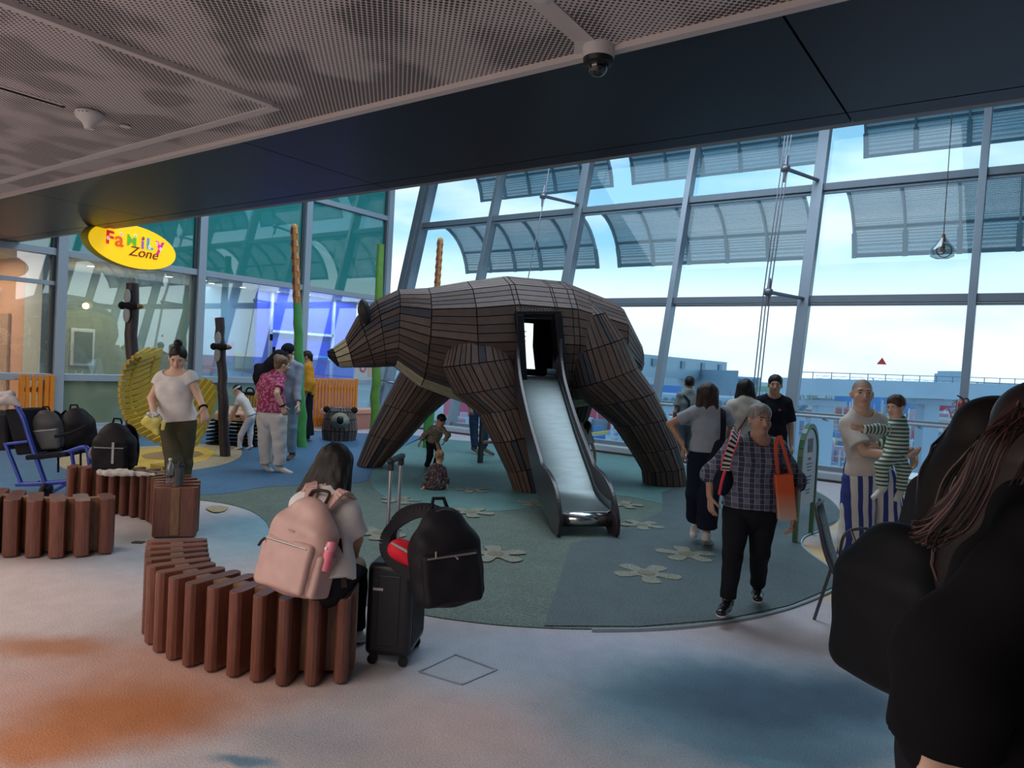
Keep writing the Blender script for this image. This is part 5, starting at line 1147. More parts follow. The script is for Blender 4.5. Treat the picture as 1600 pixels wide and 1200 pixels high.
t_ = thing('low_bench', 'low bench with a peach padded top in front of the orange picket fence', 'bench', (-12.5, 11.2, 0))
MB().box((-12.5, 11.15, .40), (.4, 1.5, .12)).build('seat_pad', mat('peach_pad', (.72, .36, .25), .6), t_, bevel=.03); MB().box((-12.5, 11.15, .17), (.34, 1.3, .34)).build('bench_base', mat('peach_base', (.50, .22, .16), .7), t_, bevel=.01)
t_ = thing('poster_stand', 'pale notice panel with a pink drawing on the glass beside the orange fence', 'poster', tuple(GX(568, 575, -13.35)))
p = GX(570, 577, -13.47); MB().box(p, (.02, .62, .5)).build('paper', mat('pale_paper', (.60, .64, .62), .6), t_); MB().torus(p+Vector((.015, -.08, .04)), .09, .022, (1, 0, 0)).build('drawing', mat('pink_ink', (.70, .15, .18), .6), t_)
MB().box(p+Vector((.015, .14, 0)), (.006, .1, .34)).build('drawing', mat('pink_ink2', (.75, .45, .35), .6), t_)

# ================================================================ yellow slatted cradle
t_ = thing('slatted_cradle', 'large curved yellow slatted play cradle behind the woman with the bun', 'play structure', tuple(G(262, 745)))
YL = mat('cradle_yellow', (.46, .31, .03), .5, noise=.12)
Lc = [(213, 556), (200, 566), (191, 582), (187, 600), (186, 618), (189, 636), (196, 653), (207, 668), (222, 680), (240, 690), (262, 697), (285, 699)]
Rc = [(232, 545), (252, 547), (249, 560), (247, 574), (248, 590), (252, 606), (270, 612), (300, 598), (322, 592), (335, 602), (337, 622), (328, 650)]
Ls, Rs = [spline([Vector((a, b, 0)) for a, b in c_], 4)[::2] for c_ in (Lc, Rc)]
def crd(i, t):
    a, b = PD(Ls[i].x, Ls[i].y, 8.7), PD(Rs[i].x, Rs[i].y, 9.5); p = a.lerp(b, t); p = p+Vector((0, 0, -.16*math.sin(math.pi*t)*(i/len(Ls)))); p.z = max(p.z, .05); return p
for i in range(len(Ls)):
    P = [crd(i, t/4) for t in range(5)]; m_ = MB()
    for a, b in zip(P[:-1], P[1:]): m_.bar(a, b, .035, .055)
    m_.build('slat', YL, t_)
for t in (.2, .72): MB().tube([crd(i, t)+FW*.04-UP*.02 for i in range(len(Ls))], .03, 8).build('rib', YL, t_, smooth=True)
MB().bar(G(262, 745)+UP*.01, G(262, 745)+UP*.16, .3, .3).build('cradle_base', YL, t_)

# play table with black slat base, yellow suitcase
c = PD(366, 690, 12.4); c.z = 0; t_ = thing('play_table', 'low play table with a peach patterned top on a stack of black slats', 'play table', tuple(c))
X3 = Matrix((RT, FW, UP)).transposed()
for i in range(7): MB().box(c+UP*(.04+i*.065), (.86, .30, .022), X3).build('base_slat', BLACKC, t_)
for s in (-.3, .3): MB().box(c+RT*s+UP*.24, (.05, .1, .46), X3).build('post', BLACKC, t_)
MB().box(c+UP*.56+RT*.02, (.62, .42, .14), Matrix((RT, FW, UP)).transposed()@Euler((.25, 0, 0)).to_matrix()).build('table_top', blotch('peach_lines', (.05, .04, .04), (.62, .38, .26), 9, .42), t_, bevel=.03)
c = PD(390, 625, 12.9); c.z = .45; t_ = thing('striped_suitcase', 'yellow striped upright suitcase with a black top handle beside the girl', 'suitcase', (c.x, c.y, .02))
MB().box(c+UP*.02, (.36, .22, .86), X3).build('shell', stripes('suitcase_stripes', (.62, .42, .05), (.25, .16, .06), 20, RT, .6), t_, bevel=.03); MB().torus(c+UP*.47, .07, .015, FW, a0=0, a1=180).build('handle', BLACKC, t_); MB().box(c+UP*.44, (.38, .24, .05), X3).build('trim', BLACKC, t_, bevel=.01)
t_ = thing('walking_pole', 'pair of thin metal poles sticking up behind the man with the cap', 'poles', tuple(PD(428, 640, 11.5)))
for a, b in (((414, 709), (424, 526)), ((420, 709), (428, 546))): MB().cyl(PD(*a, 11.5), PD(*b, 11.5), .014, .012).build('shaft', alum_l, t_, smooth=True); MB().cyl(PD(b[0], b[1]+6, 11.5), PD(b[0], b[1]-4, 11.5), .024).build('grip', BLACKC, t_, smooth=True)
# grey post with rungs under the bear
b0 = G(750, 724); t_ = thing('climbing_ladder', 'dark ladder post with wooden rungs standing under the bear belly', 'ladder', tuple(b0)); D = depth_of(b0)
MB().bar(b0, PD(758, 600, D), .09, .05).build('ladder_side', mat('ladder_dark', (.02, .02, .022), .5), t_); MB().bar(b0+RT*.75+FW*.5, PD(758, 600, D)+RT*.75+FW*.5, .09, .05).build('ladder_side', mat('ladder_dark'), t_)
for z in (.35, .75, 1.15): MB().bar(b0+UP*z, b0+RT*.75+FW*.5+UP*z, .12, .04).build('rung', mat('rung_wood', (.30, .18, .12), .6), t_)

# ================================================================ backpacks and bags
def pack(lab, cb, w, h, d, up, fr, m, pm=None, name='backpack', vox=.007, pocket=True, straps=True, handle=True, taper=.82, group=None, rip=.007):
    up = Vector(up).normalized(); fr = Vector(fr); fr = (fr-up*fr.dot(up)).normalized(); sd = fr.cross(up).normalized(); M3 = Matrix((sd, fr, up)).transposed(); cb = Vector(cb)
    root = thing(name, lab, 'backpack', tuple(cb), group)
    Q = [rbox(cb+up*h*.36, (w/2, d/2, h*.36), M3, min(w, d)*.32, .06), ell(cb+up*h*.66, (w/2*taper, d/2*.92, h*.34), M3, .08), ell(cb+up*h*.35, (w/2*1.03, d/2*1.02, h*.34), M3, .05)]
    skin_obj('main_bag', sdf_mesh(Q, vox, ripple=(rip, 26, 34)), m, root)
    if pocket:
        Q = [rbox(cb+up*h*.29+fr*d*.5, (w*.43, d*.15, h*.26), M3, d*.14, .03)]; po = skin_obj('front_pocket', sdf_mesh(Q, vox, ripple=(.004, 40, 30)), pm or m, root)
        MB().tube([cb+up*h*.505+fr*(d*.66)+sd*x*w*.36 for x in (-1, -.3, .3, 1)], .005, 6).build('zip', mat('zip_metal', (.3, .3, .3), .4, .6), po)
    # curved main zip over the top
    MB().tube([cb+sd*w*.5*taper*1.02*math.cos(a)+up*(h*.5+h*.46*math.sin(a))+fr*d*.16 for a in [math.pi*i/14 for i in range(15)]], .0055, 6).build('main_zip', mat('zip_dark', (.05, .05, .055), .5), root)
    if handle: MB().tube([cb+up*(h*.97)-fr*d*.2-sd*w*.12, cb+up*(h*1.07)-fr*d*.2-sd*w*.08, cb+up*(h*1.08)-fr*d*.2+sd*w*.08, cb+up*(h*.97)-fr*d*.2+sd*w*.12], .010, 8).build('grab_handle', BLACKC, root, smooth=True)
    if straps:
        for s in (-1, 1):
            P = spline([cb+up*h*.93-fr*d*.35+sd*s*w*.18, cb+up*h*.8-fr*(d*.5+.05)+sd*s*w*.3, cb+up*h*.4-fr*(d*.5+.07)+sd*s*w*.38, cb+up*h*.08-fr*d*.4+sd*s*w*.42], 5); m_ = MB()
            for a, b in zip(P[:-1], P[1:]): m_.bar(a, b, .055, .014, up=fr)
            m_.build('strap', m, root)
    return root, M3
# pink pack on the seated woman's back
PK = fabric('dusty_pink_nylon', (.56, .36, .32), rough=.42, bump=.1, spec=.5); PKD = fabric('maroon_trim', (.05, .022, .022), rough=.5)
q = lambda x, y, dd=0.0: PD(x, y, 3.55+dd)
bb_ = q(452, 925, -.02); tt_ = q(486, 795, .04); upv = (tt_-bb_); fv = toV(-.42, -.9, 0)
pk, M3 = pack('dusty pink nylon backpack with a pink bottle, worn by the seated woman', bb_, .345, .47, .17, upv, fv, PK, None, vox=.006, straps=False, handle=False, taper=.86)
u_ = upv.normalized(); f_ = (fv-u_*fv.dot(u_)).normalized(); s_ = f_.cross(u_)
if s_.dot(RT) < 0: s_ = -s_
MB().tube(spline([bb_+u_*.455+s_*-.055-f_*.03, bb_+u_*.50-s_*.05-f_*.05, bb_+u_*.51+s_*.045-f_*.05, bb_+u_*.455+s_*.055-f_*.03], 6), .0085, 8).build('grab_handle', PKD, pk, smooth=True)
MB().tube([bb_+u_*.232+f_*.117-s_*.135, bb_+u_*.215+f_*.118-s_*.15, bb_+u_*.19+f_*.112-s_*.165], .007, 6).build('zip_pull', PKD, pk)
MB().box(bb_+u_*.30+f_*.108, (.035, .003, .006), Matrix((s_, f_, u_)).transposed()).build('name_plate', mat('plate', (.30, .18, .15), .3, .5), pk)
for s in (-1, 1):
    so = skin_obj('side_pocket', sdf_mesh([rbox(bb_+u_*.115+s_*s*.165, (.028, .07, .105), Matrix((s_, f_, u_)).transposed(), .022)], .006), PK, pk)
    a = q(478 if s < 0 else 527, 797, .02) if False else None
    P = spline([bb_+u_*.44+s_*s*.06-f_*.05, bb_+u_*.53+s_*s*.10-f_*.08, (j6['shR'] if s > 0 else j6['shL'])+UP*.065-f_*.02, (j6['shR'] if s > 0 else j6['shL'])+UP*.02+FW*.09], 6); m_ = MB()
    for a, b in zip(P[:-1], P[1:]): m_.bar(a, b, .058, .014, up=UP-FW*.4)
    m_.build('shoulder_strap', PK, pk)
MB().bar(bb_+u_*.30+s_*.15-f_*.08, bb_+u_*.08+s_*.24-f_*.10, .03, .006, up=f_).build('webbing', PKD, pk)
t_ = thing('drinks_bottle', 'pink drinks bottle in the side pocket of the pink backpack', 'bottle', tuple(bb_+u_*.2+s_*.165)); BP_ = mat('bottle_pink', (.85, .22, .30), .35)
MB().lathe(bb_+u_*.15+s_*.188+f_*.025, [(.001, 0), (.026, .002), (.027, .09), (.024, .10)], 16, u_).build('bottle_body', BP_, t_, smooth=True); MB().lathe(bb_+u_*.245+s_*.188+f_*.025, [(.027, 0), (.028, .03), (.022, .045), (.001, .05)], 16, u_).build('bottle_cap', mat('bottle_cap_pink', (.88, .30, .38), .3), t_, smooth=True)
MB().cyl(bb_+u_*.258+s_*.188+f_*.025+f_*.026, bb_+u_*.258+s_*.188+f_*.025+f_*.032, .008).build('bottle_button', mat('button_white', (.8, .7, .7), .4), t_)
# bags round the middle bench and the transport chair
BKP = fabric('black_nylon', (.013, .013, .017), rough=.55)
c = PD(178, 728, 6.9); pk2, M3 = pack('black backpack with a grey reflective strip standing on the middle bench', (c.x, c.y, .435), .36, .46, .22, UP, toV(.15, -1, 0), BKP)
MB().box(Vector((c.x, c.y, .62))+toV(.06, -.135, 0), (.022, .01, .20), X3).build('reflective_strip', mat('reflective', (.35, .36, .38), .4), pk2)
MB().ell(Vector((c.x, c.y, .60))+toV(-.16, -.06, 0), (.05, .05, .07)).build('side_bottle', mat('grey_pouch', (.16, .14, .15), .6), pk2, smooth=True)
cl = PD(188, 737, 6.65)
Q = [cap(Vector((cl.x, cl.y, .455))+RT*a+FW*b, Vector((cl.x, cl.y, .458))+RT*a2+FW*b2, r, r2, .02) for a, b, a2, b2, r, r2 in ((-.2, .0, .02, .06, .022, .028), (-.1, -.06, .12, -.02, .026, .022), (.0, .04, .26, .0, .028, .015), (-.16, -.05, -.02, .05, .02, .03), (.1, .03, .32, .0, .02, .010))]
tag(skin_obj('folded_cloth', sdf_mesh(Q, .006, ripple=(.006, 90, 40)), fabric('crumpled_white', (.55, .53, .50)), None), 'crumpled white garment lying on the middle bench', 'cloth')
def lathe_thing(name, lab, cat, c, prof, m, part, cap_=None):
    t_ = thing(name, lab, cat, tuple(c)); MB().lathe(c, prof, 20).build(part, m, t_, smooth=True)
    if cap_: MB().lathe(c, cap_[0], 16).build('cap', cap_[1], t_, smooth=True)
    return t_
c = PD(265, 744, 6.35); c.z = .443
t_ = lathe_thing('water_bottle', 'clear plastic water bottle standing on the middle bench', 'bottle', c, [(.001, 0), (.030, .002), (.032, .05), (.029, .08), (.032, .11), (.031, .16), (.012, .195), (.012, .205)], glass('clear_plastic', (.80, .84, .86), .16, .05, .15, (.6, .65, .68)), 'bottle_body', ([(.014, .203), (.014, .222), (.001, .223)], mat('white_cap', (.7, .7, .7), .4)))
MB().lathe(c, [(.0325, .05), (.0325, .075)], 20).build('bottle_label', mat('dark_label', (.04, .05, .06), .5), t_, smooth=True)
c = PD(280, 745, 6.25); c.z = .443
lathe_thing('shaker_cup', 'dark grey shaker cup with a flip lid beside the water bottle', 'cup', c, [(.001, 0), (.032, .002), (.040, .165), (.041, .17)], mat('shaker_grey', (.06, .07, .085), .35), 'cup_body', ([(.043, .165), (.042, .19), (.02, .195), (.018, .215), (.001, .217)], mat('shaker_lid', (.02, .022, .026), .4)))
# yellow plastic bag in the woman's hand
a = j1['haR']; Q = [ell(a+toV(.03, -.05, -.03), (.07, .04, .045), X3), cap(a+toV(.0, -.06, -.04), a+toV(.075, -.07, -.15), .062, .022, .03, RT, .5), cap(a+toV(.06, -.06, -.04), a+toV(-.06, -.06, -.07), .045, .012, .03, RT, .5), rbox(a+toV(.125, -.06, -.085), (.018, .008, .035), X3, .006, .012)]
tag(skin_obj('plastic_bag', sdf_mesh(Q, .005, ripple=(.005, 80, 60)), mat('bag_yellow', (.62, .55, .12), .35), None), 'thin yellow plastic bag held by the woman with the bun', 'bag')
Q = [ell(a+toV(.03, -.06, .015), (.065, .035, .035), X3)]
tag(skin_obj('bag_wrapper', sdf_mesh(Q, .005, ripple=(.005, 100, 80)), blotch('wrapper', (.15, .16, .17), (.62, .64, .62), 60, .46), None), 'white printed wrapper on top of the yellow bag in her hand', 'wrapper')
# black bag on the man's shoulder
q = lambda x, y, dd=0.0: PD(x, y, 10.7+dd)
tag(skin_obj('shoulder_bag', sdf_mesh([cap(q(437, 556), q(412, 590), .10, .16, .05), cap(q(405, 575), q(418, 620), .07, .12, .05), cap(q(402, 573), q(412, 582), .03, .08, .03)], .012, ripple=(.008, 20, 22)), BLACKC, None), 'large black bag over the shoulder of the man in the cap', 'bag')

# ================================================================ suitcase with hanging bags
K0, KL, KR = G(638, 1047), G(568, 1040), G(682, 1020)
uL = (KL-K0); wL = uL.length; uL.normalize(); uR = UP.cross(uL); uR = uR if uR.dot(KR-K0) > 0 else -uR; wR = .36
sc_ = thing('cabin_suitcase', 'black ribbed hard-shell cabin suitcase with its handle pulled up', 'suitcase', tuple(K0)); M3 = Matrix((uL, uR, UP)).transposed()
wL = .25; cen = K0+uL*wL/2+uR*wR/2; zb, zt = .055, .555
BLK = mat('case_black', (.012, .013, .018), .38, noise=.1); BLR = mat('case_rubber', (.006, .006, .008), .6)
MB().box(cen+UP*(zb+zt)/2, (wL, wR, zt-zb), M3).build('case_shell', BLK, sc_, bevel=.035, seg=4, smooth=True)
for i in range(9):
    for s in (-1, 1): MB().box(cen+uR*(-wR/2+.05+i*.032)+uL*s*(wL/2)+UP*((zb+zt)/2), (.010, .012, zt-zb-.10), M3).build('rib', BLK, sc_, bevel=.003)
for s in (-1, 1): MB().box(cen+uR*s*wR/2+uL*(.0)+UP*(zb+zt)/2, (.12, .008, zt-zb-.12), M3).build('zip_panel', BLK, sc_, bevel=.004)
MB().box(cen-uR*(wR/2+.004)+UP*(zt-.135)+uL*.06, (.055, .004, .014), M3).build('name_plate', mat('plate_silver', (.55, .55, .56), .3, .6), sc_)
for a in (.04, wL-.04):
    for b in (.04, wR-.04):
        w_ = K0+uL*a+uR*b; o = MB().cyl(w_+UP*.062, w_+UP*.045, .02).build('wheel_mount', BLR, sc_); MB().cyl(w_+UP*.027-uR*.013, w_+UP*.027+uR*.013, .027, n=18).build('wheel', BLR, sc_, smooth=True)
D = depth_of(cen); h1, h2 = PD(622, 722, depth_of(K0)+.12), PD(641, 719, depth_of(K0)+.20)
hb1, hb2 = cen-uL*.085+uR*.02+UP*zt, cen-uL*.085+uR*.02+UP*zt
e1 = cen+uL*.04-uR*.12; e2 = cen+uL*.04+uR*.09
zH = 1.10
for e in (e1, e2): MB().tube([e+UP*zt, e+UP*(zH-.02)], .0105, 10).build('telescopic_tube', mat('tube_silver', (.62, .63, .66), .25, .9), sc_, smooth=True)
MB().bar(e1-uR*.03+UP*zH, e2+uR*.03+UP*zH, .035, .028).build('pull_handle', BLR, sc_, bevel=.01, seg=3); 
for e in (e1, e2): MB().box(e+UP*(zH-.03), (.03, .03, .045), M3).build('handle_collar', BLR, sc_, bevel=.005)
MB().tube([cen+uR*-.09+UP*zt, cen+uR*-.07+UP*(zt+.025), cen+uR*.07+UP*(zt+.025), cen+uR*.09+UP*zt], .010, 8).build('carry_handle', BLR, sc_, smooth=True)
# black backpack hanging on the handle
q = lambda x, y, dd=0.0: PD(x, y, 3.45+dd)
hb = q(702, 944, .0); pk3, M3b = pack('large black backpack hanging from the suitcase handle by its straps', hb, .33, .47, .19, q(690, 800, .05)-hb, toV(.35, -.9, 0), BKP, None, vox=.006, straps=False)
MB().box(q(742, 932, -.06), (.012, .004, .02), X3).build('logo_patch', mat('patch_grey', (.10, .10, .11), .4), pk3)
MB().cyl(q(681, 872, -.13), q(681, 862, -.13), .004, n=6).build('zip_pull', mat('pull_brass', (.5, .42, .28), .3, .8), pk3); MB().cyl(q(712, 868, -.12), q(716, 874, -.12), .005, n=6).build('zip_pull', mat('pull_steel', (.5, .5, .55), .3, .8), pk3)
for P in ([(690, 815, .05), (660, 800, .1), (628, 812, .15), (605, 835, .2), (603, 862, .18), (622, 885, .12), (655, 905, .02)], [(700, 808, .1), (672, 795, .2), (640, 798, .28), (618, 815, .30), (612, 845, .26), (640, 868, .2), (665, 880, .12)]):
    pts = spline([q(a, b, c) for a, b, c in P], 6); m_ = MB()
    for a, b in zip(pts[:-1], pts[1:]): m_.bar(a, b, .055, .018, up=toV(-.2, -1, .3))
    m_.build('strap', BKP, pk3)
rb_ = thing('red_pouch', 'small red zipped pouch between the suitcase handle and the black backpack', 'bag', tuple(q(632, 880, .1)))
skin_obj('pouch', sdf_mesh([ell(q(634, 863, .10), (.085, .05, .055), Matrix((RT*.97-UP*.25, FW, UP*.97+RT*.25)).transposed(), .03), cap(q(622, 858, .1), q(650, 872, .08), .045, .045, .03)], .005, ripple=(.003, 50, 40)), fabric('red_nylon', (.68, .02, .04), rough=.5), rb_)
MB().bar(q(612, 848, .04), q(654, 872, .0), .006, .012).build('zip', mat('zip_metal', (.3, .3, .3), .4, .6), rb_)

# ================================================================ blue transport chair with bags
q = lambda x, y, dd=0.0: PD(x, y, 7.2+dd)
BLU = mat('frame_blue', (.015, .045, .30), .3, .2); tc_ = thing('transport_chair', 'blue framed airport transport chair at the left edge holding bags', 'wheelchair', tuple(G(60, 772)))
for dd in (0, .42):
    o = dd*14*0
    for P, r in (([(22, 628), (36, 652), (48, 690), (62, 730), (74, 764)], .024), ([(8, 692), (20, 722), (34, 757)], .02), ([(55, 716), (100, 708), (128, 699), (137, 703), (141, 730)], .024), ([(26, 757), (60, 756), (110, 752)], .024), ([(10, 694), (44, 690)], .016), ([(84, 768), (118, 748)], .016), ([(112, 706), (116, 735)], .018)):
        MB().tube(spline([q(a, b, dd) for a, b in P], 4), r, 10).build('frame_tube', BLU, tc_, smooth=True)
    MB().tube([q(86, 682, dd), q(112, 676, dd), q(136, 665, dd)], .016, 8).build('armrest', BLACKC, tc_, smooth=True)
    MB().torus(q(72, 770, dd)*1.0, .085, .022, RT, 24, 8).build('wheel', BLR, tc_, smooth=True); MB().cyl(q(72, 770, dd)-RT*.015, q(72, 770, dd)+RT*.015, .06).build('wheel_hub', BLACKC, tc_)
    MB().tube([q(72, 768, dd), q(60, 752, dd)], .014, 8).build('caster_fork', BLACKC, tc_)
sp_ = q(95, 708, .2); MB().box(sp_, (.42, .48, .05), X3@Euler((0, -.14, 0)).to_matrix()).build('seat_pad', BLACKC, tc_, bevel=.015)
MB().prism([q(6, 640, .02), q(34, 640, .02), q(58, 708, .02), q(25, 712, .02)], FW*.4).build('back_sling', BLACKC, tc_, bevel=.02)
MB().tube([q(24, 628), q(24, 628, .42)], .022, 8).build('push_bar', BLU, tc_)
for x in (91, 126): MB().bar(q(x, 702, .1), q(x, 738, .1), .02, .006).build('loose_strap', BLACKC, tc_)
c = q(80, 704, .22); GB = fabric('dark_grey_nylon', (.055, .060, .065), rough=.5)
pack('dark grey backpack on the seat of the blue transport chair', c-RT*.03, .30, .42, .18, toV(-.12, 0, 1), toV(.35, -1, 0), GB, fabric('mid_grey_nylon', (.10, .11, .115), rough=.5))
pack('black backpack behind the grey one on the blue transport chair', c+RT*.17+FW*.20, .34, .44, .22, toV(-.15, 0, 1), toV(.8, -1, 0), BKP, pocket=False)
tag(skin_obj('draped_jacket', sdf_mesh([cap(q(-20, 628), q(20, 626), .05, .04, .03), cap(q(15, 622), q(32, 634), .04, .02, .03), cap(q(-25, 620, .2), q(16, 618, .2), .06, .05, .03)], .01, ripple=(.008, 40, 30)), fabric('grey_jersey', (.36, .35, .36)), None), 'crumpled pale grey jacket draped over the back of the transport chair', 'jacket')
tag(skin_obj('stowed_bag', sdf_mesh([rbox(q(2, 672, .25), (.16, .14, .20), X3, .05)], .012, ripple=(.01, 20, 20)), BKP, None), 'black bag slung behind the transport chair at the left edge', 'bag')

# ================================================================ arch sign, chairs, table
a, b = G(1242, 849), G(1267, 835); d = (b-a).normalized(); w = (b-a).length; SG = mat('sign_green', (.035, .13, .05), .4)
t_ = thing('arch_sign', 'green arched floor sign with a printed notice panel beside the plaid woman', 'sign', tuple((a+b)/2)); r = w/2; mid = (a+b)/2; zs = 1.17-r*1.0
arc = [a+UP*z for z in (0, .3, .6, zs)]+[mid+d*r*-math.cos(t)+UP*(zs+r*1.05*math.sin(t)) for t in [math.pi*i/12 for i in range(1, 12)]]+[b+UP*z for z in (zs, .6, .3, 0)]
m_ = MB(); nrm = d.cross(UP)
for p, p2 in zip(arc[:-1], arc[1:]): m_.bar(p, p2, .045, .045, up=nrm)
m_.build('arch_frame', SG, t_)
pan = [mid-d*(r-.03)+UP*.36, mid+d*(r-.03)+UP*.36, mid+d*(r-.03)+UP*zs]+[mid+d*(r-.03)*math.cos(t)+UP*(zs+(r-.02)*math.sin(t)) for t in [math.pi*i/10 for i in range(1, 10)]]+[mid-d*(r-.03)+UP*zs]
MB().prism(pan, nrm*.012).build('notice_panel', mat('notice_white', (.62, .68, .74), .5), t_)
fsg = nrm if nrm.dot(-FW) > 0 else -nrm; off = fsg*.012 if nrm.dot(fsg) > 0 else fsg*.004
def on(x, z): return mid+d*x+UP*z+(nrm*.016 if fsg == nrm else -nrm*.004)
MB().box(on(0, .98), (.16, .004, .14), Matrix((d, nrm, UP)).transposed()).build('notice_picture', blotch('notice_photo', (.20, .26, .30), (.45, .22, .12), 18, .55, (.5, .55, .6)), t_)
MB().box(on(0, .84), (.09, .004, .022), Matrix((d, nrm, UP)).transposed()).build('heading', mat('red_ink', (.55, .05, .06), .6), t_)
for i, wd in enumerate((.20, .17, .12, 0, .20, .14, .10, 0, .16, .12)):
    if wd: MB().box(on(0, .79-i*.034), (wd, .004, .008), Matrix((d, nrm, UP)).transposed()).build('text_line', mat('grey_ink', (.10, .12, .16), .6), t_)
# orange gradient paper bag hanging from the plaid woman's shoulder
q = lambda x, y, dd=0.0: PD(x, y, 4.88+dd)
t_ = thing('orange_bag', 'orange and cream carrier bag hanging from the shoulder of the plaid woman', 'bag', tuple(q(1232, 812)))
P0 = [q(1211, 742), q(1240, 742), q(1247, 815), q(1217, 813)]
ob = bpy.data.materials.new('bag_orange_fade'); ob.use_nodes = True; tt = ob.node_tree; bs = tt.nodes['Principled BSDF']; gg = tt.nodes.new('ShaderNodeNewGeometry'); sx = tt.nodes.new('ShaderNodeSeparateXYZ'); tt.links.new(gg.outputs['Position'], sx.inputs[0])
mr = tt.nodes.new('ShaderNodeMapRange'); mr.inputs[1].default_value = P0[2].z; mr.inputs[2].default_value = P0[0].z; tt.links.new(sx.outputs[2], mr.inputs[0]); cr = tt.nodes.new('ShaderNodeValToRGB'); tt.links.new(mr.outputs[0], cr.inputs[0])
cr.color_ramp.elements[0].color = (.55, .42, .36, 1); cr.color_ramp.elements[1].color = (.62, .10, .03, 1); cr.color_ramp.elements[1].position = .65; e = cr.color_ramp.elements.new(.3); e.color = (.55, .26, .16, 1); tt.links.new(cr.outputs[0], bs.inputs['Base Color'])
MB().prism(P0, FW*.12).build('bag_body', ob, t_, bevel=.008)
OM = mat('orange_handle', (.62, .09, .03), .6)
for P in ([(1216, 742), (1212, 705), (1214, 686), (1222, 683)], [(1236, 742), (1226, 705), (1220, 688), (1222, 683)]):
    m_ = MB(); pts = spline([q(x, y, -.08 if y < 740 else .02) for x, y in P], 5)
    for a, b in zip(pts[:-1], pts[1:]): m_.bar(a, b, .022, .006, up=FW)
    m_.build('bag_handle', OM, t_)
# striped strap bag on her other shoulder
t_ = thing('striped_bag', 'small dark bag with a black, white and red striped strap on the plaid woman', 'bag', tuple(q(1130, 760)))
m_ = MB(); pts = spline([q(1150, 672, .02), q(1146, 690, -.14), (q(1137, 715, -.17)), q(1133, 735, -.15)], 14)
for i, (a, b) in enumerate(zip(pts[:-1], pts[1:])): m_.bar(a, b, .052, .008, up=FW, col=(.01, .01, .012) if (i//2) % 2 else (.62, .60, .56))
m_.build('strap', mat('strap_striped', rough=.7, vcol=True), t_)
for s in (-1, 1): MB().tube([p+RT*s*.028 for p in pts], .005, 6).build('strap_edge', mat('strap_red', (.70, .05, .07), .6), t_)
MB().tube([pts[-1], q(1128, 752, -.12), q(1124, 772, -.08)], .010, 8).build('strap_tail', mat('strap_red', (.70, .05, .07), .6), t_)
skin_obj('bag_body', sdf_mesh([ell(q(1130, 752, .10), (.07, .06, .10), X3)], .008), NAVY, t_)
# black handbag of the grey tee woman
q = lambda x, y, dd=0.0: PD(x, y, 6.9+dd)
t_ = thing('shoulder_handbag', 'black shoulder handbag carried by the woman in the pale grey tee', 'bag', tuple(q(1124, 720)))
skin_obj('bag_body', sdf_mesh([cap(q(1127, 698, -.12), q(1110, 735, -.05), .07, .11, .04), ell(q(1112, 730, -.02), (.14, .08, .12), X3)], .01, ripple=(.006, 25, 20)), BLACKC, t_)
m_ = MB(); pts = spline([q(1129, 634, .02), q(1130, 648, -.12), q(1130, 670, -.15), q(1128, 700, -.14)], 5)
for a, b in zip(pts[:-1], pts[1:]): m_.bar(a, b, .05, .012, up=FW)
m_.build('strap', BLACKC, t_)
# metal chair in the right foreground
q = lambda x, y, dd=0.0: PD(x, y, 4.8+dd); GM = mat('chair_metal', (.10, .10, .11), .4, .7); GMM = mat('chair_mesh', (.11, .11, .12), .55, .5, noise=.4, nscale=80)
t_ = thing('metal_chair', 'grey metal cafe chair with a curved mesh back in the right foreground', 'chair', tuple(G(1300, 990)))
bk = [(1277, 787), (1284, 815), (1292, 850), (1303, 880), (1319, 905)]
R_ = []
for i, (x, y) in enumerate(bk):
    hw_ = (.14, .19, .21, .20, .17)[i]; R_.append([q(x, y)+(RT*.55-FW*.15)*0+Vector(toV(.45, .85, 0)).normalized()*hw_*s+toV(.035*(1-abs(s)), 0, 0) for s in (-1, -.5, 0, .5, 1)])
MB().rings(R_, False, None, False).build('backrest', GMM, t_, smooth=True, solid=.012)
edge = [R_[i][0] for i in range(5)]; MB().tube(spline(edge[::-1]+[R_[0][2]+UP*.02]+[R_[i][4] for i in range(5)], 4), .010, 8).build('back_frame', GM, t_, smooth=True)
MB().prism([q(1318, 905, -.18), q(1318, 903, .22), q(1362, 893, .28), q(1372, 905, -.15)], UP*.02).build('seat', GMM, t_, bevel=.004)
for P in ([G(1272, 968)+UP*.0, q(1300, 884, .1)], [G(1297, 1009), q(1322, 930, -.25), q(1338, 852, -.3), q(1330, 830, -.25)], [G(1372, 975), q(1366, 895, .2)], [G(1400, 1010), q(1372, 905, -.15)]): MB().tube(P, .011, 8).build('leg', GM, t_, smooth=True)
MB().tube(spline([q(1312, 868, -.1), q(1320, 835, -.12), q(1345, 826, -.14), q(1368, 832, -.14), q(1378, 860, -.14)], 6), .010, 8).build('armrest', GM, t_, smooth=True)
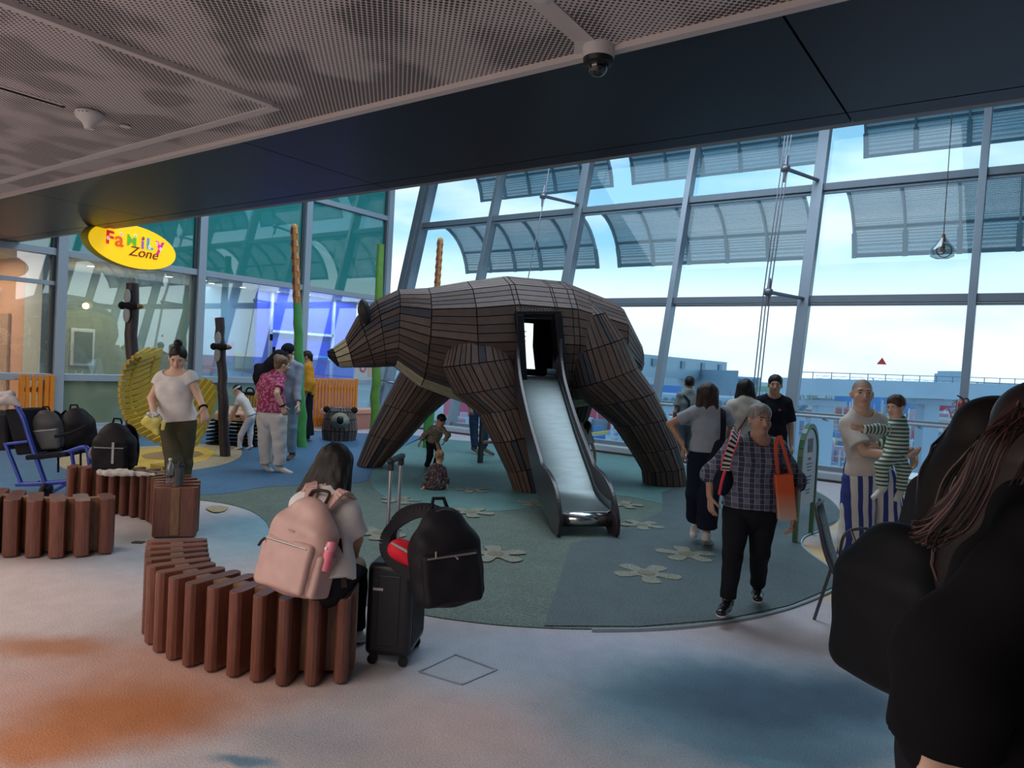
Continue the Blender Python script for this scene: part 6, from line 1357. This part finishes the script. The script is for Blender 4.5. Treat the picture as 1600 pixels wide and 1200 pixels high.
# cafe table and loop-backed chairs beyond
TT = mat('table_top_white', (.72, .76, .80), .3)
c = PD(1440, 700, 7.3); c.z = 0
t_ = thing('cafe_table', 'round white cafe table by the right part of the window', 'table', tuple(c)); MB().cyl(c+UP*.71, c+UP*.735, .32, n=32).build('table_top', TT, t_, bevel=.004); MB().cyl(c+UP*.02, c+UP*.71, .03).build('column', GM, t_, smooth=True); MB().cyl(c+UP*.012, c+UP*.035, .21, n=28).build('foot', GM, t_, bevel=.004)
def loop_chair(lab, c, ang):
    t_ = thing('loop_chair', lab, 'chair', (0, 0, 0), 'loop-backed cafe chairs'); 
    MB().cyl((0, 0, .44), (0, 0, .465), .20, n=24).build('seat', GM, t_, bevel=.005)
    for x, y in ((-.15, -.14), (.15, -.14), (-.16, .16), (.16, .16)): MB().tube([(x*.8, y*.8, .45), (x*1.15, y*1.15, 0)], .011, 8).build('leg', GM, t_, smooth=True)
    hoop = lambda w, h, y0: [Vector((w*math.cos(t), y0-.06*math.sin(t), .46+h*math.sin(t)**.8)) for t in [math.pi*i/18 for i in range(19)]]
    MB().tube(hoop(.20, .42, -.16), .011, 8).build('back_loop', GM, t_, smooth=True); MB().tube(hoop(.11, .30, -.17), .009, 8).build('inner_loop', GM, t_, smooth=True)
    MB().tube([Vector((.20*math.cos(a), .16*math.sin(a), .24)) for a in [2*math.pi*i/20 for i in range(20)]], .008, 6, loop=True).build('leg_ring', GM, t_)
    t_.location = c; t_.rotation_euler = (0, 0, ang); return t_
loop_chair('loop-backed metal cafe chair beyond the round table, nearest the window', c+FW*.75+RT*.05, math.atan2(FW.y, FW.x)+math.pi/2)
loop_chair('loop-backed metal cafe chair left of the round table, beside the striped trousers', c-RT*.55-FW*.1, math.atan2(RT.y, RT.x)+math.pi/2+math.pi)
loop_chair('loop-backed metal cafe chair in front of the round table', c-FW*.65+RT*.1, math.atan2(-FW.y, -FW.x)+math.pi/2)
# fire extinguisher on the mullion, triangle sticker
c = fac(-.8, 1.12, -.33); t_ = thing('fire_extinguisher', 'red fire extinguisher by the window mullion near the right edge', 'fire extinguisher', tuple(c)); RD = mat('extinguisher_red', (.22, .02, .02), .3)
MB().lathe(c, [(.001, 0), (.06, .005), (.065, .2), (.05, .26), (.02, .29), (.02, .31)], 18).build('cylinder', RD, t_, smooth=True); MB().bar(c+UP*.31, c+UP*.35-RT*.08, .02, .015).build('lever', BLACKC, t_); MB().tube(spline([c+UP*.30+RT*.02, c+UP*.30+RT*.09, c+UP*.15+RT*.08], 5), .009, 6).build('hose', BLACKC, t_); MB().box(c+FW*.08+UP*.12, (.05, .06, .24), X3).build('bracket', GM, t_)
x_, z_ = -2.16, None
d_ = Vector(ray(1378, 565)); tq = (12.9+TILT*CAMH)/(d_.y-TILT*d_.z); pc = Vector((0, 0, CAMH))+d_*tq; nn = Vector((0, -1, TILT)).normalized(); u2 = Vector((0, TILT, 1)).normalized()
tag(MB().prism([pc+nn*.004+Vector((-.075, 0, 0))-u2*.05, pc+nn*.004+Vector((.075, 0, 0))-u2*.05, pc+nn*.004+u2*.07], nn*.003).build('triangle_sticker', mat('sticker_red', (.55, .03, .03), .5)), 'small red triangle sticker on the window glass right of centre', 'sticker')

# ================================================================ ceiling fittings and pendant
c = CZ(936, 72); PLW = mat('fitting_white', (.62, .58, .57), .4)
t_ = thing('dome_camera', 'white and black dome security camera hanging from the perforated ceiling', 'camera', tuple(c))
MB().lathe(c, [(.001, 0), (.078, 0), (.078, -.04), (.074, -.062)], 32).build('housing', PLW, t_, smooth=True); MB().box(c+Vector((-.02, .0, -.003)), (.20, .14, .008), X3).build('mount_plate', PLW, t_)
MB().lathe(c, [(.074, -.06), (.070, -.085), (.052, -.09), (.051, -.092)], 32).build('collar', mat('camera_black', (.012, .012, .014), .4), t_, smooth=True)
MB().lathe(c, [(.052, -.088)]+[(.052*math.cos(a), -.09-.055*math.sin(a)) for a in [math.pi/2*i/8 for i in range(1, 9)]], 28).build('dome', mat('dome_gloss', (.006, .006, .009), .05, spec=1.0), t_, smooth=True)
c = CZ(140, 176, 3.17); t_ = thing('access_point', 'white flared wireless access point under the perforated ceiling at left', 'access point', tuple(c))
MB().lathe(c, [(.001, 0), (.085, 0), (.088, -.012), (.08, -.04), (.05, -.062), (.034, -.085), (.028, -.108), (.001, -.112)], 28).build('body', PLW, t_, smooth=True)
for i, m_ in enumerate((mat('led_amber', (.45, .30, .12), .3), mat('slot_grey', (.2, .2, .2), .5), mat('led_grey', (.25, .25, .28), .3))): MB().ell(c-FW*.084+RT*(-.02+.025*i)-UP*.018, (.006, .004, .005)).build('indicator', m_, t_)
c = CZ(850, -8); t_ = thing('ceiling_sensor', 'small round sensor on the perforated ceiling at the top edge', 'sensor', tuple(c)); MB().lathe(c, [(.001, 0), (.05, 0), (.048, -.015), (.03, -.025), (.001, -.027)], 24).build('body', PLW, t_, smooth=True)
c = CZ(196, 197, 3.17); t_ = thing('ceiling_disc', 'flat round cover plate on the ceiling beside the access point', 'cover plate', tuple(c)); MB().lathe(c, [(.001, 0), (.035, 0), (.035, -.006), (.001, -.007)], 24).build('plate', PLW, t_)
c = PD(1473, 388, 7.6); t_ = thing('pendant_bulb', 'clear teardrop glass pendant lamp with a copper socket hanging on a long cord', 'pendant lamp', tuple(c)); CG = glass('bulb_glass', (.86, .90, .90), .10, 0, .05, (.3, .3, .3))
MB().lathe(c, [(.02, .11), (.035, .095), (.06, .055), (.105, .0), (.122, -.045), (.11, -.085), (.06, -.108), (.001, -.112)], 28).build('glass_shade', CG, t_, smooth=True, solid=.003, fixn=False)
MB().lathe(c, [(.001, .15), (.018, .148), (.022, .10), (.026, .07), (.001, .065)], 16).build('socket', mat('copper', (.55, .26, .16), .3, .9), t_, smooth=True); MB().ell(c+UP*.01, (.025, .025, .05)).build('filament_bulb', mat('bulb_pink', (.50, .25, .20), .2), t_, smooth=True)
MB().torus(c-RT*.045-FW*.04-UP*.03, .045, .005, FW).build('glass_swirl', mat('swirl_dark', (.05, .06, .07), .2), t_); MB().torus(c+RT*.03+FW*.02-UP*.02, .07, .005, FW+RT*.4).build('glass_swirl', mat('swirl_dark'), t_)
MB().cyl(c+UP*.14, Vector((c.x, c.y, 9.42)), .005, n=6).build('cord', mat('cord_grey', (.12, .12, .13), .6), t_)
# illuminated sign
vd = Vector(ray(1080, 546)); vd.z = 0; vd.normalize()
dd_ = Vector(ray(211, 386)); tq = 5.15/dd_.y; sc0 = Vector((0, 0, CAMH))+dd_*tq; Ds = depth_of(sc0)
nz = vd.cross(UP); nz = nz if nz.dot(-FW) > 0 else -nz; k = Ds/1120; SX = 92*k; SY = 33.5*k
fs = thing('family_zone_sign', 'yellow oval light box reading FAMiLY Zone hanging below the dark soffit', 'sign', tuple(sc0))
el = lambda r, off: [sc0+vd*SX*r*math.cos(t)+UP*SY*r*math.sin(t)+nz*off for t in [2*math.pi*i/48 for i in range(48)]]
MB().prism(el(1.0, -.11), nz*.11).build('sign_case', mat('sign_case_yellow', (.42, .36, .03), .5), fs, bevel=.01)
MB().prism(el(.975, .0), nz*.012).build('sign_face', mat('sign_face_yellow', (1.0, .60, .0), .5, emit=.5), fs)
SMt = Matrix((vd, UP, nz)).transposed()
def text(s, pos, size, m, name='letter', bold=.0, shear=0.0, ang=0.0, sx=1.0):
    cu = bpy.data.curves.new(name, 'FONT'); cu.body = s; cu.size = size; cu.extrude = .004; cu.offset = bold; cu.shear = shear; cu.align_x = 'CENTER'; cu.align_y = 'CENTER'
    to = bpy.data.objects.new(name, cu); C.objects.link(to); dg = bpy.context.evaluated_depsgraph_get(); me = bpy.data.meshes.new_from_object(to.evaluated_get(dg)); C.objects.unlink(to); bpy.data.objects.remove(to)
    R3 = SMt@Matrix.Rotation(ang, 3, 'Z')
    for v in me.vertices: v.co = pos+R3@Vector((v.co.x*sx, v.co.y, v.co.z))
    me.materials.clear(); me.materials.append(m); o = bpy.data.objects.new(name, me); C.objects.link(o); attach(o, fs); return o
def L2(px, py): 
    d3 = Vector(ray(px, py)); o = Vector((0, 0, CAMH)); t = (sc0+nz*.02-o).dot(nz)/d3.dot(nz); return o+d3*t
LC = [('F', 171.5, 372, 22, (.80, .02, .02)), ('a', 186.5, 375, 25, (.85, .13, .01)), ('M', 206, 377, 20, (.16, .50, .04)), ('i', 223, 381, 19, (.35, .10, .55)), ('L', 234, 382, 19, (.05, .38, .70)), ('y', 250, 383, 25, (.80, .03, .28))]
for ch, px, py, sz, c_ in LC: text(ch, L2(px, py), sz*k*1.25, mat('letter_'+ch, c_, .6, emit=.35), bold=.001 if ch == 'M' else .006, sx=1.12 if ch == 'M' else 1.25)
text('Zone', L2(224, 396), 17*k*1.25, mat('zone_ink', (.38, .04, .02), .6), 'zone_lettering', shear=.3, ang=.03, sx=1.35)
for px, py, c_ in ((168.5, 371.5, (1, 1, .9)), (189.5, 366, (1, .75, .7)), (211, 369, (1, .9, .6)), (223.5, 372.5, (.30, .08, .06)), (233, 386.5, (1, 1, 1)), (245, 381, (1, .8, .9)), (250.5, 389.5, (1, 1, 1))):
    p = L2(px, py)+nz*.006
    for i in range(6): MB().ell(p+(vd*math.cos(i*1.05)+UP*math.sin(i*1.05))*2.0*k, (1.1*k, 1.1*k, .002), SMt).build('petal', mat('petal%.2f%.2f' % (c_[1], c_[2]), c_, .6, emit=.3), fs)
    MB().ell(p, (1.0*k, 1.0*k, .003), SMt).build('flower_eye', mat('flower_eye', (.75, .12, .05), .6), fs)
# black backpack of the auburn-haired woman
q = lambda x, y, dd=0.0: PD(x, y, 1.85+dd)
hb = q(1385, 1070); rt_, M3c = pack('large plain black backpack on the back of the auburn-haired woman', hb, .30, .42, .16, toV(.04, 0, 1), toV(-1, -.35, 0), fabric('plain_black', (.004, .005, .007), rough=.6, bump=.03), None, vox=.006, straps=False, pocket=False, taper=.98, handle=False, rip=.003)
# ================================================================ the airfield outside, its haze put into lighter bluish colours
HZ = lambda px: 487+.053*(px+770)
def pz(px, py, z): D = (z-CAMH)*1120/(HZ(px)-py); return PD(px, py, D), D
ZG = -6.5
struct(MB().add([(-900, 14.5, ZG), (900, 14.5, ZG), (900, 1500, ZG), (-900, 1500, ZG)], [(0, 1, 2, 3)]).build('ground', mat('apron', (.46, .50, .54), .9, noise=.25, nscale=.05)))
def gp(px, py): return G(px, py, ZG)
for i, (P, c_) in enumerate([([(1250, 622), (1600, 640), (1700, 650), (1700, 636), (1600, 627), (1250, 613)], (.12, .26, .12)), ([(1180, 612), (1600, 622), (1600, 618), (1200, 608)], (.16, .30, .16)), ([(1100, 600), (1250, 606), (1250, 611), (1120, 612)], (.13, .28, .13))]):
    pts = [gp(*p)+UP*(.05+.03*i) for p in P]; struct(MB().add(pts, [tuple(range(len(pts)))]).build('ground_grass', mat('grass_%d' % i, c_, .9)))
BBL = mat('cladding_hazed', (.30, .42, .52), .6, noise=.06, nscale=.3); BPL = mat('cladding_hazed_pale', (.42, .54, .62), .6, noise=.05, nscale=.3); WB = mat('far_window', (.08, .20, .28), .3); CON = mat('concrete_hazed', (.42, .54, .66), .8, noise=.06, nscale=.5)  # distance haze is painted into these bluish tones
t_ = thing('terminal_building', 'haze-tinted pale blue flat-roofed terminal building outside, right of the bear rump', 'building', tuple(PD(1060, 640, 90)))
def slab(name, P, zt, zb, th, m, root):
    a, _ = pz(P[0][0], P[0][1], zt); b, _ = pz(P[1][0], P[1][1], zt); off = FW*th
    pts = [Vector((a.x, a.y, zt)), Vector((b.x, b.y, zt)), Vector((b.x, b.y, zb)), Vector((a.x, a.y, zb))]; MB().prism(pts, off).build(name, m, root); return a, b
a, b = slab('upper_storey', [(900, 543), (1136, 566)], 5.5, .5, 25, BPL, t_)
for s in (.42, .62, .78, .93):
    p = a.lerp(b, s); d = (b-a).normalized(); MB().box((p.x-FW.x*.3, p.y-FW.y*.3, 3.9), (2.0, .5, 1.6), Matrix((d, d.cross(UP), UP)).transposed()).build('window', WB, t_)
slab('lower_storey', [(880, 572), (1154, 579)], 3.0, ZG, 20, BBL, t_)
a, b = slab('boarding_bridge', [(1000, 580), (1190, 590)], 1.9, -2.2, 5, mat('bridge_hazed', (.30, .46, .62), .6, noise=.1, nscale=.8), t_)  # bridge blue includes the painted haze
for s in (.1, .55, .82, .95):
    p = a.lerp(b, s); d = (b-a).normalized(); MB().box((p.x-FW.x*.1, p.y-FW.y*.1, -.2), (2.4, .3, 2.4), Matrix((d, d.cross(UP), UP)).transposed()).build('window', WB, t_)
t_ = thing('canopy_building', 'long pale arcade building with a pitched canopy below the terminal outside', 'building', tuple(PD(1100, 650, 55)))
a, _ = pz(960, 618, -1.0) if False else (PD(960, 612, 60), 0); b = PD(1260, 628, 60); d = (b-a).normalized(); M_ = Matrix((d, d.cross(UP), UP)).transposed()
MB().prism([a, b, b+UP*-1.6, a-UP*1.6], FW*6).build('roof', CON, t_)
for i in range(26):
    p = a.lerp(b, i/25)-UP*2.9; MB().box(p, (.25, .3, 2.6), M_).build('pier', CON, t_)
    if i < 25: MB().bar(a.lerp(b, (i+.1)/25)-UP*.9-FW*.2, a.lerp(b, (i+.8)/25)-UP*.3-FW*.2, .1, .3).build('truss_bar', WB, t_)
MB().prism([a-UP*4.0, b-UP*4.0, b-UP*5.4, a-UP*5.4], FW*4).build('plinth', BPL, t_)
# viaduct with its columns
t_ = thing('viaduct', 'pale concrete viaduct on tall columns crossing the airfield outside', 'viaduct', tuple(PD(1400, 690, 48)))
a, b = PD(1240, 591, 46), PD(1760, 606, 56)
MB().prism([a, b, b-UP*1.05, a-UP*.85], FW*4).build('deck', CON, t_); MB().prism([a-UP*.85, b-UP*1.05, b-UP*1.3, a-UP*1.05], FW*3).build('girder', BPL, t_)
for px, w in ((1309, 1.1), (1478, 1.1), (1640, 1.1)):
    p = PD(px, 600, 46+(px-1240)*.019); MB().box((p.x+FW.x*2, p.y+FW.y*2, (p.z-1.05+ZG)/2), (w, w, p.z-1.05-ZG), X3).build('column', CON, t_); MB().box((p.x+FW.x*2, p.y+FW.y*2, p.z-1.35), (2.6, 1.4, .4), X3).build('cross_head', CON, t_)
for i in range(22):
    p = a.lerp(b, i/21); MB().cyl(p, p+UP*.45, .03, n=5).build('railing_post', WB, t_)
MB().bar(a+UP*.42, b+UP*.42, .05, .05).build('railing', WB, t_)
t_ = thing('far_tower', 'haze-tinted pale tower block on the horizon left of the right mullion', 'building', tuple(PD(1494, 610, 300)))
for x0, x1, y0 in ((1482, 1490, 584), (1487, 1504, 580), (1504, 1512, 586)):
    p, q_ = PD(x0, y0, 300), PD(x1, y0, 300); MB().prism([p, q_, q_-UP*12, p-UP*12], FW*10).build('block', CON, t_)
# cranes and rods on the skyline
def lattice(name, lab, A, B, w, m, n=14):
    t_ = thing(name, lab, 'crane', tuple(A)); d = (B-A).normalized(); s_ = d.cross(FW).normalized()
    for o_ in (-w/2, w/2): MB().bar(A+s_*o_, B+s_*o_, w*.14, w*.14).build('chord', m, t_)
    for i in range(n): MB().bar(A.lerp(B, i/n)+s_*(-w/2 if i % 2 else w/2), A.lerp(B, (i+1)/n)+s_*(w/2 if i % 2 else -w/2), w*.09, w*.09).build('lattice_bar', m, t_)
LB = mat('crane_hazed', (.20, .30, .40), .6); LR = mat('crane_red', (.55, .12, .12), .6); LW = mat('crane_white', (.65, .72, .78), .6)  # the bluish jib colour carries painted haze
lattice('crane_jib', 'long thin crane jib on the skyline above the viaduct', PD(1275, 589, 90), PD(1490, 598, 90), .35, LB, 30)
lattice('crane_jib', 'lattice crane jib on the skyline at the right edge', PD(1512, 603, 80), PD(1600, 607, 80), .9, LB, 12)
lattice('crane_mast', 'leaning red lattice crane on the building site near the right mullion', PD(1500, 662, 60), PD(1486, 624, 60), .9, LR, 8)
lattice('crane_mast', 'slanting red conveyor crane on the building site', PD(1462, 668, 55), PD(1450, 640, 55), .5, LR, 8)
lattice('crane_mast', 'white lattice mast on the building site left of the viaduct column', PD(1250, 600, 85), PD(1262, 640, 85), .5, LW, 8)
c = PD(1469, 632, 66); tag(MB().ell(c, (.6, .6, .6)).build('red_ball_marker', mat('marker_red', (.7, .06, .10), .5), smooth=True), 'round red marker ball over the building site', 'marker')
# uncountable clutter of the building site
rs = random.Random(11); m_ = MB(); pal = [(.55, .62, .68), (.30, .42, .58), (.16, .28, .50), (.55, .28, .34), (.62, .44, .52), (.60, .52, .30), (.38, .45, .52), (.70, .72, .74), (.62, .66, .70), (.25, .33, .40), (.50, .18, .20)]
def clutter(n, x0, x1, y0, y1, smax):
    for i in range(n):
        px, py = rs.uniform(x0, x1), rs.uniform(y0, y1); p = gp(px, py); D = depth_of(p)
        w, d, h = rs.uniform(.5, smax)*D/60, rs.uniform(.4, 1.6)*D/60, rs.uniform(.25, 1.3)*D/60
        m_.box(p+UP*h/2, (w, d, h), (0, 0, rs.uniform(0, 3.1)), rs.choice(pal))
        if rs.random() < .35: m_.cyl(p, p+UP*rs.uniform(1, 2.6)*D/60, .05*D/60, n=5, col=rs.choice(pal))
clutter(900, 1040, 1640, 636, 700, 1.5); clutter(420, 620, 1350, 655, 790, 1.4); clutter(120, 1240, 1500, 700, 790, 1.0)
for i in range(90):
    p = gp(rs.uniform(1235, 1300), rs.uniform(700, 730)); m_.box(p+UP*.8, (.3, .3, 1.6), (0, 0, rs.uniform(0, 3)), (.62, .40, .55))
tag(m_.build('building_site', mat('site_clutter', rough=.8, vcol=True)), 'dense clutter of materials and sheds on the building site outside', 'building site', kind='stuff')
# kerbs, hoardings, road
def strip(name, lab, P, w, h, m, cat='barrier'):
    pts = spline([gp(*p) for p in P], 6); q_ = MB()
    for a, b in zip(pts[:-1], pts[1:]): q_.bar(a+UP*h/2, b+UP*h/2, w, h)
    tag(q_.build(name, m), lab, cat)
strip('yellow_barrier', 'curved yellow barrier line on the site below the handrail', [(1262, 716), (1300, 712), (1330, 722), (1370, 708), (1420, 702)], .22, .3, mat('barrier_yellow', (.75, .55, .12), .7))
strip('yellow_barrier', 'yellow and blue hoarding seen under the bear belly', [(900, 688), (930, 682), (970, 676), (1010, 674)], .3, .5, mat('barrier_yellow'))
strip('blue_hoarding', 'bright blue hoarding behind the yellow barrier under the bear', [(880, 700), (930, 694), (980, 688), (1040, 684)], .4, .9, mat('hoarding_blue', (.03, .16, .55), .6))
strip('white_fence', 'white railing fence outside seen between the bear legs', [(640, 668), (700, 668), (780, 666)], .1, 1.3, mat('fence_white', (.55, .65, .75), .7, noise=.5, nscale=4, wave=(3, 3, .1)))
for i, (px, py, c_) in enumerate([(928, 670, (.6, .1, .15)), (1010, 645, (.1, .25, .6)), (1360, 655, (.1, .28, .62)), (1430, 652, (.2, .35, .65)), (745, 655, (.6, .12, .2))]):
    p = gp(px, py); D = depth_of(p); tag(MB().box(p+UP*.02*D, (.09*D, .03*D, .04*D), (0, 0, .3*i), None).build('site_container', mat('container_%d' % i, c_, .6)), ['red site container seen under the bear near the slide', 'blue site container right of the bear hind leg', 'blue site container beyond the shaved head person', 'pale blue container near the held child', 'red site container seen between the bear front legs'][i], 'container')
